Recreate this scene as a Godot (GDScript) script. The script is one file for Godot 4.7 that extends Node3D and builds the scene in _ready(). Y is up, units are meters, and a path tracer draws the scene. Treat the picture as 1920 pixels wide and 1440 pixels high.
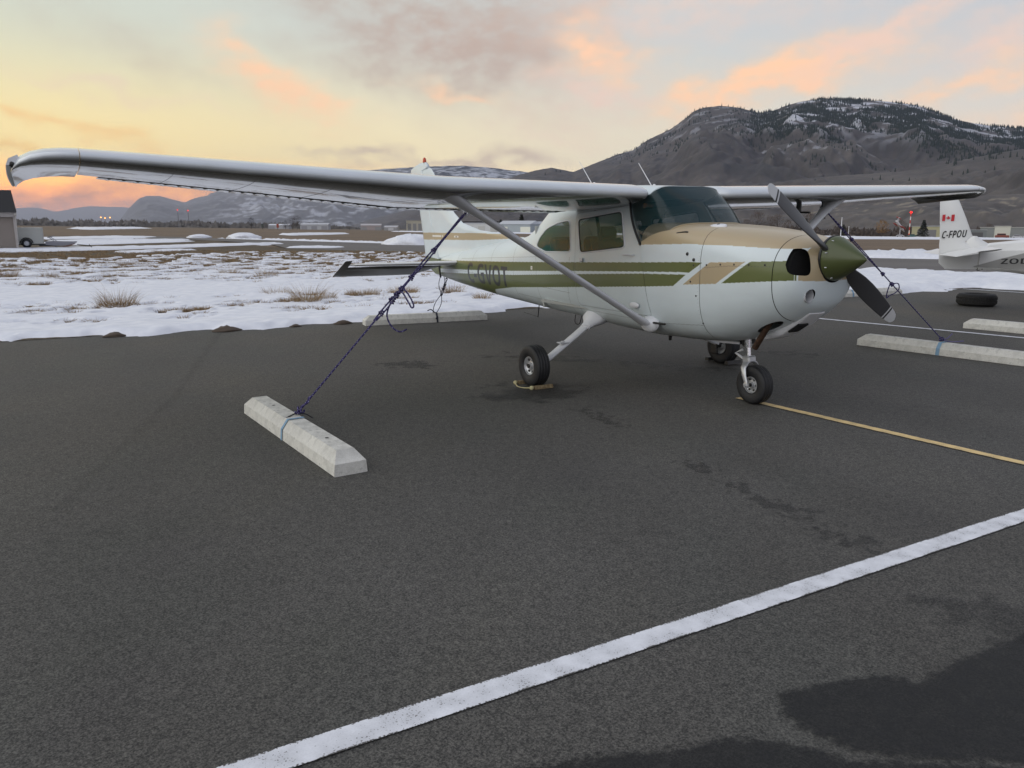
extends Node3D

const CAM_H := 1.601
const PA0 := -1.1
const PAW := 8.6
const PU0 := 0.4
const PUH := 2.2
var M := {}
var rng := RandomNumberGenerator.new()
var fn := FastNoiseLite.new()
var fn2 := FastNoiseLite.new()
var ridge_n := FastNoiseLite.new()
var taken := {}

func _ready():
	rng.seed = 7
	fn.seed = 3; fn.noise_type = FastNoiseLite.TYPE_SIMPLEX_SMOOTH; fn.fractal_type = FastNoiseLite.FRACTAL_FBM; fn.fractal_octaves = 4; fn.frequency = 1.0
	fn2.seed = 11; fn2.noise_type = FastNoiseLite.TYPE_SIMPLEX_SMOOTH; fn2.fractal_type = FastNoiseLite.FRACTAL_NONE; fn2.frequency = 1.0
	ridge_n.seed = 21; ridge_n.noise_type = FastNoiseLite.TYPE_SIMPLEX_SMOOTH; ridge_n.fractal_type = FastNoiseLite.FRACTAL_RIDGED; ridge_n.fractal_octaves = 5; ridge_n.frequency = 1.0
	# ---- camera, sky, sun, exposure
	var cam := Camera3D.new(); cam.name = "camera"
	cam.position = Vector3(0, CAM_H, 0)
	cam.rotation.x = -0.2020
	cam.fov = rad_to_deg(2.0 * atan(720.0 / 1475.4))
	cam.near = 0.05; cam.far = 30000.0
	add_child(cam); cam.current = true
	var env := Environment.new()
	env.tonemap_mode = Environment.TONE_MAPPER_LINEAR
	env.tonemap_exposure = EXPOSURE
	env.background_mode = Environment.BG_SKY
	var sky := Sky.new(); var pm := PanoramaSkyMaterial.new()
	pm.panorama = ImageTexture.create_from_image(make_sky())
	pm.energy_multiplier = SKY_E
	sky.sky_material = pm; env.sky = sky
	env.ambient_light_source = Environment.AMBIENT_SOURCE_SKY
	env.reflected_light_source = Environment.REFLECTION_SOURCE_SKY
	env.sdfgi_enabled = true; env.ssao_enabled = true; env.ssil_enabled = true
	env.fog_enabled = true; env.fog_mode = Environment.FOG_MODE_EXPONENTIAL
	env.fog_density = FOG_D; env.fog_light_color = Color(0.78, 0.85, 1.0)
	env.volumetric_fog_enabled = true; env.volumetric_fog_density = 0.0
	var haze := FogVolume.new(); haze.name = "valley_haze"; haze.size = Vector3(11500, 400, 13400); haze.position = V(-6050, 7350, 30)
	var hm := FogMaterial.new(); hm.density = 0.00010; hm.albedo = Color(0.93, 0.93, 0.96); haze.material = hm
	add_child(haze); haze.set_meta("label", "evening haze lying in the valley at left"); haze.set_meta("category", "haze"); haze.set_meta("kind", "stuff")
	var we := WorldEnvironment.new(); we.name = "world_environment"; we.environment = env; add_child(we)
	var sun := DirectionalLight3D.new(); sun.name = "dusk_skylight"
	sun.light_energy = SUN_E; sun.light_color = Color(1.0, 0.99, 0.97); sun.light_angular_distance = 100.0; sun.shadow_enabled = true
	add_child(sun); sun.look_at_from_position(Vector3.ZERO, -Vector3(-0.72, 0.55, 0.42), Vector3.UP)
	# ---- structure
	materials()
	build_ground()
	build_mountains()
	# ---- things
	build_apron_marks()
	build_aircraft()
	build_second_aircraft()
	build_blocks_and_ropes()
	build_near_vegetation()
	build_far_things()

const EXPOSURE := 1.12
const SKY_E := 1.11
const FOG_D := 0.000028
const SUN_E := 0.50

# ============================================================ sky
func lerp3(a: Color, b: Color, t: float) -> Color:
	return a.lerp(b, clampf(t, 0.0, 1.0))

func clear_air(az: float, el: float) -> Color:
	# az in degrees from the camera's forward direction (right positive), el in degrees
	var d := absf(wrapf(az + 46.0, -180.0, 180.0))     # from where the sun went down
	var west := exp(-pow(d / 36.0, 2.0))
	var mid := exp(-pow(d / 95.0, 2.0))
	var low := lerp3(Color8(206, 190, 190), Color8(240, 212, 165), mid)
	low = lerp3(low, Color(2.0, 1.10, 0.16), west * 1.25)
	var band := lerp3(Color8(198, 196, 203), Color8(220, 210, 184), mid)
	band = lerp3(band, Color8(253, 227, 158), west * 1.25)
	var high := lerp3(Color8(170, 174, 188), Color8(192, 200, 200), mid)
	high = lerp3(high, Color8(206, 207, 178), west * 0.6)
	var zen := Color8(128, 141, 168)
	var c := lerp3(low, band, smoothstep(0.0, 4.6, el))
	c = lerp3(c, high, smoothstep(4.0, 13.5, el))
	return lerp3(c, zen, smoothstep(13.0, 70.0, el))

func blob(az: float, el: float, b: Array) -> float:
	var dx := az - float(b[0]); var dy := el - float(b[1])
	var r := deg_to_rad(float(b[4])); var c := cos(r); var s := sin(r)
	var u := (dx * c + dy * s) / float(b[2]); var v := (-dx * s + dy * c) / float(b[3])
	var q := u * u + v * v
	return exp(-q * 1.1) if q < 6.0 else 0.0

func make_sky() -> Image:
	var W := 4096; var H := 2048
	var n1 := FastNoiseLite.new(); n1.seed = 5; n1.frequency = 1.0; n1.fractal_type = FastNoiseLite.FRACTAL_FBM; n1.fractal_octaves = 5; n1.noise_type = FastNoiseLite.TYPE_SIMPLEX_SMOOTH
	var mauve := Color8(176, 158, 148); var peach := Color8(245, 197, 160); var pink := Color8(222, 194, 180)
	# every cloud: azimuth, elevation, half width, half height, tilt, colour, strength
	var clouds := [
		[-5.5, 12.4, 10.5, 3.4, -16, mauve, 0.80], [-9.5, 10.8, 4.0, 1.8, -30, mauve, 0.45], [-1.2, 12.2, 3.2, 2.6, -25, mauve, 0.75], [2.6, 12.6, 4.5, 2.2, 10, mauve, 0.6], [-17.0, 9.9, 3.2, 1.2, -32, peach, 0.95], [-13.8, 8.0, 3.0, 1.3, -25, peach, 0.7],
		[5.0, 11.0, 2.4, 1.1, 12, peach, 1.0], [4.6, 12.3, 2.0, 1.0, 20, peach, 0.5], [6.0, 8.9, 4.2, 1.6, -6, pink, 0.8], [8.5, 10.4, 2.6, 0.9, 4, peach, 0.6],
		[19.3, 9.7, 5.6, 1.5, 13, peach, 1.3], [17.2, 9.5, 2.6, 1.0, 10, peach, 0.8], [13.6, 8.0, 4.2, 1.1, 14, peach, 0.9], [22.6, 11.0, 4.5, 0.9, 24, pink, 0.9], [26.6, 12.3, 4.0, 0.8, 26, pink, 0.9],
		[31.0, 10.6, 5.0, 1.5, 14, pink, 0.75], [28.5, 8.2, 6.0, 0.8, 20, peach, 0.7], [33.0, 6.0, 5.0, 1.4, 8, peach, 0.5], [13.0, 13.8, 13.0, 2.0, 4, pink, 0.6], [-3.4, 8.6, 3.0, 0.5, -12, peach, 0.6],
		[-2.6, 4.4, 4.2, 0.42, -3, mauve, 0.7], [-9.8, 4.4, 4.0, 0.35, -4, mauve, 0.55], [1.4, 4.5, 2.2, 0.5, 0, mauve, 0.5], [-29.0, 5.9, 7.0, 0.5, -10, Color8(240, 190, 120), 0.6], [-26.0, 8.2, 6.0, 0.5, -12, pink, 0.35], [-24.0, 10.5, 7.0, 1.4, -20, mauve, 0.22],
		[-29.0, 1.6, 9.0, 1.0, -2, Color8(232, 150, 100), 0.8], [-21.0, 2.0, 7.0, 0.8, -3, Color8(232, 160, 112), 0.7], [-33.0, 4.2, 5.0, 0.35, -6, Color8(240, 190, 110), 0.6], [2.0, 6.4, 5.0, 1.0, -5, pink, 0.3]]
	# the whole dome, small first: air and a broken veil
	var w := 512; var h := 256
	var small := Image.create(w, h, false, Image.FORMAT_RGBF)
	for y in h:
		var el := 90.0 - (y + 0.5) / h * 180.0
		for x in w:
			var az := (x + 0.5) / w * 360.0 - 180.0
			var c := Color8(120, 112, 108)
			if el > -2.0:
				c = clear_air(az, maxf(el, 0.0))
				var p := Vector3(sin(deg_to_rad(az)), 0, -cos(deg_to_rad(az))) / maxf(tan(deg_to_rad(maxf(el, 4.0))), 0.07)
				var m := smoothstep(0.02, 0.55, n1.get_noise_2d(p.x * 0.55 + 3.0, p.z * 0.9 + 7.0)) * smoothstep(12.0, 22.0, el)
				c = lerp3(c, Color8(196, 178, 178), m * 0.75)
			small.set_pixel(x, y, c.srgb_to_linear())
	small.resize(W, H, Image.INTERPOLATE_BILINEAR)
	# the low sky in full detail
	var y0 := int((90.0 - 24.0) / 180.0 * H); var y1 := int((90.0 + 1.0) / 180.0 * H)
	var x0 := int((180.0 - 62.0) / 360.0 * W); var x1 := int((180.0 + 62.0) / 360.0 * W)
	for y in range(y0, y1):
		var el := 90.0 - (y + 0.5) / H * 180.0
		var fy := smoothstep(24.0, 19.0, el)
		for x in range(x0, x1):
			var az := (x + 0.5) / W * 360.0 - 180.0
			var c := clear_air(az, maxf(el, 0.0))
			var edge := fy * smoothstep(62.0, 50.0, absf(az))
			var wx := n1.get_noise_2d(az * 0.16, el * 0.30) * 2.6
			var wy := n1.get_noise_2d(az * 0.16 + 40.0, el * 0.30 + 9.0) * 1.3
			var rough := -1.0
			for b in clouds:
				if absf(az - float(b[0])) > float(b[2]) * 2.6 + 3.0 or absf(el - float(b[1])) > (float(b[3]) + absf(sin(deg_to_rad(float(b[4])))) * float(b[2])) * 2.4 + 1.4:
					continue
				if rough < 0.0:
					rough = clampf(0.5 + n1.get_noise_2d(az * 0.34 + el * 0.12 + 11.0, el * 0.75 - az * 0.10) * 1.05 + n1.get_noise_2d(az * 1.5, el * 2.6) * 0.3, 0.0, 1.3)
				var a: float = blob(az + wx, el + wy, b) * float(b[6]) * (0.50 + 0.58 * rough)
				c = lerp3(c, b[5], minf(a, 0.95) * edge)
			var lin := c.srgb_to_linear()
			if edge < 1.0:
				lin = small.get_pixel(x, y).lerp(lin, edge)
			small.set_pixel(x, y, lin)
	# the panorama's seam faces forward: turn it half round
	var turned := Image.create(W, H, false, Image.FORMAT_RGBF)
	turned.blit_rect(small, Rect2i(0, 0, W / 2, H), Vector2i(W / 2, 0))
	turned.blit_rect(small, Rect2i(W / 2, 0, W / 2, H), Vector2i(0, 0))
	return turned

# ============================================================ helpers
func V(x: float, z: float, y := 0.0) -> Vector3:      # east, depth in front of the photographer, height
	return Vector3(x, y, -z)

func sf() -> SurfaceTool:
	var s := SurfaceTool.new(); s.begin(Mesh.PRIMITIVE_TRIANGLES); return s

func made(st: SurfaceTool, mat: Material) -> ArrayMesh:
	st.generate_normals(); st.set_material(mat); return st.commit()

func numbered(called: String) -> String:
	var k: int = taken.get(called, 0); taken[called] = k + 1
	return called if k == 0 else "%s_%03d" % [called, k]

func hang(called: String, mesh: Mesh, parent: Node3D, label := "") -> MeshInstance3D:
	var o := MeshInstance3D.new(); o.name = called; o.mesh = mesh
	if label: o.set_meta("label", label)
	parent.add_child(o, true)
	return o

func part(called: String, st: SurfaceTool, mat: Material, parent: Node3D, label := "") -> MeshInstance3D:
	return hang(called, made(st, mat), parent, label)

func thing(called: String, label: String, category: String, at := Vector3.ZERO, turn := 0.0, group := "") -> Node3D:
	var o := Node3D.new(); o.name = numbered(called); add_child(o); o.position = at; o.rotation.y = turn
	o.set_meta("label", label); o.set_meta("category", category)
	if group: o.set_meta("group", group)
	return o

func solid(called: String, st: SurfaceTool, mat: Material, label: String, category: String, group := "") -> MeshInstance3D:
	var o := MeshInstance3D.new(); o.name = numbered(called); o.mesh = made(st, mat); add_child(o)
	o.set_meta("label", label); o.set_meta("category", category)
	if group: o.set_meta("group", group)
	return o

func struct(called: String, st: SurfaceTool, mat: Material, label: String, kind := "structure") -> MeshInstance3D:
	var o := MeshInstance3D.new(); o.name = numbered(called); o.mesh = made(st, mat); add_child(o)
	o.set_meta("label", label); o.set_meta("category", called.replace("_", " ")); o.set_meta("kind", kind)
	return o

func dup(o: Node3D, at: Vector3, turn: float, label: String, size := 1.0) -> Node3D:
	var c := o.duplicate() as Node3D
	c.name = numbered(str(o.name).rstrip("0123456789").trim_suffix("_")); add_child(c)
	c.position = at; c.rotation = Vector3(0, turn, 0); c.scale = Vector3.ONE * size; c.set_meta("label", label)
	return c

func tri(st: SurfaceTool, a: Vector3, b: Vector3, c: Vector3):
	st.add_vertex(a); st.add_vertex(b); st.add_vertex(c)

func quad(st: SurfaceTool, a: Vector3, b: Vector3, c: Vector3, d: Vector3):
	tri(st, a, b, c); tri(st, a, c, d)

func cbox(st: SurfaceTool, T: Transform3D, size: Vector3, ch := 0.0):
	st.set_smooth_group(-1)
	var h := size * 0.5
	ch = minf(ch, minf(h.x, minf(h.y, h.z)) * 0.9)
	for axis in 3:
		for s in [-1.0, 1.0]:
			var o := [(axis + 1) % 3, (axis + 2) % 3]
			var c4 := []
			for k in [[-1, -1], [1, -1], [1, 1], [-1, 1]]:
				var p := Vector3.ZERO
				p[axis] = s * h[axis]; p[o[0]] = k[0] * (h[o[0]] - ch); p[o[1]] = k[1] * (h[o[1]] - ch)
				c4.append(T * p)
			if s > 0: c4.reverse()
			quad(st, c4[0], c4[1], c4[2], c4[3])
	if ch <= 0.0: return
	for axis in 3:
		var o1 := (axis + 1) % 3; var o2 := (axis + 2) % 3
		for s1 in [-1.0, 1.0]:
			for s2 in [-1.0, 1.0]:
				var p := [Vector3.ZERO, Vector3.ZERO, Vector3.ZERO, Vector3.ZERO]
				for k in 4:
					var q: Vector3 = p[k]
					q[axis] = (-1.0 if k == 0 or k == 3 else 1.0) * (h[axis] - ch)
					q[o1] = s1 * (h[o1] if k < 2 else h[o1] - ch)
					q[o2] = s2 * (h[o2] - ch if k < 2 else h[o2])
					p[k] = T * q
				if s1 * s2 < 0: p.reverse()
				quad(st, p[0], p[1], p[2], p[3])
	for sx in [-1.0, 1.0]:
		for sy in [-1.0, 1.0]:
			for sz in [-1.0, 1.0]:
				tri(st, T * Vector3(sx * h.x, sy * (h.y - ch), sz * (h.z - ch)), T * Vector3(sx * (h.x - ch), sy * h.y, sz * (h.z - ch)), T * Vector3(sx * (h.x - ch), sy * (h.y - ch), sz * h.z))

func at(p: Vector3, turn := 0.0) -> Transform3D:
	return Transform3D(Basis(Vector3.UP, turn), p)

func along(a: Vector3, b: Vector3) -> Transform3D:     # y axis runs from a to b, origin at a
	var y := (b - a).normalized()
	var x := y.cross(Vector3.UP if absf(y.y) < 0.95 else Vector3.RIGHT).normalized()
	return Transform3D(Basis(x, y, x.cross(y)), a)

func tube(st: SurfaceTool, pts: Array, rad, n := 8, caps := true, uvs := 0.0):
	var T := []
	var m := pts.size()
	var x := Vector3.ZERO
	var run := 0.0
	var rings := []
	var runs := []
	for i in m:
		var p: Vector3 = pts[i]
		var d: Vector3 = ((pts[mini(i + 1, m - 1)] as Vector3) - (pts[maxi(i - 1, 0)] as Vector3)).normalized()
		if i == 0:
			x = d.cross(Vector3.UP if absf(d.y) < 0.9 else Vector3.RIGHT).normalized()
		else:
			x = (x - d * x.dot(d)).normalized()
			run += p.distance_to(pts[i - 1])
		var y := d.cross(x)
		var r: float = rad[i] if rad is Array else rad
		var ring := PackedVector3Array()
		for k in n:
			var t := TAU * k / n
			ring.append(p + (x * cos(t) + y * sin(t)) * r)
		rings.append(ring); runs.append(run)
	st.set_smooth_group(0)
	for i in m - 1:
		for k in n:
			var k2 := (k + 1) % n
			var u0 := float(k) / n; var u1 := float(k + 1) / n
			var v0: float = runs[i] * uvs; var v1: float = runs[i + 1] * uvs
			var q := [[rings[i][k], u0, v0], [rings[i][k2], u1, v0], [rings[i + 1][k2], u1, v1], [rings[i + 1][k], u0, v1]]
			for j in [0, 2, 1, 0, 3, 2]:
				if uvs > 0.0: st.set_uv(Vector2(q[j][1], q[j][2]))
				st.add_vertex(q[j][0])
	if caps:
		st.set_smooth_group(-1)
		for e in [0, m - 1]:
			for k in range(1, n - 1):
				if e == 0: tri(st, rings[e][0], rings[e][k], rings[e][k + 1])
				else: tri(st, rings[e][0], rings[e][k + 1], rings[e][k])

func smooth_path(pts: Array, per := 8) -> Array:
	var out := []
	var m := pts.size()
	for i in m - 1:
		var a: Vector3 = pts[maxi(i - 1, 0)]; var b: Vector3 = pts[i]; var c: Vector3 = pts[i + 1]; var d: Vector3 = pts[mini(i + 2, m - 1)]
		for k in per:
			out.append(b.cubic_interpolate(c, a, d, float(k) / per))
	out.append(pts[m - 1])
	return out

func lathe(st: SurfaceTool, T: Transform3D, prof: Array, n := 24, sharp := false):   # prof: [radius, height along y]
	for i in prof.size() - 1:
		st.set_smooth_group(i + 1 if sharp else 0)
		var a: Array = prof[i]; var b: Array = prof[i + 1]
		for k in n:
			var t0 := TAU * k / n; var t1 := TAU * (k + 1) / n
			var p := T * Vector3(a[0] * cos(t0), a[1], a[0] * sin(t0)); var q := T * Vector3(a[0] * cos(t1), a[1], a[0] * sin(t1))
			var r := T * Vector3(b[0] * cos(t1), b[1], b[0] * sin(t1)); var s := T * Vector3(b[0] * cos(t0), b[1], b[0] * sin(t0))
			if a[0] > 0.0: tri(st, p, r, q)
			if b[0] > 0.0: tri(st, p, s, r)

func toned_loft(st: SurfaceTool, rings: Array, tones: Array):      # a closed loft with a colour for each point of the ring
	var n: int = rings[0].size()
	st.set_smooth_group(0)
	for i in rings.size() - 1:
		for k in n:
			var k2 := (k + 1) % n
			for q in [[i, k], [i, k2], [i + 1, k2], [i, k], [i + 1, k2], [i + 1, k]]:
				st.set_color(tones[q[1]]); st.add_vertex(rings[q[0]][q[1]])
	st.set_smooth_group(-1)
	for e in [0, rings.size() - 1]:
		for k in range(1, n - 1):
			for j in [0, k, k + 1]:
				st.set_color(tones[0]); st.add_vertex(rings[e][j])

func loft(st: SurfaceTool, rings: Array, caps := true, smooth := true, closed := true):
	var n: int = rings[0].size()
	st.set_smooth_group(0 if smooth else -1)
	for i in rings.size() - 1:
		for k in n if closed else n - 1:
			var k2 := (k + 1) % n
			quad(st, rings[i][k], rings[i][k2], rings[i + 1][k2], rings[i + 1][k])
	if caps:
		st.set_smooth_group(-1)
		for e in [0, rings.size() - 1]:
			var c := Vector3.ZERO
			for p in rings[e]: c += p
			c /= n
			for k in n:
				if e == 0: tri(st, c, rings[e][(k + 1) % n], rings[e][k])
				else: tri(st, c, rings[e][k], rings[e][(k + 1) % n])

func sdf(poly: PackedVector2Array, p: Vector2) -> float:    # positive inside
	var d := 1e9
	var inside := false
	var n := poly.size()
	var j := n - 1
	for i in n:
		var a := poly[i]; var b := poly[j]
		var e := b - a; var w := p - a
		var t := clampf(w.dot(e) / maxf(e.length_squared(), 1e-9), 0.0, 1.0)
		d = minf(d, (w - e * t).length_squared())
		if (a.y > p.y) != (b.y > p.y) and p.x < (b.x - a.x) * (p.y - a.y) / (b.y - a.y) + a.x:
			inside = not inside
		j = i
	return sqrt(d) if inside else -sqrt(d)

func pv(a: Array) -> PackedVector2Array:
	var o := PackedVector2Array()
	for p in a: o.append(Vector2(p[0], p[1]))
	return o

func std(c: Color, rough := 0.6, metal := 0.0) -> StandardMaterial3D:     # c: linear, real-world base colour
	var m := StandardMaterial3D.new(); m.albedo_color = c.linear_to_srgb(); m.roughness = rough; m.metallic = metal
	return m

func tinted(rough := 0.9) -> StandardMaterial3D:
	var m := StandardMaterial3D.new(); m.vertex_color_use_as_albedo = true; m.roughness = rough
	return m

func speckle(seed_: int, size: int, lo: Color, hi: Color, fine := 0.6, power := 1.0) -> Image:
	# random grains at three sizes; colours are sRGB
	var r := RandomNumberGenerator.new(); r.seed = seed_
	var layers := []
	for s in [size, size / 2, size / 8]:
		var b := PackedByteArray(); b.resize(s * s)
		for i in s * s: b[i] = r.randi() & 255
		var im := Image.create_from_data(s, s, false, Image.FORMAT_L8, b)
		if s != size: im.resize(size, size, Image.INTERPOLATE_CUBIC)
		layers.append(im.get_data())
	var A: PackedByteArray = layers[0]; var B: PackedByteArray = layers[1]; var C: PackedByteArray = layers[2]
	var out := PackedByteArray(); out.resize(size * size * 3)
	for i in size * size:
		var t := (A[i] * fine + B[i] * (0.9 - fine) + C[i] * 0.1) / 255.0
		t = pow(clampf((t - 0.5) * 1.5 + 0.5, 0.0, 1.0), power)
		out[i * 3] = int((lo.r + (hi.r - lo.r) * t) * 255.0); out[i * 3 + 1] = int((lo.g + (hi.g - lo.g) * t) * 255.0); out[i * 3 + 2] = int((lo.b + (hi.b - lo.b) * t) * 255.0)
	return Image.create_from_data(size, size, false, Image.FORMAT_RGB8, out)

func noise_tex(freq: float, lo: Color, hi: Color, seed_ := 1, size := 512, kind := FastNoiseLite.TYPE_SIMPLEX_SMOOTH) -> NoiseTexture2D:
	var t := NoiseTexture2D.new(); t.width = size; t.height = size; t.seamless = true
	var n := FastNoiseLite.new(); n.seed = seed_; n.frequency = freq; n.noise_type = kind; n.fractal_octaves = 5
	t.noise = n
	var g := Gradient.new(); g.set_color(0, lo); g.set_color(1, hi); t.color_ramp = g
	return t

func world_map(m: StandardMaterial3D, tex: Texture2D, metres: float, world := true):
	m.albedo_texture = tex; m.uv1_triplanar = true; m.uv1_world_triplanar = world; m.uv1_scale = Vector3.ONE / metres

func materials():
	var asphalt_tex := ImageTexture.create_from_image(speckle(1, 1024, Color(0.34, 0.34, 0.34), Color(1.0, 0.99, 0.97), 0.5, 0.85))
	M.asphalt = tinted(0.85); world_map(M.asphalt, asphalt_tex, 2.9)
	M.taxiway = tinted(0.9)
	M.stain = std(Color(0.012, 0.012, 0.012), 0.6); M.stain.transparency = BaseMaterial3D.TRANSPARENCY_ALPHA; M.stain.vertex_color_use_as_albedo = true; M.stain.albedo_color = Color.WHITE
	M.field = tinted(0.95); world_map(M.field, noise_tex(0.02, Color(0.72, 0.72, 0.72), Color(1, 1, 1), 4), 6.0)
	M.soil = tinted(0.95); world_map(M.soil, ImageTexture.create_from_image(speckle(5, 512, Color(0.35, 0.33, 0.30), Color(1, 0.98, 0.92), 0.4)), 1.6)
	M.snow = std(Color(0.80, 0.81, 0.83), 0.75); world_map(M.snow, noise_tex(0.012, Color(0.90, 0.91, 0.93), Color(1, 1, 1), 9), 2.2)
	M.hill = tinted(0.95); world_map(M.hill, noise_tex(0.025, Color(0.78, 0.78, 0.78), Color(1, 1, 1), 51, 512), 520.0)
	M.white = std(Color(0.72, 0.725, 0.72), 0.22); M.white.clearcoat_enabled = true; M.white.clearcoat = 0.5; M.white.clearcoat_roughness = 0.06
	world_map(M.white, noise_tex(0.006, Color(0.93, 0.93, 0.92), Color(1, 1, 1), 13), 1.3, false)
	M.white.albedo_color = Color(0.72, 0.725, 0.72).linear_to_srgb()
	M.underside = std(Color(0.20, 0.20, 0.195), 0.10); M.underside.clearcoat_enabled = true; M.underside.clearcoat = 1.0; M.underside.clearcoat_roughness = 0.03
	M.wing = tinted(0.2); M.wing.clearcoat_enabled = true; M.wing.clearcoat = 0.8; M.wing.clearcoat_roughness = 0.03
	world_map(M.wing, noise_tex(0.006, Color(0.93, 0.93, 0.92), Color(1, 1, 1), 13), 1.3, false)
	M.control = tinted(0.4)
	M.part_white = std(Color(0.70, 0.71, 0.73), 0.35)
	M.grey_paint = std(Color(0.52, 0.53, 0.55), 0.3)
	M.olive = std(Color(0.070, 0.085, 0.028), 0.35)
	M.tan = std(Color(0.40, 0.32, 0.20), 0.35)
	M.black = std(Color(0.012, 0.012, 0.013), 0.45)
	M.hole = std(Color(0.004, 0.004, 0.004), 0.9)
	M.seal = std(Color(0.02, 0.02, 0.02), 0.7)
	M.rubber = std(Color(0.016, 0.016, 0.017), 0.62)
	M.old_rubber = std(Color(0.028, 0.027, 0.026), 0.8); world_map(M.old_rubber, noise_tex(0.03, Color(0.6, 0.6, 0.6), Color(1, 1, 1), 17, 256), 0.4, false)
	M.alloy = std(Color(0.55, 0.56, 0.57), 0.35, 0.6)
	M.steel = std(Color(0.75, 0.76, 0.78), 0.12, 1.0)
	M.dark_steel = std(Color(0.05, 0.048, 0.045), 0.5, 0.5)
	M.rust = std(Color(0.13, 0.075, 0.045), 0.6, 0.4); world_map(M.rust, noise_tex(0.02, Color(0.35, 0.33, 0.34), Color(1, 0.95, 0.9), 19, 256), 0.25, false)
	M.prop = std(Color(0.05, 0.05, 0.053), 0.42)
	M.prop_tip = std(Color(0.55, 0.56, 0.56), 0.45)
	M.trim = std(Color(0.36, 0.37, 0.35), 0.8)
	M.seat = std(Color(0.040, 0.038, 0.034), 0.9)
	M.glass = StandardMaterial3D.new(); M.glass.transparency = BaseMaterial3D.TRANSPARENCY_ALPHA; M.glass.albedo_color = Color(0.19, 0.46, 0.39, 0.40); M.glass.roughness = 0.04; M.glass.metallic_specular = 0.28
	M.windshield = StandardMaterial3D.new(); M.windshield.transparency = BaseMaterial3D.TRANSPARENCY_ALPHA; M.windshield.albedo_color = Color(0.13, 0.25, 0.26, 0.48); M.windshield.roughness = 0.05; M.windshield.metallic_specular = 0.34
	M.concrete = std(Color(0.70, 0.69, 0.64), 0.85)
	var cim := speckle(61, 512, Color(0.90, 0.90, 0.88), Color(1, 1, 1), 0.35)
	var cn := FastNoiseLite.new(); cn.seed = 62; cn.frequency = 0.012; cn.fractal_octaves = 4
	for y in 512:
		for x in 512:
			var q := absf(fposmod(x + 256.0, 512.0) - 256.0); var w := absf(fposmod(y + 256.0, 512.0) - 256.0)
			cim.set_pixel(x, y, cim.get_pixel(x, y) * clampf(0.97 + 0.16 * cn.get_noise_2d(q, w) - 0.12 * smoothstep(0.33, 0.5, cn.get_noise_2d(q * 2.0 + 90.0, w * 2.0)), 0.0, 1.0))
	world_map(M.concrete, ImageTexture.create_from_image(cim), 1.1, false)
	M.concrete.heightmap_enabled = true; M.concrete.heightmap_texture = noise_tex(0.12, Color.BLACK, Color.WHITE, 29, 256); M.concrete.heightmap_scale = 0.04
	M.strap = std(Color(0.20, 0.33, 0.45), 0.8)
	M.dark_strap = std(Color(0.03, 0.035, 0.05), 0.8)
	M.wood = std(Color(0.34, 0.27, 0.15), 0.85); world_map(M.wood, noise_tex(0.03, Color(0.6, 0.55, 0.5), Color(1, 1, 1), 31, 256), 0.3, false)
	M.pale_rope = std(Color(0.5, 0.45, 0.25), 0.9)
	var braid := Image.create(32, 64, false, Image.FORMAT_RGB8)
	for y in 64:
		for x in 32:
			var a := int(x * 2 + y) % 64; var b := int(64 + x * 2 - y) % 64
			var light := a < 9 and (y / 8) % 2 == 0 or b < 7 and (y / 8) % 2 == 1
			var c := Color8(160, 156, 186) if light else (Color8(52, 42, 100) if (a / 8 + b / 8) % 2 == 0 else Color8(34, 28, 66))
			braid.set_pixel(x, y, c)
	M.rope = StandardMaterial3D.new(); M.rope.albedo_texture = ImageTexture.create_from_image(braid); M.rope.roughness = 0.85
	M.dark_rope = std(Color(0.02, 0.02, 0.04), 0.9)
	M.paint_white = std(Color(1, 1, 1), 0.7); M.paint_white.albedo_texture = ImageTexture.create_from_image(worn_paint(41, Color8(228, 230, 234), 1.0)); M.paint_white.albedo_color = Color(0.98, 0.98, 0.98)
	M.paint_yellow = std(Color(1, 1, 1), 0.7); M.paint_yellow.albedo_texture = ImageTexture.create_from_image(worn_paint(43, Color8(222, 194, 136), 1.15))

func worn_paint(seed_: int, c: Color, wear: float) -> Image:
	# 3 m of line, sampled in millimetres: paint lost from the tops of the stones, a few hairline cracks, tyre dust
	var n := FastNoiseLite.new(); n.seed = seed_; n.frequency = 0.006; n.fractal_octaves = 4; n.fractal_type = FastNoiseLite.FRACTAL_FBM
	var cr := FastNoiseLite.new(); cr.seed = seed_ + 1; cr.frequency = 0.0042; cr.noise_type = FastNoiseLite.TYPE_CELLULAR; cr.cellular_return_type = FastNoiseLite.RETURN_DISTANCE2_SUB; cr.domain_warp_enabled = true; cr.domain_warp_amplitude = 40.0; cr.domain_warp_frequency = 0.01
	var g := FastNoiseLite.new(); g.seed = seed_ + 2; g.frequency = 0.09; g.fractal_octaves = 2
	var im := Image.create(1400, 96, false, Image.FORMAT_RGB8)
	var dark := Color8(84, 82, 79)
	for y in 96:
		var my := y * 1.2; var rim := minf(my, 114.0 - my)
		for x in 1400:
			var mx := x * 2.143
			var a := n.get_noise_2d(mx, my)
			var s := g.get_noise_2d(mx, my)
			var f := smoothstep(0.54, 0.68, s * 0.9 + a * 0.4 + (wear - 1.0) * 0.2) * 0.8
			f = maxf(f, smoothstep(0.020, 0.006, cr.get_noise_2d(mx, my) + 1.0) * smoothstep(-0.15, 0.10, a) * 0.8)
			if rim < 7.0: f = maxf(f, smoothstep(0.0, 0.35, s + a + (4.0 - rim) * 0.07))
			var base := c.darkened(clampf(0.05 + 0.10 * a - 0.03 * s, 0.0, 0.3))
			im.set_pixel(x, y, base.lerp(dark, clampf(f, 0.0, 1.0)))
	return im

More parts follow.
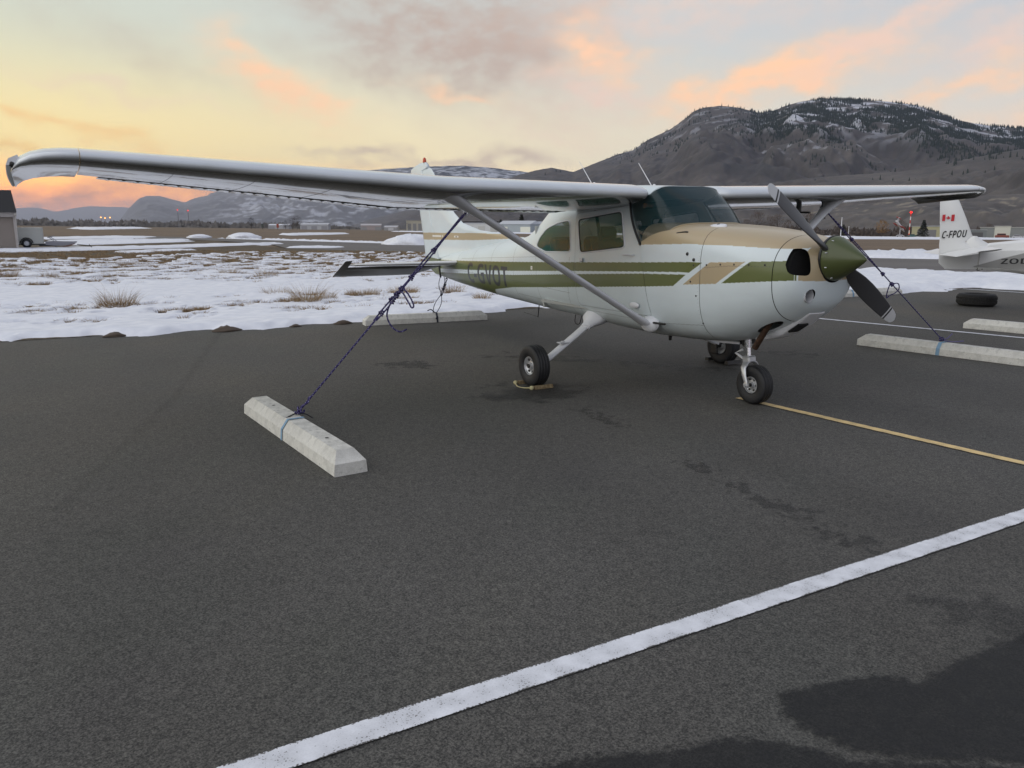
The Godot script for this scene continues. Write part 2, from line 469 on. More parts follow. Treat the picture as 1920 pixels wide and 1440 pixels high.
# ============================================================ ground
func G(x: float, z: float) -> float:       # the land falls very gently away past the apron's edge
	var v := -0.506 * x + 0.8625 * z
	var t := smoothstep(0.0, 1.0, clampf((v - 12.8) / 12.0, 0.0, 1.0))
	return -t * (0.0084 * (z - 14.0) + 0.0116 * x)

func col3(st: SurfaceTool, c: Color, p: Vector3):
	st.set_color(c); st.add_vertex(p)

func clip_sheet(st: SurfaceTool, poly: PackedVector2Array, cell: float, lift: float, tone: Callable, uvlen := 0.0):
	# a sheet laid on the land, cut exactly to the outline
	var lo := poly[0]; var hi := poly[0]
	for p in poly:
		lo = lo.min(p); hi = hi.max(p)
	var nx := ceili((hi.x - lo.x) / cell); var nz := ceili((hi.y - lo.y) / cell)
	st.set_smooth_group(0)
	for i in nx:
		for j in nz:
			var a := lo + Vector2(i, j) * cell
			var sq := PackedVector2Array([a, a + Vector2(cell, 0), a + Vector2(cell, cell), a + Vector2(0, cell)])
			for piece in Geometry2D.intersect_polygons(sq, poly):
				var idx := Geometry2D.triangulate_polygon(piece)
				for k in idx.size():
					var q: Vector2 = piece[idx[k]]
					st.set_color(tone.call(q.x, q.y)); st.add_vertex(V(q.x, q.y, G(q.x, q.y) + lift))

func stain(poly: Array, darkest: float, soft: float, seed_: int, called: String, label: String, ragged := 1.0, c := Color(0.016, 0.016, 0.016), lift := 0.004):
	var P := pv(poly)
	var lo := P[0]; var hi := P[0]
	for p in P:
		lo = lo.min(p); hi = hi.max(p)
	lo -= Vector2.ONE * soft * 2.0; hi += Vector2.ONE * soft * 2.0
	var n := 110
	var cell := (hi - lo) / n
	var grid := []
	var freq := 3.0 / maxf(soft * 4.0, 0.05)
	for j in n + 1:
		var row := []
		for i in n + 1:
			var q := lo + Vector2(i, j) * cell
			var d := sdf(P, q) + fn.get_noise_2d(q.x * freq + seed_, q.y * freq) * soft * ragged
			row.append([V(q.x, q.y, lift), darkest * smoothstep(-soft * 0.5, soft * 0.5, d) * (0.88 + 0.25 * fn.get_noise_2d(q.x * 9.0, q.y * 9.0 + seed_))])
		grid.append(row)
	var st := sf(); st.set_smooth_group(0)
	for j in n:
		for i in n:
			var q4 := [grid[j][i], grid[j][i + 1], grid[j + 1][i + 1], grid[j + 1][i]]
			if q4[0][1] + q4[1][1] + q4[2][1] + q4[3][1] < 0.02: continue
			for k in [0, 2, 1, 0, 3, 2]:
				st.set_color(Color(c.r, c.g, c.b, q4[k][1])); st.add_vertex(q4[k][0])
	struct(called, st, M.stain, label)

func snow_sheet(poly: Array, thick: float, bank: float, bare: Callable, seed_: int, step: float, label: String, wob := 0.5, called := "snow"):
	var P := pv(poly)
	var rmin := 1e9; var rmax := 0.0; var amin := 9.0; var amax := -9.0
	for p in P:
		rmin = minf(rmin, p.length()); rmax = maxf(rmax, p.length())
		var az := atan2(p.x, p.y); amin = minf(amin, az); amax = maxf(amax, az)
	rmin *= 0.97; rmax *= 1.03; amin -= 0.02; amax += 0.02
	var nr := ceili(log(rmax / rmin) / log(1.0 + step)); var na := ceili((amax - amin) / (step * 0.62))
	var pts := PackedVector3Array(); var hs := PackedFloat32Array()
	for j in nr + 1:
		var r := rmin * pow(rmax / rmin, float(j) / nr)
		for i in na + 1:
			var az := lerpf(amin, amax, float(i) / na)
			var x := r * sin(az); var z := r * cos(az)
			var d := sdf(P, Vector2(x, z)) + fn.get_noise_2d(x * 0.9 + seed_, z * 0.9) * wob
			var h := -0.2
			if d > -0.6:
				var n := fn.get_noise_2d(x * 0.45, z * 0.45 + seed_)
				h = minf(d * 0.35, thick) * (1.0 + 0.5 * n) + 0.05 * thick / 0.1 * fn.get_noise_2d(x * 2.2, z * 2.2) * 0.5
				if bank > 0.0: h += bank * exp(-pow((d - 0.5) / 0.45, 2.0)) * (0.6 + 0.8 * fn.get_noise_2d(x * 0.8, z * 0.8 + 5.0))
				h -= float(bare.call(x, z))
			hs.append(h); pts.append(V(x, z, G(x, z) + h))
	var st := sf(); st.set_smooth_group(0)
	for j in nr:
		for i in na:
			var a := j * (na + 1) + i; var b := a + 1; var c := b + na + 1; var d := a + na + 1
			if maxf(maxf(hs[a], hs[b]), maxf(hs[c], hs[d])) < -0.004: continue
			tri(st, pts[a], pts[c], pts[b]); tri(st, pts[a], pts[d], pts[c])
	struct(called, st, M.snow, label)

func bare_none(_x: float, _z: float) -> float: return 0.0
func bare_some(x: float, z: float) -> float:
	return maxf(0.0, fn.get_noise_2d(x * 0.5 + 30.0, z * 1.1) - 0.30) * 0.5
func bare_near(x: float, z: float) -> float:     # bare grass shows near the tarmac edge and farther back, with a clean band between
	var v := -0.506 * x + 0.8625 * z
	var s := 0.506 * z + 0.8625 * x
	var back := smoothstep(21.0, 25.5, v + fn2.get_noise_2d(x * 0.2, z * 0.2) * 1.5 + 0.04 * s)
	var front := smoothstep(13.9, 14.6, v) * smoothstep(18.5, 16.5, v)
	var n := fn.get_noise_2d(s * 0.55 + 8.0, v * 0.9) + 0.75 * fn.get_noise_2d(s * 2.0, v * 3.4)
	n += 0.5 * fn.get_noise_2d(s * 6.0, v * 9.0) * smoothstep(-0.2, 0.2, n)
	var k := back * smoothstep(0.06, 0.34, n + 0.34 * smoothstep(23.0, 40.0, v)) * 0.24
	k += front * smoothstep(0.22, 0.5, n) * 0.2
	return k

func build_ground():
	# one sheet of land out to the horizon: winter grass, browner near, greyer far
	var rings := []
	var R := [0.0]
	var r := 2.0
	while r < 26000.0:
		R.append(r); r *= 1.085
	var na := 240
	for ri in R:
		var row := []
		for k in na:
			var t := TAU * k / na
			var x: float = ri * sin(t); var z: float = ri * cos(t)
			var n := fn.get_noise_2d(x * 0.02, z * 0.035); var n2 := fn.get_noise_2d(x * 0.13, z * 0.2)
			var c := Color(0.205, 0.140, 0.082).lerp(Color(0.155, 0.110, 0.070), clampf(0.5 + n, 0.0, 1.0)) * (1.0 + 0.22 * n2)
			c = c.lerp(Color(0.13, 0.11, 0.085), smoothstep(400.0, 1200.0, ri))
			row.append([V(x, z, G(x, z) - (0.10 if ri < 60.0 else 0.06)), c])
		rings.append(row)
	var st := sf(); st.set_smooth_group(0)
	for i in R.size() - 1:
		for k in na:
			var k2 := (k + 1) % na
			for q in [rings[i][k], rings[i + 1][k2], rings[i][k2], rings[i][k], rings[i + 1][k], rings[i + 1][k2]]:
				col3(st, q[1], q[0])
	struct("ground", st, M.field, "brown winter grassland running out flat to the hills")
	# apron, in its own directions: e1 along the edge, e2 away from us
	var e1 := Vector2(0.8625, 0.506); var e2 := Vector2(-0.506, 0.8625)
	st = sf(); st.set_smooth_group(0)
	var s := 0.4
	var g := []
	for j in range(-40, 33):
		var row := []
		for i in range(-75, 130):
			var u := i * s; var v := minf(j * s, 12.80) if j < 32 else 12.86
			var lim := 12.8
			v = minf(v, lim)
			var p := e1 * u + e2 * v
			var m := fn.get_noise_2d(p.x * 0.22, p.y * 0.22); var streak := fn.get_noise_2d(u * 0.9, v * 0.10 + 20.0) + 0.5 * fn.get_noise_2d(u * 2.6, v * 0.16 + 50.0); var sm := fn.get_noise_2d(p.x * 1.3, p.y * 1.3)
			var k := 1.0 + 0.16 * m + 0.13 * streak + 0.11 * sm
			var warm := clampf(0.5 + 0.6 * m + 0.5 * streak, 0.0, 1.0) * smoothstep(3.0, 9.0, v)
			row.append([V(p.x, p.y, 0.0), Color(0.143, 0.140, 0.128).lerp(Color(0.140, 0.129, 0.108), warm) * k])
		g.append(row)
	for j in g.size() - 1:
		for i in g[0].size() - 1:
			for q in [g[j][i], g[j + 1][i + 1], g[j][i + 1], g[j][i], g[j + 1][i], g[j + 1][i + 1]]:
				col3(st, q[1], q[0])
	struct("apron", st, M.asphalt, "dark grey asphalt apron of the airfield")
	# taxiway crossing behind
	var tone := func(x: float, z: float) -> Color:
		return Color(0.115, 0.107, 0.10) * (1.0 + 0.25 * fn.get_noise_2d(x * 0.25, z * 0.25))
	st = sf()
	clip_sheet(st, pv([[-56.1, 118.6], [-37.9, 101.4], [-29.6, 92.9], [-13.3, 80.4], [-8.8, 77.4], [1.9, 71.2], [10.5, 65.7], [21.6, 50.5], [26.4, 49.3], [30.9, 48.1], [46, 45], [46.5, 39.5], [13.7, 20.2], [12.9, 20.6], [15.5, 24.0], [14.0, 26.0], [12.9, 30.1], [6.4, 40.0], [1.2, 46.3], [-5.8, 51.0], [-15.8, 56.2], [-21.8, 71.6], [-31.5, 84.3], [-48.5, 102.4]]), 4.0, 0.0, tone)
	struct("taxiway", st, M.taxiway, "grey asphalt taxiway curving past behind the snow")
	# verge under the snow: matted grass and soil
	var soil := func(x: float, z: float) -> Color:
		return Color(0.115, 0.085, 0.055).lerp(Color(0.22, 0.17, 0.10), clampf(0.5 + fn.get_noise_2d(x * 1.7, z * 1.7), 0.0, 1.0))
	st = sf()
	clip_sheet(st, pv([[-60, 22], [-14, 6.6], [0.4, 15.0], [12.3, 20.0], [13.5, 27], [6.4, 40.0], [1.2, 46.3], [-5.8, 51.0], [-15.8, 56.2], [-31.5, 84.3], [-75, 90]]), 1.5, 0.006, soil)
	struct("verge", st, M.soil, "matted dead grass and soil of the verge under the snow")
	# snow
	snow_sheet([[-14.0, 6.8], [-7.67, 10.42], [-6.13, 11.14], [-3.94, 12.10], [-1.49, 13.72], [0.41, 15.08], [2.04, 15.98], [6.2, 18.2], [6.0, 26], [5.08, 31.5], [1.24, 46.3], [-5.4, 50.0], [-10.3, 48.0], [-15.5, 48.2], [-17.4, 41.3], [-18.5, 36.3], [-22, 33], [-26, 32], [-33, 26]], 0.065, 0.04, bare_near, 1, 0.0085, "broad snow verge with grass showing through beside the apron")
	snow_sheet([[12.2, 30.4], [13.7, 27.6], [14.3, 25.3], [15.7, 24.3], [19.0, 23.6], [22, 20], [13.2, 17.8], [12.4, 18.9], [11.6, 20.0], [10.7, 19.3], [9.3, 18.5], [8.5, 18.1], [8.0, 18.4], [7.0, 17.95], [6.0, 18.0], [6.0, 26.0], [7.5, 33.0]], 0.08, 0.10, bare_some, 2, 0.011, "patch of snow behind the propeller between apron and taxiway")
	snow_sheet([[27.1, 63.3], [34.4, 69.5], [44, 71], [60, 70], [60, 52], [35.0, 50.2], [26.4, 49.4], [23.8, 52.2], [19, 58]], 0.12, 0.25, bare_none, 3, 0.012, "lumpy ploughed strip of snow on the far side of the taxiway at right", 1.2)
	snow_sheet([[-38.7, 103.7], [-30.6, 96.1], [-13.8, 83.3], [-9.1, 80.1], [3.0, 73.0], [2.2, 71.6], [-8.6, 77.9], [-12.9, 80.9], [-28.8, 93.5], [-37.6, 102.2]], 0.12, 0.10, bare_none, 4, 0.008, "thin ploughed line of snow along the taxiway's far edge", 0.4)
	snow_sheet([[-32, 44], [-29.0, 49.0], [-26.1, 55.8], [-24.7, 65.0], [-22.0, 75.0], [-20.5, 71.8], [-21.0, 66.8], [-22.3, 56.8], [-24.0, 48.9], [-25.3, 44.0], [-26.6, 40.8], [-30, 38]], 0.10, 0.02, bare_none, 5, 0.010, "long white strip of snow between vehicle tracks at left", 0.3)
	snow_sheet([[-42, 72], [-41.4, 79.6], [-38.5, 87.0], [-36.0, 90.5], [-36.3, 84.5], [-37.5, 75.0], [-37.5, 67.0]], 0.10, 0.0, bare_none, 6, 0.009, "narrow strip of snow behind the white trailer", 0.3)
	snow_sheet([[-37.5, 62], [-36.2, 72.5], [-34.5, 80.8], [-31.2, 79.0], [-30.5, 74.0], [-31.0, 68.0], [-31.5, 57.9]], 0.10, 0.0, bare_none, 7, 0.009, "broad strip of snow right of the white trailer", 0.3)
	snow_sheet([[-52, 86], [-54.0, 109], [-47.0, 106], [-44.0, 92.0], [-45.9, 79]], 0.10, 0.0, bare_none, 8, 0.009, "farthest strip of snow beyond the white trailer", 0.3)
	snow_sheet([[-22.4, 44.6], [-21.1, 51.0], [-19.5, 50.0], [-20.6, 42.6]], 0.08, 0.0, bare_some, 9, 0.010, "short strip of snow at the head of the verge", 0.3)
	snow_sheet([[-17.0, 60.8], [-15.3, 63.8], [-13.0, 62.3], [-13.4, 59.2], [-16.4, 58.0]], 0.09, 0.0, bare_none, 10, 0.008, "small sliver of snow lying on the taxiway", 0.2)
	snow_sheet([[-48, 165], [-50, 197], [-42.0, 206], [-40.5, 176], [-41.4, 150]], 0.25, 0.0, bare_none, 11, 0.010, "pale snow sliver far out in the brown field", 0.6)
	snow_sheet([[-178, 322], [-258, 547], [-190, 420], [-132, 250]], 0.5, 0.0, bare_none, 12, 0.012, "far runway snow line below the hazy trees", 1.0)
	snow_sheet([[100, 235], [330, 410], [330, 450], [200, 360], [90, 248]], 0.5, 0.0, bare_none, 13, 0.012, "snow along the far road in front of the hangars at right", 1.0)
	snow_sheet([[-60, 385], [160, 385], [160, 330], [80, 300], [-20, 335]], 0.4, 0.0, bare_some, 14, 0.012, "thin far snow in front of the grey hangars", 2.0)

func build_apron_marks():
	var st := sf(); st.set_smooth_group(0)
	line(st, Vector2(-4.2, 0.112), Vector2(8.5, 7.383), 0.114)
	struct("painted_line", st, M.paint_white, "wide worn white line painted across the foreground")
	st = sf(); st.set_smooth_group(0)
	line(st, Vector2(2.11, 7.165), Vector2(6.6, 0.42), 0.088)
	struct("painted_line", st, M.paint_yellow, "yellow lead-in line running from the nose wheel to the right")
	st = sf(); st.set_smooth_group(0)
	line(st, Vector2(5.15, 13.46), Vector2(12.0, 5.6), 0.10)
	struct("painted_line", st, M.paint_white, "thin white line beyond the propeller tip")
	st = sf(); st.set_smooth_group(0)
	line(st, Vector2(11.15, 19.55), Vector2(15.2, 13.8), 0.11)
	struct("painted_line", st, M.paint_white, "short white line under the second aircraft's tail")
	stain([[0.925, 2.453], [1.006, 2.478], [1.132, 2.524], [1.311, 2.564], [1.395, 2.550], [1.453, 2.517], [1.585, 2.623], [1.790, 2.725], [2.032, 2.860], [2.6, 3.1], [2.8, 2.0], [1.547, 2.099], [1.289, 2.109], [1.077, 2.148], [0.969, 2.238], [0.904, 2.332]], 0.70, 0.03, 1, "wet_patch", "large dark wet patch in the lower right corner", 1.2, Color(0.010, 0.010, 0.011))
	stain([[-0.047, 2.057], [0.072, 2.080], [0.280, 2.135], [0.518, 2.163], [0.672, 2.214], [0.814, 2.206], [0.941, 2.163], [1.013, 2.109], [1.282, 2.094], [1.535, 2.080], [1.374, 1.6], [-0.2, 1.6]], 0.70, 0.03, 2, "wet_patch", "dark wet patch cut by the bottom edge of the picture", 1.2, Color(0.010, 0.010, 0.011))
	stain([[1.79, 3.128], [1.955, 3.177], [2.3, 2.966], [2.006, 2.82], [1.884, 2.86]], 0.30, 0.14, 3, "damp_patch", "faint damp patch just above the large wet patch", 1.6)
	stain([[-0.25, 7.35], [0.0, 7.72], [0.43, 7.72], [0.66, 7.36], [0.391, 7.08], [0.0, 7.04]], 0.52, 0.28, 4, "oil_stain", "dark oil stain around the near main wheel", 1.6)
	stain([[-1.492, 8.954], [-1.261, 9.15], [-0.948, 9.05], [-0.961, 8.74], [-1.256, 8.70]], 0.48, 0.13, 5, "oil_stain", "small dark oil stain between the near wheel and the rear block", 2.2)
	var k := 0
	for m in [[1.19, 5.13, 1.30, 4.92, 0.05, "oil drip mark nearest the middle of the apron"], [1.345, 4.70, 1.45, 4.55, 0.045, "smallest oil drip mark in the row"], [1.47, 4.42, 1.62, 4.14, 0.06, "third oil drip mark toward the white line"], [1.66, 3.93, 1.84, 3.66, 0.06, "oil drip mark closest to the white line"], [0.62, 6.7, 0.86, 6.1, 0.05, "faint oil drip mark nearest the aircraft"], [-0.1, 9.6, 0.9, 9.2, 0.14, "long oily smear under the aircraft belly"], [1.3, 9.1, 2.3, 8.6, 0.10, "dark smear under the aircraft's far gear leg"], [3.2, 9.9, 3.7, 9.6, 0.10, "dark scuff beyond the nose wheel"]]:
		var a := Vector2(m[0], m[1]); var b := Vector2(m[2], m[3]); var w: float = m[4]
		var n := (b - a).normalized().orthogonal() * w
		var q := [a - n * 0.5, (a + b) * 0.5 - n, b - n * 0.5, b + n * 0.5, (a + b) * 0.5 + n * 1.1, a + n * 0.5]
		var arr := []
		for p in q: arr.append([p.x, p.y])
		stain(arr, 0.34, w * 1.6, 10 + k, "drip_mark", m[5], 2.4); k += 1
	stain([[-4.55, 12.2], [-3.2, 7.2], [-2.6, 4.2], [-2.55, 4.2], [-3.12, 7.2], [-4.46, 12.2]], 0.10, 0.05, 30, "pavement_seam", "faint paving seam running away at the far left", 1.0)

func line(st: SurfaceTool, a: Vector2, b: Vector2, w: float):
	var n := (b - a).normalized().orthogonal() * w * 0.5
	var len := a.distance_to(b)
	var m := ceili(len / 0.4)
	for i in m:
		var t0 := float(i) / m; var t1 := float(i + 1) / m
		var q := []
		for e in [[t0, -1.0], [t0, 1.0], [t1, 1.0], [t1, -1.0]]:
			var p: Vector2 = a.lerp(b, e[0]) + n * e[1] * (1.0 + 0.05 * fn.get_noise_2d(e[0] * len * 1.3, e[1] * 9.0))
			q.append([V(p.x, p.y, 0.006), Vector2(e[0] * len / 3.0, 0.5 + 0.5 * e[1])])
		for k in [0, 1, 2, 0, 2, 3]:
			st.set_uv(q[k][1]); st.add_vertex(q[k][0])

# ============================================================ mountains
func table(t: Array, x: float) -> float:
	if x <= t[0][0]: return t[0][1]
	for i in t.size() - 1:
		if x <= t[i + 1][0]:
			return lerpf(t[i][1], t[i + 1][1], (x - t[i][0]) / (t[i + 1][0] - t[i][0]))
	return t[t.size() - 1][1]

func mountain(label: String, crest: Array, D: float, front: float, na: int, nd: int, shape: float, rough: float, tone: Callable, trees: Array, called: String, seed_: int):
	var a0: float = crest[0][0]; var a1: float = crest[crest.size() - 1][0]
	var near := D - front; var far := D + front * 0.35
	var pts := []
	var st := sf(); st.set_smooth_group(0)
	for j in nd + 1:
		var f := float(j) / nd
		var d := lerpf(near, far, f)
		var row := []
		for i in na + 1:
			var azd := lerpf(a0, a1, float(i) / na)
			var az := deg_to_rad(azd)
			var hc := table(crest, azd)
			var x := d * sin(az); var z := d * cos(az)
			var base := -(0.0084 * (z - 14.0) + 0.0116 * x) - 12.0
			var t := clampf((d - near) / front, 0.0, 1.0)
			var h: float
			var spur := ridge_n.get_noise_2d(x / (D * 0.30) + seed_, z / (D * 0.42)) * 0.5 + fn.get_noise_2d(x / (D * 0.05), z / (D * 0.08) + seed_) * 0.25
			var keep := 1.0 - pow(t, 3.0)
			if d <= D:
				var tt := clampf(t + spur * rough * keep * sin(t * PI) * 0.75, 0.0, 1.0)
				h = lerpf(base, hc, pow(tt, shape))
			else:
				h = hc - (d - D) * 0.35
			var arc := az * D
			var gully := 0.5 - 0.5 * ridge_n.get_noise_2d(arc / (D * 0.085) + 0.6 * fn.get_noise_2d(x / (D * 0.10), z / (D * 0.10)) + seed_ * 3.0, d / (D * 0.5))
			h -= gully * D * 0.011 * pow(sin(clampf(t, 0.0, 1.0) * PI), 0.7) * (0.6 + 0.8 * fn.get_noise_2d(x / (D * 0.2) + 9.0, z / (D * 0.2)))
			h += fn.get_noise_2d(x / (D * 0.012), z / (D * 0.012)) * D * 0.0012 * (1.0 - 0.6 * t)
			row.append(Vector3(x, maxf(h, base), -z))
		pts.append(row)
	var colors := []
	for j in nd + 1:
		var row := []
		for i in na + 1:
			var p: Vector3 = pts[j][i]
			var e: Vector3 = pts[j][mini(i + 1, na)] - pts[j][maxi(i - 1, 0)]; var n: Vector3 = pts[mini(j + 1, nd)][i] - pts[maxi(j - 1, 0)][i]
			var up := absf(e.cross(n).normalized().y)
			row.append(tone.call(p, up, lerpf(a0, a1, float(i) / na)))
		colors.append(row)
	for j in nd:
		for i in na:
			for k in [[j, i], [j + 1, i + 1], [j, i + 1], [j, i], [j + 1, i], [j + 1, i + 1]]:
				col3(st, colors[k[0]][k[1]], pts[k[0]][k[1]])
	struct(called, st, M.hill, label)
	if trees.is_empty(): return
	var r := RandomNumberGenerator.new(); r.seed = seed_ * 31 + 5
	var spots := []
	var tries := 0
	while spots.size() < int(trees[0]) and tries < int(trees[0]) * 40:
		tries += 1
		var i := r.randi_range(0, na - 1); var j := r.randi_range(0, nd - 1)
		var p: Vector3 = (pts[j][i] as Vector3).lerp(pts[j + 1][i + 1], r.randf()).lerp(pts[j][i + 1], r.randf() * 0.5)
		var azd := lerpf(a0, a1, float(i) / na)
		if r.randf() < float((trees[1] as Callable).call(p, azd)):
			spots.append(Transform3D(Basis(Vector3.UP, r.randf() * TAU).scaled(Vector3(1, r.randf_range(0.8, 1.3), 1) * r.randf_range(0.5, 1.1)), p - Vector3(0, 1, 0)))
	var mm := MultiMesh.new(); mm.transform_format = MultiMesh.TRANSFORM_3D; mm.instance_count = spots.size()
	var cs := sf(); cs.set_smooth_group(-1)
	for tier in [[0.0, 3.4, 6.5], [3.8, 2.4, 9.8], [7.0, 1.5, 13.0]]:
		for k in 5:
			var t0: float = TAU * k / 5.0 + float(tier[0]); var t1: float = TAU * (k + 1) / 5.0 + float(tier[0])
			tri(cs, Vector3(cos(t0) * tier[1], tier[0], sin(t0) * tier[1]), Vector3(0, tier[2], 0), Vector3(cos(t1) * tier[1], tier[0], sin(t1) * tier[1]))
	mm.mesh = made(cs, std(Color(0.022, 0.030, 0.020), 0.9))
	for i in spots.size(): mm.set_instance_transform(i, spots[i])
	var o := MultiMeshInstance3D.new(); o.name = numbered("forest"); o.multimesh = mm; add_child(o)
	o.set_meta("label", trees[2]); o.set_meta("category", "forest"); o.set_meta("kind", "stuff")

func _az(p: Vector3) -> float: return rad_to_deg(atan2(p.x, -p.z))

func build_mountains():
	var main := [[-14.92, -54], [-12.01, -24], [-9.78, 22], [-7.92, 55], [-6.04, 91], [-3.02, 164], [0.00, 222], [0.94, 243], [1.88, 258], [2.81, 268], [4.31, 247], [5.24, 272], [6.34, 302], [7.44, 331], [8.35, 345], [9.42, 394], [11.01, 445], [11.88, 488], [12.39, 520], [13.08, 536], [14.12, 541], [15.34, 530], [16.03, 517], [16.73, 501], [17.56, 510], [18.38, 531], [19.19, 545], [20.48, 552], [22.09, 544], [23.66, 533], [24.89, 521], [26.11, 503], [27.34, 465], [28.54, 431], [29.70, 409], [30.82, 394], [31.91, 385], [36.52, 345], [45.27, 178], [55.0, 90]]
	var forest := func(p: Vector3, az: float) -> float:
		var g := fn.get_noise_2d(p.x / 260.0, p.z / 260.0) + 0.5 * fn.get_noise_2d(p.x / 60.0 + 9.0, p.z / 60.0)
		var lowest := 300.0 - 30.0 * smoothstep(17.0, 30.0, az) - 60.0 * smoothstep(22.0, 32.0, az)
		var k := smoothstep(lowest - 40.0, lowest + 70.0, p.y + g * 90.0)
		return clampf(k * (0.08 + 0.92 * smoothstep(15.5, 18.5, az)) * smoothstep(-0.25, 0.25, g), 0.0, 1.0)
	var tone_main := func(p: Vector3, up: float, az: float) -> Color:
		var a := fn.get_noise_2d(p.x / 420.0, p.z / 420.0); var b := fn.get_noise_2d(p.x / 70.0, p.z / 70.0)
		var c := Color(0.112, 0.096, 0.084).lerp(Color(0.066, 0.060, 0.057), clampf(0.5 + a + 0.5 * b, 0.0, 1.0))
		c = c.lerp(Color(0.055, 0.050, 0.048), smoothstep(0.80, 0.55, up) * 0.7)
		var f: float = forest.call(p, az)
		c = c.lerp(Color(0.030, 0.032, 0.028), f * 0.6)
		var s := fn.get_noise_2d(p.x / 150.0 + 50.0, p.z / 90.0) + 0.8 * b
		var snow := smoothstep(0.24, 0.36, s + 0.24 * smoothstep(16.0, 20.0, az)) * smoothstep(250.0, 400.0, p.y + 50.0 * a) * (0.35 + 0.65 * smoothstep(15.0, 19.5, az))
		return c.lerp(Color(0.66, 0.68, 0.74), snow * 0.85)
	mountain("big brown mountain with dark forest and snow patches on top", main, 4000.0, 2300.0, 640, 210, 1.15, 0.48, tone_main, [40000, forest, "dark pine forest over the upper slopes of the big mountain"], "mountain", 1)
	var tone_spur := func(p: Vector3, up: float, az: float) -> Color:
		var a := fn.get_noise_2d(p.x / 300.0 + 7.0, p.z / 300.0); var b := fn.get_noise_2d(p.x / 45.0, p.z / 45.0)
		var c := Color(0.138, 0.120, 0.102).lerp(Color(0.085, 0.075, 0.068), clampf(0.5 + a + 0.5 * b, 0.0, 1.0))
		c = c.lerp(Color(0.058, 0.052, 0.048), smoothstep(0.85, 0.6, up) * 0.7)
		var s := fn.get_noise_2d(p.x / 80.0 + 50.0, p.z / 40.0) + 0.6 * b
		return c.lerp(Color(0.55, 0.56, 0.60), smoothstep(0.40, 0.55, s) * smoothstep(150.0, 260.0, p.y) * 0.6)
	var sparse := func(p: Vector3, az: float) -> float:
		var g := fn.get_noise_2d(p.x / 120.0, p.z / 120.0)
		return smoothstep(0.12, 0.5, g) * smoothstep(70.0, 190.0, p.y) * (0.4 + 0.6 * smoothstep(19.0, 24.0, az))
	mountain("rounded brown spur standing in front of the big mountain", [[2.29, -23], [4.53, 93], [7.12, 146], [8.95, 169], [11.12, 193], [13.24, 229], [14.97, 260], [16.66, 297], [17.64, 324], [18.97, 335], [20.62, 326], [22.56, 316], [23.38, 291], [25.16, 240], [27.31, 209], [30.26, 170], [34.39, 113], [40, 20]], 3150.0, 1200.0, 330, 110, 1.05, 0.7, tone_spur, [900, sparse, "scattered pines on the slopes of the brown spur"], "mountain", 2)
	mountain("smooth brown foothill in front of the mountain at right", [[5.32, -9], [10.86, 39], [16.15, 95], [19.52, 120], [22.77, 128], [25.87, 134], [28.77, 156], [30.42, 170], [32.03, 179], [36.59, 176], [45.31, 93], [52, 0]], 2350.0, 700.0, 300, 80, 1.0, 0.9, tone_spur, [220, sparse, "few pines dotted over the smooth foothill"], "foothill", 3)
	var tone_low := func(p: Vector3, up: float, az: float) -> Color:
		var c: Color = tone_spur.call(p, up, az)
		var s := fn.get_noise_2d(p.x / 60.0 + 3.0, p.z / 30.0)
		return c.lerp(Color(0.34, 0.29, 0.21), smoothstep(0.22, 0.4, s) * smoothstep(10.0, 24.0, p.y) * 0.8)
	mountain("low gullied clay bluffs behind the far hangars", [[9.0, -20], [10.91, -9], [16.27, 12], [19.68, 22], [22.93, 36], [26.04, 44], [27.82, 50], [29.84, 51], [32.32, 53], [36.88, 61], [46, 30]], 1700.0, 420.0, 300, 60, 0.9, 1.0, tone_low, [], "foothill", 4)
	var tone_snowy := func(p: Vector3, up: float, az: float) -> Color:
		var a := fn.get_noise_2d(p.x / 700.0, p.z / 700.0); var b := fn.get_noise_2d(p.x / 160.0, p.z / 110.0)
		var c := Color(0.050, 0.050, 0.052).lerp(Color(0.10, 0.095, 0.09), clampf(0.5 + a, 0.0, 1.0))
		return c.lerp(Color(0.66, 0.68, 0.73), smoothstep(0.06, 0.36, b + 0.4 * a + 0.15 * smoothstep(200.0, 520.0, p.y)) * 0.8 * (0.22 + 0.78 * smoothstep(-21.5, -18.0, _az(p))))
	mountain("hazy snow-streaked mountain with a flat-topped bluff at its left end", [[-27.5, -60], [-26.34, -34], [-25.97, 31], [-25.48, 130], [-25.07, 190], [-24.73, 235], [-24.31, 256], [-23.52, 255], [-22.90, 229], [-22.43, 209], [-22.08, 197], [-21.54, 236], [-20.60, 268], [-20.42, 289], [-19.58, 321], [-16.83, 394], [-13.29, 479], [-9.67, 539], [-7.46, 563], [-5.24, 582], [-3.37, 586], [-1.50, 568], [0.94, 525], [3.38, 470], [7.14, 317], [12, 100]], 8500.0, 3600.0, 420, 130, 0.9, 0.6, tone_snowy, [], "mountain", 5)
	var tone_far := func(_p: Vector3, _up: float, _az: float) -> Color:
		return Color(0.075, 0.075, 0.08)
	mountain("far pale hills on the left horizon under the orange sky", [[-70, 120], [-55, 260], [-41.94, 257], [-37.44, 331], [-32.42, 207], [-31.32, 233], [-30.48, 239], [-29.51, 174], [-28.48, 232], [-27.73, 265], [-25.77, 254], [-23.59, 217], [-20.35, 154], [-12, 60]], 14000.0, 3000.0, 200, 24, 0.9, 0.4, tone_far, [], "far_hills", 6)

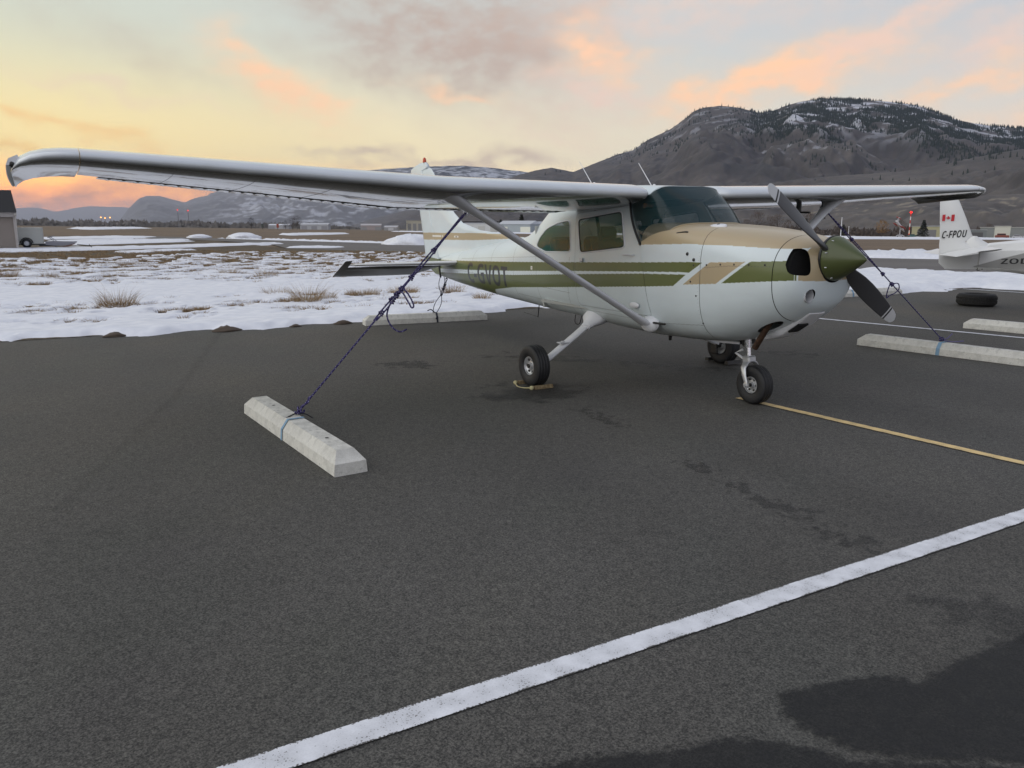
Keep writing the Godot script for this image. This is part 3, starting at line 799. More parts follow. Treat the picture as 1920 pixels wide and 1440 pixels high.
# ============================================================ the aircraft (own axes: x right wing, y up, z aft)
const NOSE_T := [[-0.926, 1.135, 1.255, 1.385, 0.145, 2.0, 2.0], [-0.916, 1.08, 1.23, 1.40, 0.195, 2.05, 2.05], [-0.90, 1.025, 1.212, 1.417, 0.245, 2.1, 2.1], [-0.88, 0.975, 1.203, 1.436, 0.295, 2.2, 2.2], [-0.85, 0.928, 1.197, 1.457, 0.343, 2.3, 2.3], [-0.78, 0.865, 1.19, 1.485, 0.395, 2.4, 2.4], [-0.69, 0.80, 1.18, 1.507, 0.43, 2.5, 2.5], [-0.50, 0.71, 1.17, 1.535, 0.475, 2.6, 2.8], [-0.30, 0.63, 1.16, 1.557, 0.50, 2.8, 3.2], [0.0, 0.555, 1.15, 1.580, 0.522, 3.0, 3.8], [0.4, 0.525, 1.15, 1.597, 0.535, 3.2, 4.5], [0.8, 0.515, 1.15, 1.605, 0.54, 3.4, 6.0]]
const CABIN_T := [[0.6, 0.518, 1.15, 1.92, 0.54, 3.4, 6.0], [0.8, 0.515, 1.15, 1.945, 0.54, 3.4, 6.0], [1.3, 0.525, 1.15, 1.970, 0.54, 3.4, 6.0], [1.9, 0.555, 1.14, 1.965, 0.535, 3.2, 5.6], [2.4, 0.565, 1.12, 1.93, 0.505, 3.0, 4.6], [2.7, 0.57, 1.10, 1.80, 0.47, 2.9, 3.4], [3.0, 0.58, 1.09, 1.63, 0.435, 2.8, 2.8], [3.4, 0.595, 1.07, 1.46, 0.395, 2.7, 2.6], [4.2, 0.63, 1.02, 1.36, 0.325, 2.6, 2.4], [4.9, 0.67, 0.99, 1.27, 0.26, 2.5, 2.3], [5.5, 0.71, 0.97, 1.19, 0.19, 2.4, 2.2], [6.0, 0.75, 0.95, 1.12, 0.11, 2.2, 2.1], [6.28, 0.775, 0.94, 1.08, 0.045, 2.0, 2.0]]

func section(T: Array, a: float) -> Array:
	var i := 0
	while i < T.size() - 2 and a > T[i + 1][0]: i += 1
	var t: float = clampf((a - T[i][0]) / (T[i + 1][0] - T[i][0]), 0.0, 1.0)
	var o := []
	for k in range(1, 7):
		var p0: float = T[maxi(i - 1, 0)][k]; var p1: float = T[i][k]; var p2: float = T[i + 1][k]; var p3: float = T[mini(i + 2, T.size() - 1)][k]
		var d0: float = T[i][0] - T[maxi(i - 1, 0)][0]; var d1: float = T[i + 1][0] - T[i][0]; var d2: float = T[mini(i + 2, T.size() - 1)][0] - T[i + 1][0]
		var m1 := 0.0; var m2 := 0.0     # monotone tangents so that nothing overshoots
		var s1 := (p2 - p1) / d1
		if d0 > 0.0:
			var s0 := (p1 - p0) / d0
			if s0 * s1 > 0.0: m1 = 2.0 * s0 * s1 / (s0 + s1)
		else: m1 = s1
		if d2 > 0.0:
			var s2 := (p3 - p2) / d2
			if s2 * s1 > 0.0: m2 = 2.0 * s2 * s1 / (s2 + s1)
		else: m2 = s1
		var t2 := t * t; var t3 := t2 * t
		o.append((2 * t3 - 3 * t2 + 1) * p1 + (t3 - 2 * t2 + t) * d1 * m1 + (-2 * t3 + 3 * t2) * p2 + (t3 - t2) * d1 * m2)
	return o

func taper(T: Array, a: float) -> float:
	return 0.10 * (1.0 - smoothstep(2.1, 3.2, a)) if T[0][0] > 0.0 else 0.0

func half_width(T: Array, a: float, u: float) -> float:
	var s := section(T, a)
	var t: float = (u - s[1]) / (s[2] - s[1]) if u > s[1] else (s[1] - u) / (s[1] - s[0])
	var n: float = s[5] if u > s[1] else s[4]
	return s[3] * (1.0 - (taper(T, a) * clampf(t, 0.0, 1.0) if u > s[1] else 0.0)) * pow(maxf(1.0 - pow(clampf(t, 0.0, 1.0), n), 0.0), 1.0 / n)

func roof_height(T: Array, a: float, r: float) -> float:
	var s := section(T, a)
	var lo: float = s[1]; var hi: float = s[2]
	for k in 24:
		var m := (lo + hi) * 0.5
		if half_width(T, a, m) > absf(r): lo = m
		else: hi = m
	return lo

func deck_height(T: Array, a: float, r: float) -> float:
	var s := section(T, a)
	return s[1] + (s[2] - s[1]) * pow(maxf(1.0 - pow(clampf(absf(r) / s[3], 0.0, 1.0), s[5]), 0.0), 1.0 / s[5])

func skin_grid(T: Array, a_list: Array, nphi: int, inset := 0.0) -> Array:
	var g := []
	for a in a_list:
		var s := section(T, a)
		var row := PackedVector3Array()
		for k in nphi + 1:
			var f := float(k) / nphi
			var phi := lerpf(-PI / 2, PI / 2, f)
			var n: float = s[5] if phi > 0 else s[4]
			var r: float = (s[3] - inset) * pow(maxf(cos(phi), 0.0), 2.0 / n)
			var u: float = s[1] + signf(phi) * ((s[2] - s[1] - inset) if phi > 0 else (s[1] - s[0] - inset)) * pow(absf(sin(phi)), 2.0 / n)
			if phi > 0: r *= 1.0 - taper(T, a) * (u - s[1]) / (s[2] - s[1])
			row.append(Vector3(0.0 if k == 0 or k == nphi else r, u, a))
		g.append(row)
	return g

func put_skin(st: SurfaceTool, A: Vector3, B: Vector3, C: Vector3, side: float):
	if (A - C).cross(A - B).dot(Vector3(A.x + 0.001, (A.y - 1.15) * 0.6, 0)) < 0: 
		var t := B; B = C; C = t
	var q := [A, B, C] if side > 0 else [A, C, B]
	for p in q:
		st.set_uv(Vector2((p.z - PA0) / PAW, 1.0 - (p.y - PU0) / PUH))
		st.add_vertex(Vector3(p.x * side, p.y, p.z))

func flat_of(p: Vector3, mode: int) -> Vector2:
	return Vector2(p.z, p.y) if mode == 0 else (Vector2(p.z, p.x) if mode == 1 else Vector2(p.x, p.y))

func skin(g: Array, side: float, st: SurfaceTool, cuts: Array, keeps: Array):
	# cuts: [polygon, mode, lowest row, highest row] taken out of the skin; keeps: [polygon, mode, k0, k1, SurfaceTool, [cuts]] the pieces that fall inside go to that tool instead
	st.set_smooth_group(0)
	for j in g.size() - 1:
		var n: int = g[j].size()
		for k in n - 1:
			for tr in [[g[j][k], g[j][k + 1], g[j + 1][k + 1]], [g[j][k], g[j + 1][k + 1], g[j + 1][k]]]:
				if (tr[0] as Vector3).is_equal_approx(tr[1]) or (tr[1] as Vector3).is_equal_approx(tr[2]) or (tr[0] as Vector3).is_equal_approx(tr[2]): continue
				var todo := [tr]
				for c in keeps:
					if k < c[2] or k > c[3]: continue
					for t in todo: inside_part(t, c[0], c[1], c[4], c[5], side)
				for c in cuts:
					if k < c[2] or k > c[3]: continue
					var nxt := []
					for t in todo: nxt.append_array(cut(t, c[0], c[1], false))
					todo = nxt
				for t in todo: put_skin(st, t[0], t[1], t[2], side)

func inside_part(t: Array, poly: PackedVector2Array, mode: int, st: SurfaceTool, cuts: Array, side: float):
	var todo := cut(t, poly, mode, true)
	for c in cuts:
		var nxt := []
		for q in todo: nxt.append_array(cut(q, c, mode, false))
		todo = nxt
	for q in todo: put_skin(st, q[0], q[1], q[2], side)

func cut(t: Array, poly: PackedVector2Array, mode: int, inside: bool) -> Array:
	var a := flat_of(t[0], mode); var b := flat_of(t[1], mode); var c := flat_of(t[2], mode)
	var lo := poly[0]; var hi := poly[0]
	for p in poly:
		lo = lo.min(p); hi = hi.max(p)
	var tl := a.min(b).min(c); var th := a.max(b).max(c)
	if tl.x > hi.x or tl.y > hi.y or th.x < lo.x or th.y < lo.y: return [] if inside else [t]
	var den := (b - a).cross(c - a)
	if absf(den) < 1e-9: return [] if inside else [t]
	var S := 1000.0
	var big := PackedVector2Array()
	for p in poly: big.append(p * S)
	var tri3 := PackedVector2Array([a * S, b * S, c * S])
	var res := Geometry2D.intersect_polygons(tri3, big) if inside else Geometry2D.clip_polygons(tri3, big)
	var out := []
	for piece in res:
		if piece.size() < 3: continue
		var idx := Geometry2D.triangulate_polygon(piece)
		for k in range(0, idx.size(), 3):
			var v := []
			for e in 3:
				var q: Vector2 = piece[idx[k + e]] / S
				var l1 := (q - a).cross(c - a) / den; var l2 := (b - a).cross(q - a) / den
				v.append((t[0] as Vector3) * (1.0 - l1 - l2) + (t[1] as Vector3) * l1 + (t[2] as Vector3) * l2)
			out.append(v)
	return out

func rounded(poly: Array, rad: float) -> PackedVector2Array:
	var P := pv(poly); var o := PackedVector2Array(); var n := P.size()
	for i in n:
		var p := P[i]; var d0 := P[(i - 1 + n) % n] - p; var d1 := P[(i + 1) % n] - p
		var r := minf(rad, minf(d0.length(), d1.length()) * 0.45)
		var s := p + d0.normalized() * r; var e := p + d1.normalized() * r
		for k in 5:
			var t := k / 4.0
			o.append(s.lerp(p, t).lerp(p.lerp(e, t), t))
	return o

func shrink(poly: PackedVector2Array, d: float) -> PackedVector2Array:
	var o := Geometry2D.offset_polygon(poly, d)
	return o[0] if o.size() else poly

func rim_tube(st: SurfaceTool, poly: PackedVector2Array, T: Array, side: float, rad: float, lift := 0.0):
	var pts := []
	for i in poly.size() + 1:
		var p := poly[i % poly.size()]; var q := poly[(i + 1) % poly.size()]
		for k in 3 if i < poly.size() else 1:
			var m := p.lerp(q, k / 3.0)
			pts.append(Vector3(side * (half_width(T, m.x, m.y) + lift), m.y, m.x))
	tube(st, pts, rad, 6, false)

# ---- paint
func px(a: float, u: float) -> Vector2:
	return Vector2((a - PA0) / PAW * 2048.0, (1.0 - (u - PU0) / PUH) * 524.0)

func fill_tri(im: Image, a: Vector2, b: Vector2, c: Vector2, col: Color, alpha: float):
	var y0 := maxi(floori(minf(a.y, minf(b.y, c.y))), 0); var y1 := mini(ceili(maxf(a.y, maxf(b.y, c.y))), im.get_height() - 1)
	var den := (b - a).cross(c - a)
	if absf(den) < 1e-9: return
	for y in range(y0, y1 + 1):
		var x0 := maxi(floori(minf(a.x, minf(b.x, c.x))), 0); var x1 := mini(ceili(maxf(a.x, maxf(b.x, c.x))), im.get_width() - 1)
		for x in range(x0, x1 + 1):
			var q := Vector2(x + 0.5, y + 0.5)
			var l1 := (q - a).cross(c - a) / den; var l2 := (b - a).cross(q - a) / den
			if l1 >= -0.0001 and l2 >= -0.0001 and l1 + l2 <= 1.0001:
				im.set_pixel(x, y, col if alpha >= 1.0 else im.get_pixel(x, y).lerp(col, alpha))

func fill_poly(im: Image, poly: Array, col: Color, alpha := 1.0):
	var P := PackedVector2Array()
	for p in poly: P.append(px(p[0], p[1]))
	var idx := Geometry2D.triangulate_polygon(P)
	for k in range(0, idx.size(), 3): fill_tri(im, P[idx[k]], P[idx[k + 1]], P[idx[k + 2]], col, alpha)

func stroke(im: Image, pts: Array, col: Color, alpha: float, wide := 0.004):
	for i in pts.size() - 1:
		var a := px(pts[i][0], pts[i][1]); var b := px(pts[i + 1][0], pts[i + 1][1])
		var n := ceili(a.distance_to(b) * 1.2)
		for k in n:
			var p := a.lerp(b, float(k) / n)
			var x := clampi(int(p.x), 0, im.get_width() - 1); var y := clampi(int(p.y), 0, im.get_height() - 1)
			im.set_pixel(x, y, im.get_pixel(x, y).lerp(col, alpha))

func rivets(im: Image, pts: Array, gap: float):
	for i in pts.size() - 1:
		var a := Vector2(pts[i][0], pts[i][1]); var b := Vector2(pts[i + 1][0], pts[i + 1][1])
		var n := int(a.distance_to(b) / gap)
		for k in n:
			var p := px(a.lerp(b, float(k) / n).x, a.lerp(b, float(k) / n).y)
			var x := clampi(int(p.x), 0, im.get_width() - 1); var y := clampi(int(p.y), 0, im.get_height() - 1)
			im.set_pixel(x, y, im.get_pixel(x, y).darkened(0.34))

func letters(text: String, bold := false) -> Array:      # triangles of the lettering, scaled to cap height 1, starting at x = 0
	var tm := TextMesh.new(); var f := SystemFont.new(); f.font_names = PackedStringArray(["Droid Sans"]); f.font_weight = 700 if bold else 400
	tm.font = f; tm.text = text; tm.font_size = 96; tm.pixel_size = 0.01; tm.depth = 0.0; tm.curve_step = 1.5
	var ar := tm.get_mesh_arrays() if tm.get_surface_count() > 0 else []
	var out := []
	if ar.is_empty(): return out
	var vs: PackedVector3Array = ar[Mesh.ARRAY_VERTEX]
	var idx: PackedInt32Array = ar[Mesh.ARRAY_INDEX] if ar[Mesh.ARRAY_INDEX] != null else PackedInt32Array(range(vs.size()))
	var lo := Vector2(1e9, 1e9); var hi := Vector2(-1e9, -1e9)
	for v in vs:
		lo = lo.min(Vector2(v.x, v.y)); hi = hi.max(Vector2(v.x, v.y))
	var h := hi.y - lo.y
	for i in idx: out.append(Vector2(vs[i].x - lo.x, vs[i].y - lo.y) / h)
	return out

func paint(side: float) -> Image:
	var im := Image.create(2048, 524, false, Image.FORMAT_RGB8)
	var white := Color8(210, 220, 222); var olive := Color8(90, 99, 48); var tan := Color8(174, 157, 125)
	im.fill(white)
	fill_poly(im, [[0.10, 1.271], [0.78, 1.24], [1.88, 1.195], [3.454, 1.129], [4.84, 1.079], [5.3, 1.064], [6.5, 1.03], [6.5, 0.89], [4.84, 0.957], [3.454, 1.019], [1.88, 1.104], [0.775, 1.155], [0.27, 1.176]], olive)
	fill_poly(im, [[-0.002, 1.271], [0.10, 1.271], [0.27, 1.176], [0.15, 1.178]], olive)
	fill_poly(im, [[0.19, 1.157], [0.774, 1.135], [1.88, 1.070], [3.454, 0.968], [4.86, 0.903], [6.3, 0.84], [6.3, 0.5], [4.3, 0.60], [4.1, 0.74], [3.505, 0.811], [1.875, 0.934], [0.713, 1.019], [0.345, 1.048]], olive)
	fill_poly(im, [[-0.085, 1.275], [-0.445, 1.293], [-0.16, 1.099], [0.222, 1.068]], tan)
	fill_poly(im, [[-0.492, 1.296], [-0.87, 1.315], [-0.87, 1.163], [-0.716, 1.152], [-0.221, 1.107]], olive)
	fill_poly(im, [[0.86, 1.402], [0.22, 1.424], [-0.3, 1.418], [-0.677, 1.403], [-0.80, 1.402], [-0.92, 1.42], [-0.92, 1.66], [0.86, 1.66]], tan)
	fill_poly(im, [[-0.862, 1.46], [-0.94, 1.46], [-0.94, 1.15], [-0.862, 1.16]], tan)
	fill_poly(im, [[-0.838, 1.22], [-0.844, 1.22], [-0.844, 1.155], [-0.838, 1.155]], white); fill_poly(im, [[-0.854, 1.22], [-0.862, 1.22], [-0.862, 1.155], [-0.854, 1.155]], white)
	fill_poly(im, [[3.85, 1.450], [5.04, 1.458], [6.98, 1.446], [7.4, 1.45], [7.4, 1.33], [6.99, 1.334], [5.04, 1.36], [3.85, 1.405]], tan)
	fill_poly(im, [[6.30, 1.040], [6.62, 1.055], [7.1, 1.09], [7.1, 0.6], [6.30, 0.6]], olive)
	# registration, narrow and a little faded
	var t := letters("C-GVOT", true)
	var w := 0.0
	for p in t: w = maxf(w, p.x)
	for k in range(0, t.size(), 3):
		var q := []
		for e in 3:
			var p: Vector2 = t[k + e]
			var f: float = p.x / w if side > 0 else 1.0 - p.x / w
			var a := lerpf(4.93, 3.60, f)
			q.append(px(a, lerpf(lerpf(0.775, 0.80, f), 1.062, p.y)))
		fill_tri(im, q[0], q[1], q[2], Color8(34, 34, 37), 0.95)
	# small plates on the fin stripe and the side
	for b in [[6.22, 6.55, 1.385, 1.412], [6.15, 6.18, 1.382, 1.414], [5.62, 5.76, 1.385, 1.410], [2.885, 2.93, 1.065, 1.105]]:
		fill_poly(im, [[b[0], b[2]], [b[1], b[2]], [b[1], b[3]], [b[0], b[3]]], Color8(228, 226, 218))
	fill_poly(im, [[5.66, 1.392], [5.72, 1.392], [5.72, 1.403], [5.66, 1.403]], Color8(90, 84, 74)); fill_poly(im, [[2.90, 1.08], [2.915, 1.08], [2.915, 1.09], [2.90, 1.09]], Color8(100, 100, 98))
	# panel seams and rivet lines
	var seam := Color8(70, 70, 68)
	for l in [[[1.885, 0.60], [1.88, 0.74]], [[2.06, 0.55], [2.0, 1.25]], [[2.75, 0.58], [2.8, 1.30]], [[3.42, 0.60], [3.42, 1.40]], [[4.1, 0.64], [4.1, 1.34]], [[4.75, 0.68], [4.75, 1.26]], [[5.35, 0.70], [5.35, 1.2]], [[0.02, 0.55], [0.02, 1.42]], [[0.55, 0.52], [0.62, 0.72]]]:
		stroke(im, l, seam, 0.5); rivets(im, [[l[0][0] + 0.018, l[0][1]], [l[1][0] + 0.018, l[1][1]]], 0.033)
	for l in [[[0.0, 1.225], [-0.30, 1.255], [-0.69, 1.262]], [[0.02, 0.72], [0.6, 0.68], [1.88, 0.70], [3.4, 0.74]], [[2.0, 0.86], [3.4, 0.90], [5.3, 0.93]], [[2.75, 1.22], [5.2, 1.10]], [[5.9, 1.12], [6.35, 1.05]]]:
		stroke(im, l, seam, 0.30); rivets(im, l, 0.030)
	for l in [[[5.35, 1.22], [5.75, 1.6], [6.3, 2.3]], [[5.9, 1.1], [6.15, 1.75], [6.5, 2.4]]]:
		rivets(im, l, 0.035)
	# dust, and road film thrown up on the belly
	var n := FastNoiseLite.new(); n.seed = 77; n.frequency = 0.012; n.fractal_octaves = 4
	for y in 524:
		for x in 2048:
			var g := n.get_noise_2d(x * 0.7, y * 1.3)
			var u := PU0 + (1.0 - y / 524.0) * PUH
			var dirt := clampf(0.03 + 0.05 * g + 0.16 * smoothstep(0.80, 0.55, u) * (0.6 + g), 0.0, 0.4)
			var c0 := im.get_pixel(x, y).lerp(Color8(120, 120, 112), dirt)
			var a := PA0 + x / 2048.0 * PAW
			if side > 0 and a > -0.5 and a < 2.6 and u < 0.72:       # exhaust soot trailing back along the belly
				c0 = c0.lerp(Color8(66, 58, 50), clampf(0.5 * smoothstep(0.68, 0.52, u + 0.05 * g) * smoothstep(-0.5, -0.2, a) * smoothstep(2.6, 0.2, a) * (0.7 + 0.8 * g), 0.0, 0.6))
			im.set_pixel(x, y, c0)
	return im

func foil(c: float, t: float, le: Vector3, twist: float, n: int, camber := 0.02, sweep_to := 1.0, mirror := 1.0) -> PackedVector3Array:
	# closed section from the trailing edge over the top to the nose and back below
	var up := []; var lo := []
	for k in n + 1:
		var x := 0.5 * (1.0 - cos(PI * k / n)) * sweep_to
		var yt := 5.0 * t * (0.2969 * sqrt(x) - 0.126 * x - 0.3516 * x * x + 0.2843 * x * x * x - 0.1015 * x * x * x * x)
		var yc := camber / 0.16 * (0.8 * x - x * x) if x < 0.4 else camber / 0.36 * (0.2 + 0.8 * x - x * x)
		up.append(Vector2(x, yc + yt)); lo.append(Vector2(x, yc - yt))
	var ring := PackedVector3Array()
	var cs := cos(twist); var sn := sin(twist)
	var order := []
	for k in range(n, -1, -1): order.append(up[k])
	for k in range(1, n + 1): order.append(lo[k])
	for p in order:
		var x: float = p.x * c; var y: float = p.y * c
		ring.append(Vector3(le.x, le.y + y * cs - x * sn, le.z + x * cs + y * sn))
	return ring

func wing_station(r: float, tipu: float) -> Array:      # [leading edge aft, leading edge up, chord, twist, thickness]
	var f := clampf((r - 2.54) / (5.12 - 2.54), 0.0, 1.0)
	var le := lerpf(0.735, 0.90, f)
	var chord := lerpf(1.625, 1.13, f)
	var u := lerpf(1.875, 1.915, clampf((r - 0.5) / 2.04, 0.0, 1.0)) if f <= 0.0 else lerpf(1.915, tipu, f)
	return [le, u, chord, deg_to_rad(lerpf(5.6, 4.0, f)), lerpf(0.125, 0.115, f)]

func wing_point(r: float, tipu: float, x: float, lower: bool, off := 0.0) -> Vector3:
	var s := wing_station(r, tipu)
	var t: float = s[4]
	var yt := 5.0 * t * (0.2969 * sqrt(x) - 0.126 * x - 0.3516 * x * x + 0.2843 * x * x * x - 0.1015 * x * x * x * x)
	var yc := 0.02 / 0.16 * (0.8 * x - x * x) if x < 0.4 else 0.02 / 0.36 * (0.2 + 0.8 * x - x * x)
	var y: float = (yc + (-yt - off if lower else yt + off)) * s[2] if off == 0.0 else (yc + (-yt if lower else yt)) * s[2] + (-off if lower else off)
	return Vector3(r, s[1] + y * cos(s[3]) - x * s[2] * sin(s[3]), s[0] + x * s[2] * cos(s[3]) + y * sin(s[3]))

func build_wing(root: Node3D, side: float, tipu: float):
	var mir := func(ring: PackedVector3Array) -> PackedVector3Array:
		var o := PackedVector3Array()
		for p in ring: o.append(Vector3(p.x * side, p.y, p.z))
		if side < 0: o.reverse()
		return o
	var st := sf()
	var rings := []
	for q in [[0.44, 0.10, 0.55], [0.475, 0.055, 0.82], [0.505, 0.022, 0.95], [0.545, 0.004, 1.0], [0.60, 0.0, 1.0]]:     # rounded root
		var s := wing_station(q[0], tipu)
		rings.append(mir.call(foil(s[2] - q[1], s[4] * q[2], Vector3(q[0], s[1], s[0] + q[1]), s[3], 22, 0.02, 0.745)))
	for r in [0.9, 1.3, 1.7, 2.1, 2.54, 2.9, 3.4, 3.9, 4.4, 4.9, 5.12]:
		var s := wing_station(r, tipu)
		rings.append(mir.call(foil(s[2], s[4], Vector3(r, s[1], s[0]), s[3], 22, 0.02, 0.745)))
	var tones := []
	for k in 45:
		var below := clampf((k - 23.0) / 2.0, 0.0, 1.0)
		tones.append(Color(0.66, 0.70, 0.735).lerp(Color(0.13, 0.13, 0.125), below))  # white above; the underside's shade is put into the vertex colour
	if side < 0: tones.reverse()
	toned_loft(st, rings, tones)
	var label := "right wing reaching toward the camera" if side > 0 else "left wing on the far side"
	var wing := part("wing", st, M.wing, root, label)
	# flap and aileron with their pressed ribs
	for c in [["flap", 0.60, 2.93], ["aileron", 2.95, 4.98]]:
		st = sf(); st.set_smooth_group(0)
		var n := int((c[2] - c[1]) / 0.0125)
		var rows := []
		for i in n + 1:
			var r: float = lerpf(c[1], c[2], float(i) / n)
			var ph := fposmod((r - c[1]) / 0.10, 1.0)
			var bead := 0.011 * clampf(1.0 - absf(ph - 0.5) / 0.16, 0.0, 1.0)
			var ring := PackedVector3Array()
			for x in [1.0, 0.93, 0.84, 0.765]:
				ring.append(wing_point(r, tipu, x, false, 0.0006 + bead * (1.0 if x > 0.78 and x < 0.99 else 0.0)))
			for x in [0.765, 0.84, 0.93, 1.0]:
				ring.append(wing_point(r, tipu, x, true, 0.0006 + bead * (1.0 if x > 0.78 and x < 0.99 else 0.0)))
			rows.append(mir.call(ring))
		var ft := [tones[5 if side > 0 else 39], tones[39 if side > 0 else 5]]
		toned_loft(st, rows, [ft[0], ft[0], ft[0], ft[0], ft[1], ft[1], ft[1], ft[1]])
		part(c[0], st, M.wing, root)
	# drooped tip
	st = sf()
	rings = []
	for q in [[5.125, 0.0, 0.0, 1.0], [5.22, 0.002, 0.01, 0.985], [5.32, -0.004, 0.03, 0.94], [5.40, -0.018, 0.07, 0.86], [5.465, -0.042, 0.13, 0.72], [5.505, -0.072, 0.20, 0.50], [5.52, -0.098, 0.26, 0.28]]:
		var s := wing_station(5.12, tipu)
		var thick: float = s[4] * (0.25 + 0.75 * q[3])
		rings.append(mir.call(foil(s[2] - q[2] - 0.06 * (1.0 - q[3]), thick, Vector3(q[0], s[1] + q[1], s[0] + q[2]), s[3] + 0.02 * (1.0 - q[3]), 22, 0.02 + 0.05 * (1.0 - q[3]))))
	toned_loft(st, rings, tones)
	# thin lip that hangs down along the outer edge
	var s2 := wing_station(5.12, tipu)
	var st_lip := sf()
	var lip := []
	for k in 9:
		var f := k / 8.0
		var z: float = s2[0] + 0.20 + f * (s2[2] - 0.24)
		var y: float = s2[1] - 0.035 - 0.075 * f * 0.9
		var out := 5.52 + 0.012 * sin(f * PI)
		var ring := PackedVector3Array([Vector3(side * (out - 0.05), y + 0.045, z), Vector3(side * (out + 0.004), y + 0.02, z), Vector3(side * (out + 0.022), y - 0.055 * (0.4 + 0.6 * f), z), Vector3(side * (out + 0.012), y - 0.058 * (0.4 + 0.6 * f), z), Vector3(side * (out - 0.06), y - 0.004, z)])
		if side < 0: ring.reverse()
		lip.append(ring)
	var tip := part("wing_tip", st, M.wing, root)
	loft(st_lip, lip)
	part("tip_lip", st_lip, M.part_white, tip)
	st = sf()
	var lp := Vector3(side * 5.512, s2[1] - 0.045, s2[0] + 0.215)
	lathe(st, Transform3D(Basis(Vector3.BACK, side * -0.9), lp), [[0.001, 0.012], [0.014, 0.010], [0.020, 0.0], [0.022, -0.03], [0.001, -0.03]], 12)
	part("position_light", st, M.dark_steel, tip)
	# rib seams and control hinges under the wing
	for r in [3.42, 4.0, 4.55]:
		st = sf()
		var pts := []
		for k in 13: pts.append(wing_point(r, tipu, 0.14 + 0.6 * k / 12.0, true, 0.0005) * Vector3(side, 1, 1))
		tube(st, pts, 0.0010, 4, false)
		part("skin_seam", st, M.seal, wing)
	# strut with its cuffs
	st = sf()
	var lo := Vector3(side * 0.545, 0.672, 0.695); var hi := Vector3(side * 2.42, 1.835, 0.985)
	var ax := (hi - lo).normalized()
	var chordv := (Vector3.BACK - ax * ax.dot(Vector3.BACK)).normalized(); var thick := ax.cross(chordv).normalized()
	var srings := []
	for f in [0.0, 0.06, 0.12, 0.5, 0.86, 0.92, 0.97, 1.02]:
		var k: float = 1.0
		if f < 0.1: k = 1.0 + (0.1 - f) * 3.5
		if f > 0.88: k = 1.0 + (f - 0.88) * 9.0
		var c: Vector3 = lo.lerp(hi, f)
		var ring := PackedVector3Array()
		for j in 16:
			var t := TAU * j / 16
			ring.append(c + chordv * cos(t) * 0.058 * k * (1.0 if cos(t) < 0 else 1.25) + thick * sin(t) * 0.027 * (1.0 + (k - 1.0) * 0.7))
		srings.append(ring)
	loft(st, srings)
	var strut := part("wing_strut", st, M.grey_paint, root)
	st = sf()
	lathe(st, Transform3D(Basis(Vector3.BACK, side * -PI / 2 + side * 0.28), Vector3(side * 0.505, 0.668, 0.69)) * Transform3D(Basis.from_scale(Vector3(0.75, 1, 1.15)), Vector3.ZERO), [[0.105, -0.02], [0.10, 0.008], [0.085, 0.022], [0.06, 0.05], [0.03, 0.085]], 20)
	part("strut_fairing", st, M.part_white, strut)
	st = sf()
	var rp := lo.lerp(hi, 0.93) + Vector3(0, -0.035, 0.02)
	var ringp := []
	for k in 13: ringp.append(rp + Vector3(side * 0.018 * sin(TAU * k / 12), -0.02 + 0.022 * cos(TAU * k / 12), 0))
	tube(st, ringp, 0.005, 6, false)
	part("tie_down_ring", st, M.steel, strut)

func wheel(root: Node3D, called: String, centre: Vector3, R: float, w: float, hub: float, face: float):
	# tyre of revolution about the x axis, with grooves
	var T := Transform3D(Basis(Vector3.BACK, -PI / 2), centre)
	var st := sf()
	var h := w * 0.5
	var prof := [[hub, -h * 0.72], [hub * 1.12, -h * 0.92], [R * 0.80, -h], [R * 0.93, -h * 0.86]]
	for g in [-0.62, -0.2, 0.2, 0.62]:
		var rr: float = R * (1.0 - 0.035 * g * g)
		prof.append_array([[rr, h * (g - 0.05)], [rr - 0.006, h * (g - 0.03)], [rr - 0.006, h * (g + 0.03)], [rr, h * (g + 0.05)]])
	prof.append_array([[R * 0.93, h * 0.86], [R * 0.80, h], [hub * 1.12, h * 0.92], [hub, h * 0.72]])
	lathe(st, T, prof, 40)
	var o := Node3D.new(); o.name = called; root.add_child(o, true)
	part("tyre", st, M.rubber, o)
	for s in [-1.0, 1.0]:
		st = sf()
		lathe(st, T, [[hub * 1.02, s * h * 0.70], [hub * 1.0, s * h * 0.80], [hub * 0.93, s * h * 0.80], [hub * 0.86, s * h * 0.62], [hub * 0.62, s * h * 0.45], [hub * 0.36, s * h * 0.50], [hub * 0.34, s * h * 0.78], [0.001, s * h * 0.80]], 28, true)
		part("rim", st, M.alloy, o)
	for k in 6:
		st = sf()
		var t := TAU * k / 6
		lathe(st, Transform3D(T.basis, centre + Vector3(face * h * 0.515, sin(t) * hub * 0.72, cos(t) * hub * 0.72)), [[0.001, 0.006 * face], [hub * 0.15, 0.005 * face], [hub * 0.15, -0.01 * face]], 8, true)
		part("bolt", st, M.dark_steel, o)
	st = sf()
	lathe(st, T, [[0.001, face * h * 0.95], [hub * 0.22, face * h * 0.94], [hub * 0.24, face * h * 0.7]], 12, true)
	part("hub", st, M.dark_steel, o)

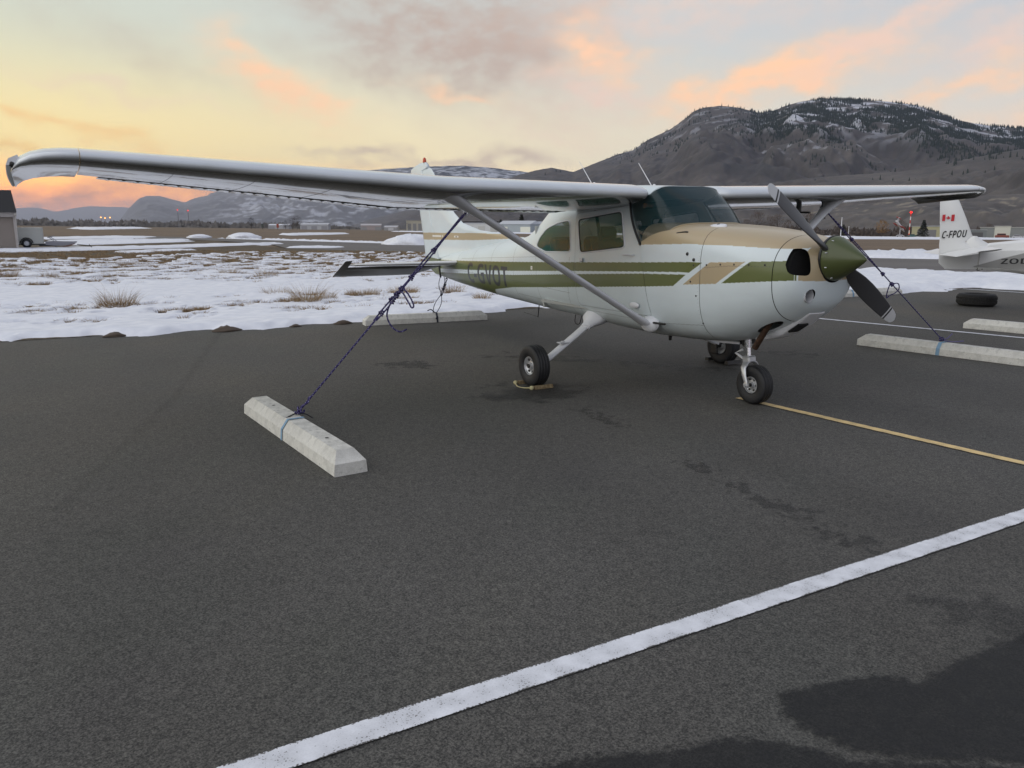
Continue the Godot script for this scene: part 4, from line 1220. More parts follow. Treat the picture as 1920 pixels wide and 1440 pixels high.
func build_aircraft():
	var root := thing("light_aircraft", "white high-wing propeller aircraft with olive and tan stripes, tied down on the apron", "aircraft", V(2.093, 7.105))
	root.basis = Basis(Vector3.UP, atan2(-0.5060, -0.8625)) * Basis(Vector3.BACK, -0.008)
	var skins := {}
	var ripple := noise_tex(0.03, Color.BLACK, Color.WHITE, 71, 512)
	for side in [1.0, -1.0]:
		var m := StandardMaterial3D.new(); m.albedo_texture = ImageTexture.create_from_image(paint(side)); m.roughness = 0.38
		m.clearcoat_enabled = true; m.clearcoat = 0.3; m.clearcoat_roughness = 0.18
		m.heightmap_enabled = true; m.heightmap_texture = ripple; m.heightmap_scale = 0.12
		skins[side] = m
	# outlines, in (aft, up)
	var door := rounded([[0.815, 1.40], [1.02, 1.775], [1.93, 1.705], [1.865, 0.74], [0.655, 0.735]], 0.05)
	var door_win := rounded([[1.150, 1.720], [1.055, 1.368], [1.805, 1.293], [1.885, 1.645]], 0.055)
	var rear_win := rounded([[2.045, 1.632], [1.985, 1.300], [2.55, 1.285], [2.80, 1.335], [2.72, 1.44], [2.55, 1.54], [2.28, 1.607]], 0.06)
	var post := pv([[0.3, 0.3], [0.800, 0.3], [0.800, 1.400], [1.035, 1.775], [1.045, 1.800], [0.815, 1.865], [0.770, 1.92], [0.765, 2.1], [0.3, 2.1]])
	var back_win := rounded([[2.62, -0.1], [2.62, 0.33], [3.25, 0.25], [3.25, -0.1]], 0.05)
	var intake := rounded([[0.240, 1.195], [0.386, 1.205], [0.386, 1.392], [0.240, 1.412]], 0.045)
	var hole := PackedVector2Array()
	for k in 16: hole.append(Vector2(0.205 + 0.048 * cos(TAU * k / 16), 1.035 + 0.055 * sin(TAU * k / 16)))
	var exh := PackedVector2Array()
	for k in 16: exh.append(Vector2(-0.525 + 0.125 * cos(TAU * k / 16), 0.225 + 0.055 * sin(TAU * k / 16)))
	var NP := 44
	var names := {}
	var bowl := ArrayMesh.new(); var cowl := ArrayMesh.new(); var hull := ArrayMesh.new(); var lining := ArrayMesh.new()
	var la := []
	for k in 31: la.append(lerpf(-0.926, -0.778, pow(k / 30.0, 1.6)))
	var la2 := [-0.778, -0.757, -0.736, -0.715, -0.693]
	var lb := []
	for k in 16: lb.append(lerpf(-0.687, 0.018, k / 15.0))
	var lc := []
	for k in 17: lc.append(lerpf(0.022, 0.80, k / 16.0))
	var ld := [0.745, 0.775, 0.80]
	for k in range(1, 60): ld.append(0.80 + k * 0.0425)
	for k in 20: ld.append(3.34 + k * (6.28 - 3.34) / 19.0)
	var panes := []
	for side in [1.0, -1.0]:
		var st := sf()
		skin(skin_grid(NOSE_T, la, NP), side, st, [[intake, 2, 20, NP], [hole, 2, 0, 24]] if side > 0 else [[intake, 2, 20, NP]], [])
		skin(skin_grid(NOSE_T, la2, NP), side, st, [], [])
		st.generate_normals(); st.set_material(skins[side]); bowl = st.commit(bowl)
		st = sf()
		skin(skin_grid(NOSE_T, lb, NP), side, st, [[exh, 1, 0, 16]] if side > 0 else [], [])
		st.generate_normals(); st.set_material(skins[side]); cowl = st.commit(cowl)
		# hull: deck ahead of the cabin, cabin and tail cone
		st = sf()
		var dm := sf(); var wm := sf(); var qm := sf(); var bm := sf()
		for x in [dm, wm, qm, bm]: x.set_smooth_group(0)
		skin(skin_grid(NOSE_T, lc, NP), side, st, [[door, 0, 0, NP]], [[shrink(door, -0.004), 0, 8, 40, dm, []]])
		skin(skin_grid(CABIN_T, ld, NP), side, st, [[door, 0, 0, NP], [rear_win, 0, 20, 40], [post, 0, 0, NP], [back_win, 1, 26, NP]], [[shrink(door, -0.004), 0, 8, 42, dm, [door_win]], [door_win, 0, 20, 42, wm, []], [rear_win, 0, 20, 40, qm, []], [back_win, 1, 26, NP, bm, []]])
		st.generate_normals(); st.set_material(skins[side]); hull = st.commit(hull)
		var d := part("door", dm, skins[side], root, "right cabin door with window" if side > 0 else "left cabin door")
		part("window", wm, M.glass, d)
		var fr := sf(); rim_tube(fr, door_win, CABIN_T, side, 0.0075, 0.001); part("window_frame", fr, M.part_white, d)
		fr = sf(); rim_tube(fr, shrink(door_win, -0.010), CABIN_T, side, 0.006, 0.0); part("window_seal", fr, M.seal, d)
		fr = sf()
		cbox(fr, at(Vector3(side * 0.548, 1.226, 1.755)), Vector3(0.022, 0.042, 0.05), 0.006); part("latch", fr, M.alloy, d)
		fr = sf()
		cbox(fr, at(Vector3(side * 0.548, 1.302, 0.98)), Vector3(0.016, 0.014, 0.17), 0.005); part("handle", fr, M.part_white, d)
		fr = sf()
		lathe(fr, Transform3D(Basis(Vector3.BACK, -side * PI / 2), Vector3(side * 0.538, 0.828, 0.88)) * Transform3D(Basis.from_scale(Vector3(0.4, 1, 1)), Vector3.ZERO), [[0.072, 0.0], [0.068, 0.006], [0.05, 0.010], [0.001, 0.011]], 16); part("door_vent", fr, M.part_white, d)
		part("cabin_window", qm, M.glass, root, "curved rear side window")
		fr = sf(); rim_tube(fr, rear_win, CABIN_T, side, 0.006, 0.001); part("window_trim", fr, M.part_white, root)
		panes.append(bm)
		var ln := sf()
		var li := []
		for k in 47: li.append(0.78 + k * 0.06)
		skin(skin_grid(CABIN_T, li, NP, 0.016), side, ln, [[shrink(door_win, 0.006), 0, 20, 42], [shrink(rear_win, 0.006), 0, 20, 42], [post, 0, 0, NP], [back_win, 1, 26, NP]], [])
		ln.generate_normals(); ln.set_material(M.trim); lining = ln.commit(lining)
	hang("fuselage", hull, root, "white fuselage lettered C-GVOT")
	var cw := hang("cowling", cowl, root, "white cowling with tan top and olive stripe")
	var nb := hang("nose_bowl", bowl, root)
	hang("cabin_lining", lining, root)
	for k in 2: part("rear_window", panes[k], M.glass, root)
	# nose details
	var st := sf()
	var inner := []
	for k in 8: inner.append(lerpf(-0.80, -0.55, k / 7.0))
	for side in [1.0, -1.0]: skin(skin_grid(NOSE_T, inner, 28, 0.03), side, st, [], [])
	for side in [1.0, -1.0]:
		var face: PackedVector3Array = skin_grid(NOSE_T, [-0.80], 28, 0.012)[0]
		for k in 28: tri(st, Vector3(0, 1.2, -0.80), face[k] * Vector3(side, 1, 1), face[k + 1] * Vector3(side, 1, 1))
	part("engine_baffle", st, M.hole, root)
	st = sf()
	var T := Transform3D(Basis(Vector3.RIGHT, PI / 2), Vector3(0.205, 1.035, -0.90))
	lathe(st, T * Transform3D(Basis.from_scale(Vector3(0.048, 1, 0.055)), Vector3.ZERO), [[1.0, 0.02], [0.99, 0.16]], 20)
	part("intake_duct", st, M.grey_paint, nb)
	st = sf()
	lathe(st, T * Transform3D(Basis.from_scale(Vector3(0.047, 1, 0.054)), Vector3.ZERO), [[1.0, 0.10], [0.80, 0.101], [0.78, 0.16], [0.001, 0.161]], 20)
	part("landing_lamp", st, M.alloy, nb)
	# lower scoop under the nose
	st = sf()
	var sc := []
	for q in [[-0.80, 0.872, 0.10, 0.02], [-0.70, 0.795, 0.115, 0.035], [-0.55, 0.70, 0.12, 0.05], [-0.42, 0.645, 0.11, 0.045], [-0.25, 0.585, 0.09, 0.02]]:
		var ring := PackedVector3Array()
		for k in 12:
			var t := TAU * k / 12
			ring.append(Vector3(q[2] * signf(cos(t)) * pow(absf(cos(t)), 0.5), q[1] + 0.02 + q[3] * signf(sin(t)) * pow(absf(sin(t)), 0.5), q[0]))
		sc.append(ring)
	loft(st, sc)
	var scoop := part("air_scoop", st, M.part_white, cw)
	st = sf()
	cbox(st, Transform3D(Basis(Vector3.RIGHT, 0.60), Vector3(0.04, 0.745, -0.655)), Vector3(0.12, 0.02, 0.13), 0.004)
	part("filter_opening", st, M.hole, cw)
	st = sf()
	tube(st, [Vector3(0.21, 0.93, -0.60), Vector3(0.22, 0.76, -0.495), Vector3(0.23, 0.550, -0.372)], 0.027, 14, false)
	tube(st, [Vector3(0.23, 0.550, -0.372), Vector3(0.226, 0.62, -0.41)], 0.024, 14, false)
	part("exhaust_pipe", st, M.rust, root)
	for f in [[0.30, 1.338, 0.182], [0.30, 1.29, 0.10]]:
		st = sf()
		lathe(st, Transform3D(Basis(Vector3.BACK, -PI / 2), Vector3(half_width(NOSE_T, f[2], f[1]) - 0.002, f[1], f[2])), [[0.016, 0.0], [0.014, 0.008], [0.001, 0.010]], 10)
		part("cowl_vent", st, M.dark_steel, cw)
	for q in [[0.10, 1.243], [-0.05, 1.252], [-0.20, 1.262], [-0.34, 1.268], [-0.48, 1.272], [-0.62, 1.275], [0.13, 1.10], [0.06, 0.98], [0.02, 0.74]]:
		st = sf()
		lathe(st, Transform3D(Basis(Vector3.BACK, -PI / 2), Vector3(half_width(NOSE_T, q[0], q[1]) - 0.001, q[1], q[0])), [[0.009, 0.0], [0.008, 0.003], [0.001, 0.004]], 10)
		part("cowl_fastener", st, M.dark_steel, cw)
	# grab handle and oil door on the deck
	st = sf()
	tube(st, smooth_path([Vector3(0.455, 1.478, 0.40), Vector3(0.47, 1.510, 0.39), Vector3(0.462, 1.522, 0.33), Vector3(0.455, 1.525, 0.27), Vector3(0.445, 1.502, 0.255)]), 0.008, 6)
	part("grab_handle", st, M.dark_steel, cw)
	st = sf()
	lathe(st, Transform3D(Basis(Vector3.BACK, -0.22), Vector3(0.27, deck_height(NOSE_T, 0.08, 0.27) + 0.004, 0.08)) * Transform3D(Basis.from_scale(Vector3(0.55, 1, 1.1)), Vector3.ZERO), [[0.085, -0.01], [0.082, 0.004], [0.06, 0.010], [0.001, 0.012]], 20)
	var od := part("oil_door", st, M.part_white, cw)
	st = sf()
	lathe(st, Transform3D(Basis(Vector3.BACK, -0.22), Vector3(0.27, deck_height(NOSE_T, 0.08, 0.27) + 0.012, 0.08)), [[0.016, 0.0], [0.014, 0.006], [0.001, 0.007]], 8)
	part("oil_door_latch", st, M.dark_steel, od)
	# windshield
	st = sf(); st.set_smooth_group(0)
	var NW := 40; var NQ := 12
	var wg := []
	for i in NW * 2 + 1:
		var s := (i - NW) / float(NW); var p := absf(s); var sg := signf(s)
		var b: Vector3; var t: Vector3
		if p < 0.72:
			var r := 0.455 * p / 0.72
			var a := 0.36 + 0.14 * pow(r / 0.5, 2.0)
			b = Vector3(r * sg, deck_height(NOSE_T, a, r) + 0.003, a)
			var rt := 0.430 * p / 0.72
			var at_ := 0.768 + 0.040 * pow(p / 0.72, 4.0)
			t = Vector3(rt * sg, roof_height(CABIN_T, at_, rt) + 0.004, at_)
		else:
			var f := (p - 0.72) / 0.28
			var r := lerpf(0.455, 0.532, 1.0 - pow(1.0 - f, 1.7))
			var a := lerpf(0.476, 0.805, f)
			b = Vector3(r * sg, lerpf(deck_height(NOSE_T, 0.476, 0.455) + 0.003, 1.400, pow(f, 0.8)), a)
			var a2 := lerpf(0.808, 1.045, f); var u2 := lerpf(roof_height(CABIN_T, 0.808, 0.43) + 0.004, 1.80, pow(f, 0.8))
			t = Vector3((half_width(CABIN_T, a2, u2) + 0.003) * sg, u2, a2)
		var row := PackedVector3Array()
		for k in NQ + 1:
			var q := k / float(NQ)
			var c := b.lerp(t, q)
			var bulge := sin(PI * q) * (0.022 if p < 0.72 else 0.022 + 0.012 * (p - 0.72) / 0.28)
			c += (Vector3(0, 0.6, -0.8).lerp(Vector3(sg, 0.05, -0.15), smoothstep(0.62, 0.85, p))).normalized() * bulge
			row.append(c)
		wg.append(row)
	loft(st, wg, false, true, false)
	var ws := part("windshield", st, M.windshield, root, "tinted wrap-around windshield")
	for e in [0, NW * 2]:
		st = sf()
		var pts := []
		for k in NQ + 1: pts.append((wg[e][k] as Vector3) * Vector3(1.006, 1, 1) + Vector3(0, 0, 0.006))
		tube(st, pts, 0.011, 6)
		part("windshield_seal", st, M.seal, ws)
	st = sf()
	var base := []
	for i in NW * 2 + 1: base.append((wg[i][0] as Vector3) + Vector3(0, 0.001, 0))
	tube(st, base, 0.0055, 5)
	part("windshield_seal", st, M.tan, ws)
	# inside the cabin
	st = sf()
	var gs := []
	for k in 9:
		var a := 0.37 + 0.40 * k / 8.0
		var ring := PackedVector3Array()
		for j in 13:
			var r := lerpf(-0.45, 0.45, j / 12.0)
			ring.append(Vector3(r, minf(deck_height(NOSE_T, a, r), 1.60) - 0.02 + 0.015 * sin(PI * j / 12.0) * k / 8.0, a))
		gs.append(ring)
	loft(st, gs, false, true, false)
	cbox(st, at(Vector3(0, 1.40, 0.80)), Vector3(0.90, 0.34, 0.03), 0.01)
	part("instrument_panel", st, M.black, root)
	for x in [0.235, -0.235]:
		for z in [1.62, 2.42]:
			st = sf()
			cbox(st, Transform3D(Basis(Vector3.RIGHT, 0.06), Vector3(x, 0.93, z - 0.22)), Vector3(0.42, 0.14, 0.46), 0.04)
			cbox(st, Transform3D(Basis(Vector3.RIGHT, 0.20), Vector3(x, 1.20, z + 0.05)), Vector3(0.42, 0.50, 0.11), 0.045)
			if z < 2.0: cbox(st, Transform3D(Basis(Vector3.RIGHT, 0.20), Vector3(x, 1.50, z + 0.11)), Vector3(0.24, 0.13, 0.08), 0.03)
			part("seat", st, M.seat, root)
		st = sf()
		tube(st, [Vector3(x, 1.33, 0.82), Vector3(x, 1.33, 0.98)], 0.014, 8)
		var yoke := []
		for k in 13:
			var t := lerpf(-0.4, PI + 0.4, k / 12.0)
			yoke.append(Vector3(x + 0.13 * cos(t), 1.36 - 0.09 * sin(t), 0.98))
		tube(st, yoke, 0.013, 6)
		part("control_yoke", st, M.black, root)
	st = sf()
	cbox(st, at(Vector3(0, 0.72, 1.7)), Vector3(0.94, 0.03, 1.9))
	part("cabin_floor", st, M.trim, root)
	st = sf()
	cbox(st, Transform3D(Basis(Vector3.RIGHT, 0.2), Vector3(0, 1.10, 2.80)), Vector3(0.80, 0.95, 0.03))
	part("baggage_wall", st, M.trim, root)
	for s in [1.0, -1.0]:
		st = sf()
		tube(st, [Vector3(0.47 * s, 1.74, 1.62), Vector3(0.36 * s, 1.45, 1.68), Vector3(0.30 * s, 1.20, 1.62)], 0.018, 6)
		part("shoulder_belt", st, M.black, root)
	# spinner and propeller
	var hub := Vector3(0, 1.325, -0.942)
	var PT := Transform3D(Basis(Vector3.RIGHT, -PI / 2), hub)
	st = sf()
	lathe(st, PT, [[0.001, -0.02], [0.172, -0.02], [0.176, 0.0], [0.168, 0.026], [0.142, 0.073], [0.108, 0.129], [0.071, 0.185], [0.036, 0.236], [0.013, 0.264], [0.001, 0.271]], 40)
	var prop := Node3D.new(); prop.name = "propeller"; root.add_child(prop, true)
	part("spinner", st, M.olive, prop)
	st = sf()
	lathe(st, PT, [[0.172, -0.035], [0.180, -0.03], [0.180, -0.012], [0.172, -0.008]], 36, true)
	part("spinner_backplate", st, M.black, prop)
	for k in 9:
		st = sf()
		var t := TAU * k / 9 + 0.3
		lathe(st, Transform3D(Basis(Vector3.RIGHT, -PI / 2), hub + Vector3(cos(t) * 0.168, sin(t) * 0.166, -0.03)), [[0.006, -0.01], [0.005, 0.006], [0.001, 0.007]], 6)
		part("spinner_screw", st, M.alloy, prop)
	for s in [1.0, -1.0]:
		var dir := Vector3(sin(0.98) * s, cos(0.98) * s, 0)
		var side_v := dir.cross(Vector3.FORWARD).normalized()
		var blade := []; var tipb := []; var band := []
		for q in [[0.06, 0.075, 0.055, 62], [0.12, 0.075, 0.052, 58], [0.18, 0.085, 0.044, 52], [0.26, 0.112, 0.034, 45], [0.36, 0.135, 0.027, 37], [0.48, 0.146, 0.021, 30], [0.60, 0.144, 0.017, 25], [0.72, 0.134, 0.014, 21], [0.80, 0.124, 0.012, 19], [0.835, 0.119, 0.011, 18], [0.85, 0.117, 0.0108, 18], [0.868, 0.114, 0.0104, 17.6], [0.885, 0.111, 0.010, 17], [0.92, 0.102, 0.009, 16], [0.95, 0.086, 0.008, 16], [0.968, 0.062, 0.006, 16], [0.98, 0.022, 0.003, 16]]:
			var th := -deg_to_rad(q[3])
			var cv: Vector3 = side_v * cos(th) + Vector3.FORWARD * sin(th); var nv := dir.cross(cv)
			var ring := PackedVector3Array()
			var c: Vector3 = hub + Vector3(0, 0, 0.0) + dir * q[0]
			for j in 18:
				var t := TAU * j / 18
				var y := sin(t)
				ring.append(c + cv * cos(t) * q[1] * 0.5 + nv * (y * q[2] * (0.75 if y > 0 else 0.35) * (1.0 if cos(t) < 0.2 else 0.85)))
			if q[0] <= 0.836: blade.append(ring)
			if q[0] >= 0.834 and q[0] <= 0.851: band.append([ring, 0])
			if q[0] >= 0.849 and q[0] <= 0.869: tipb.append([ring, 1])
			if q[0] >= 0.867 : tipb.append([ring, 2])
		var st2 := sf(); loft(st2, blade)
		var bl := part("blade", st2, M.prop, prop)
		st2 = sf(); loft(st2, [band[0][0], band[1][0]], false); part("tip_band", st2, M.prop_tip, bl)
		st2 = sf(); loft(st2, [tipb[0][0], tipb[1][0]], false); part("tip_band", st2, M.black, bl)
		var rest := []
		for x in range(2, tipb.size()): rest.append(tipb[x][0])
		st2 = sf(); loft(st2, rest); part("blade_tip", st2, M.prop_tip, bl)
		st2 = sf()
		lathe(st2, Transform3D(along(Vector3.ZERO, dir).basis, hub + Vector3(0, 0, 0.0) + dir * 0.118), [[0.060, 0.0], [0.058, 0.022], [0.05, 0.03]], 18); part("blade_cuff", st2, M.black, bl)
	# wings, roof fairing, aerials
	build_wing(root, 1.0, 2.068); build_wing(root, -1.0, 1.990)
	for a in [[0.22, 2.03, 2.02, 0.22, 2.262, 2.27], [0.0, 1.985, 1.30, 0.0, 2.205, 1.525]]:
		st = sf()
		tube(st, [Vector3(a[0], a[1] - 0.06, a[2] - 0.03), Vector3(a[3], a[4], a[5])], [0.0055, 0.003], 6)
		lathe(st, at(Vector3(a[0], a[1] - 0.05, a[2] - 0.03)), [[0.03, 0.0], [0.022, 0.03], [0.008, 0.05]], 10)
		part("whip_aerial", st, M.part_white, root)
	# under the left wing: pitot tube and vent
	st = sf()
	var wp := wing_point(1.85, 1.99, 0.16, true) * Vector3(-1, 1, 1)
	cbox(st, at(wp + Vector3(0, -0.05, 0.02)), Vector3(0.03, 0.12, 0.06), 0.008)
	tube(st, [wp + Vector3(0, -0.105, 0.05), wp + Vector3(0, -0.108, -0.13)], 0.0105, 8)
	part("pitot_tube", st, M.black, root)
	st = sf()
	wp = wing_point(2.25, 1.99, 0.18, true) * Vector3(-1, 1, 1)
	tube(st, smooth_path([wp + Vector3(0, 0.02, 0), wp + Vector3(0, -0.07, 0), wp + Vector3(0, -0.15, -0.005), wp + Vector3(0, -0.175, -0.05)]), 0.008, 6)
	tube(st, [wp + Vector3(0, -0.05, 0.03), wp + Vector3(0, -0.05, -0.05)], 0.006, 6)
	part("fuel_vent", st, M.black, root)
	# tail
	st = sf()
	var fin := []
	for q in [[1.06, 4.9, 6.30, 0.06], [1.25, 4.55, 6.40, 0.06], [1.40, 3.55, 6.475, 0.055], [1.50, 5.02, 6.52, 0.055], [1.60, 5.55, 6.56, 0.055], [1.75, 5.83, 6.625, 0.052], [1.95, 6.08, 6.71, 0.048], [2.15, 6.29, 6.79, 0.042], [2.35, 6.50, 6.875, 0.036], [2.43, 6.60, 6.905, 0.03], [2.455, 6.66, 6.91, 0.014]]:
		var ring := PackedVector3Array()
		var L: float = q[2] - q[1]
		for k in 21:
			var x := 0.5 * (1.0 - cos(PI * k / 20.0))
			ring.append(Vector3(q[3] * pow(minf(x * L / 0.35, 1.0), 0.5) * (1.0 - 0.25 * x), q[0], q[1] + x * L))
		for k in range(19, 0, -1):
			var x := 0.5 * (1.0 - cos(PI * k / 20.0))
			ring.append(Vector3(-q[3] * pow(minf(x * L / 0.35, 1.0), 0.5) * (1.0 - 0.25 * x), q[0], q[1] + x * L))
		fin.append(ring)
	loft_uv(st, fin)
	part("fin", st, skins[1.0], root, "white tail fin with tan band")
	st = sf()
	var rud := []
	for q in [[0.80, 6.31, 6.55, 0.03], [0.90, 6.32, 6.80, 0.035], [1.0, 6.345, 6.90, 0.04], [1.4, 6.485, 6.99, 0.042], [1.8, 6.655, 7.10, 0.038], [2.2, 6.825, 7.21, 0.03], [2.36, 6.89, 7.36, 0.026], [2.42, 6.92, 7.42, 0.026], [2.455, 6.72, 7.40, 0.024], [2.50, 6.74, 7.26, 0.02], [2.545, 6.79, 7.0, 0.008]]:
		var ring := PackedVector3Array()
		for k in 11: ring.append(Vector3(q[3] * (1.0 - k / 10.0) + 0.003, q[0], lerpf(q[1], q[2], k / 10.0)))
		for k in range(10, -1, -1): ring.append(Vector3(-q[3] * (1.0 - k / 10.0) - 0.003, q[0], lerpf(q[1], q[2], k / 10.0)))
		rud.append(ring)
	loft_uv(st, rud)
	part("rudder", st, skins[1.0], root, "white rudder with olive foot")
	st = sf()
	lathe(st, at(Vector3(0, 2.545, 6.86)), [[0.03, 0.0], [0.03, 0.02], [0.026, 0.05], [0.014, 0.072], [0.001, 0.078]], 12)
	part("beacon", st, std(Color(0.55, 0.08, 0.03), 0.2), root, "red beacon on the tail")
	for side in [1.0, -1.0]:
		st = sf()
		var rings := []
		for q in [[0.03, 5.42, 0.50, 0.115], [0.16, 5.36, 0.60, 0.12], [0.24, 5.375, 0.61, 0.12], [0.6, 5.45, 0.54, 0.12], [1.2, 5.59, 0.40, 0.125], [1.60, 5.685, 0.305, 0.13], [1.635, 5.71, 0.27, 0.09], [1.645, 5.76, 0.20, 0.03]]:
			var ring := foil(q[2], q[3], Vector3(q[0], 1.035, q[1]), 0.08, 14, 0.0)
			var o := PackedVector3Array()
			for p in ring: o.append(Vector3(p.x * side, p.y, p.z))
			if side < 0: o.reverse()
			rings.append(o)
		loft(st, rings)
		part("tailplane", st, M.white, root)
		st = sf()
		rings = []
		for q in [[0.14, 5.995, 6.08, 0.022], [0.46, 5.995, 6.41, 0.022], [1.0, 5.995, 6.40, 0.02], [1.66, 5.995, 6.37, 0.017], [1.665, 5.72, 6.37, 0.02], [1.75, 5.73, 6.36, 0.016], [1.765, 5.76, 6.34, 0.004]]:
			var o := PackedVector3Array()
			for k in 9:
				var f := k / 8.0
				var z := lerpf(q[1], q[2], f); var y: float = 0.985 - (z - 5.985) * 0.40
				o.append(Vector3(q[0] * side, y + q[3] * (1.0 - f) * sqrt(minf(f * 8.0, 1.0)) + 0.002, z))
			for k in range(8, -1, -1):
				var f := k / 8.0
				var z := lerpf(q[1], q[2], f); var y: float = 0.985 - (z - 5.985) * 0.40
				o.append(Vector3(q[0] * side, y - q[3] * (1.0 - f) * sqrt(minf(f * 8.0, 1.0)) - 0.002, z))
			if side < 0: o.reverse()
			rings.append(o)
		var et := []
		for k in 18: et.append(Color(0.66, 0.66, 0.66) if k < 9 else Color(0.10, 0.10, 0.09))  # lower half carries the elevator's underside shade as a dark colour
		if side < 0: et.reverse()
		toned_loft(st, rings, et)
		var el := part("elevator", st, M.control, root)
		st = sf()
		tube(st, [Vector3(1.28 * side, 0.83, 6.36), Vector3(1.28 * side, 0.81, 6.45)], 0.003, 5)
		part("static_wick", st, M.part_white, el)
	# main gear legs, wheels
	for side in [1.0, -1.0]:
		st = sf()
		var a := Vector3(0.40 * side, 0.60, 1.70); var b := Vector3(1.20 * side, 0.225, 1.49)
		var rings := []
		var ax := (b - a).normalized(); var cv := (Vector3.BACK - ax * ax.dot(Vector3.BACK)).normalized(); var nv := ax.cross(cv)
		for f in [0.0, 0.2, 0.5, 0.85, 0.93, 1.0]:
			var c := a.lerp(b, f)
			var ring := PackedVector3Array()
			var w := lerpf(0.060, 0.046, f) * (1.0 if f < 0.9 else 0.85)
			for j in 14:
				var t := TAU * j / 14
				ring.append(c + cv * cos(t) * w * (1.0 if cos(t) < 0 else 1.2) + nv * sin(t) * 0.024)
			rings.append(ring)
		loft(st, rings)
		var leg := part("gear_leg", st, M.part_white, root)
		st = sf()
		rings = []
		for q in [[0.36, 0.635, 0.155, 0.105], [0.43, 0.605, 0.150, 0.085], [0.46, 0.578, 0.115, 0.062], [0.50, 0.555, 0.080, 0.045], [0.565, 0.524, 0.070, 0.032]]:
			var ring := PackedVector3Array()
			for j in 18:
				var t := TAU * j / 18
				var c := Vector3(q[0] * side, q[1], 1.69 - (q[0] - 0.4) * 0.24)
				ring.append(c + cv * cos(t) * q[2] + nv * sin(t) * q[3])
			rings.append(ring)
		loft(st, rings)
		part("gear_fairing", st, M.part_white, leg)
		st = sf()
		cbox(st, Transform3D(Basis(), a.lerp(b, 0.62) + Vector3(0, 0.035, 0.0)), Vector3(0.10, 0.012, 0.09), 0.003)
		cbox(st, Transform3D(Basis(), a.lerp(b, 0.60) + Vector3(0, 0.02, 0.02)), Vector3(0.03, 0.04, 0.04), 0.003)
		part("step", st, M.grey_paint, leg)
		var up: float = 0.208 + 0.0102 * side
		st = sf()
		tube(st, [Vector3(1.16 * side, up + 0.015, 1.49), Vector3(1.34 * side, up, 1.49)], 0.03, 10)
		cbox(st, at(Vector3(1.195 * side, up - 0.03, 1.53)), Vector3(0.04, 0.13, 0.11), 0.015)
		part("brake", st, M.dark_steel, root)
		wheel(root, "main_wheel", Vector3(1.295 * side, up, 1.49), 0.208, 0.152, 0.093, side)
	# nose gear
	st = sf()
	tube(st, [Vector3(0, 0.66, -0.07), Vector3(0, 0.50, -0.085)], 0.032, 14)
	tube(st, [Vector3(0, 0.52, -0.083), Vector3(0, 0.40, -0.10)], 0.024, 14)
	part("oleo_strut", st, M.steel, root)
	st = sf()
	cbox(st, Transform3D(Basis(Vector3.RIGHT, 0.13), Vector3(0, 0.395, -0.105)), Vector3(0.10, 0.06, 0.085), 0.012)
	for s in [1.0, -1.0]:
		var ring_a := []
		for q in [[0.0, 0.385, -0.11, 0.035, 0.016], [0.052, 0.368, -0.115, 0.034, 0.014], [0.088, 0.325, -0.125, 0.032, 0.011], [0.099, 0.265, -0.145, 0.028, 0.009], [0.099, 0.20, -0.172, 0.022, 0.009], [0.099, 0.165, -0.185, 0.021, 0.009]]:
			var ring := PackedVector3Array()
			var nrm := Vector3(0.0, 1.0, 0.0).lerp(Vector3(1, 0, 0), smoothstep(0.0, 0.09, q[0]))
			for j in 10:
				var t := TAU * j / 10
				var off: Vector3 = Vector3(0, 0, 1) * cos(t) * q[3] + nrm.normalized() * sin(t) * q[4]
				ring.append(Vector3((q[0] + off.x) * s, q[1] + off.y, q[2] + off.z))
			if s < 0: ring.reverse()
			ring_a.append(ring)
		loft(st, ring_a)
		lathe(st, Transform3D(Basis(Vector3.BACK, -s * PI / 2), Vector3(0.092 * s, 0.178, -0.18)), [[0.028, 0.0], [0.028, 0.018], [0.016, 0.02], [0.014, 0.03], [0.001, 0.031]], 14, true)
	part("nose_fork", st, M.alloy, root)
	st = sf()
	tube(st, [Vector3(0, 0.47, -0.02), Vector3(0, 0.43, 0.06), Vector3(0, 0.385, -0.05)], 0.012, 6)
	tube(st, [Vector3(0.02, 0.53, 0.0), Vector3(0.12, 0.535, 0.16), Vector3(0.2, 0.57, 0.30)], 0.014, 8)
	part("torque_link", st, M.part_white, root)
	st = sf()
	tube(st, [Vector3(-0.03, 0.52, -0.02), Vector3(-0.14, 0.50, 0.06)], 0.03, 8)
	cbox(st, at(Vector3(-0.08, 0.54, 0.03)), Vector3(0.16, 0.05, 0.12), 0.01)
	part("steering_damper", st, M.dark_steel, root)
	wheel(root, "nose_wheel", Vector3(0, 0.176, -0.185), 0.176, 0.132, 0.075, 1.0)
	# small things under the belly
	st = sf()
	tube(st, [Vector3(0.12, 0.60, 3.25), Vector3(0.12, 0.44, 3.28)], 0.006, 6)
	tube(st, [Vector3(0.12, 0.445, 3.28), Vector3(0.12, 0.47, 3.62)], 0.003, 5)
	part("belly_aerial", st, M.black, root)
	st = sf()
	tube(st, smooth_path([Vector3(0.14, 0.58, 2.30), Vector3(0.14, 0.47, 2.34), Vector3(0.14, 0.45, 2.40), Vector3(0.14, 0.48, 2.44), Vector3(0.14, 0.58, 2.42)]), 0.005, 5)
	part("belly_aerial", st, M.black, root)
	st = sf()
	lathe(st, at(Vector3(0.2, 0.475, 0.73)), [[0.001, 0.0], [0.014, 0.004], [0.018, 0.05]], 8)
	part("fuel_drain", st, M.dark_steel, root)
	st = sf()
	cbox(st, Transform3D(Basis(Vector3.UP, 0.10), Vector3(0.538, 0.690, 0.51)), Vector3(0.03, 0.018, 0.15), 0.006)
	part("cabin_step", st, M.dark_steel, root)
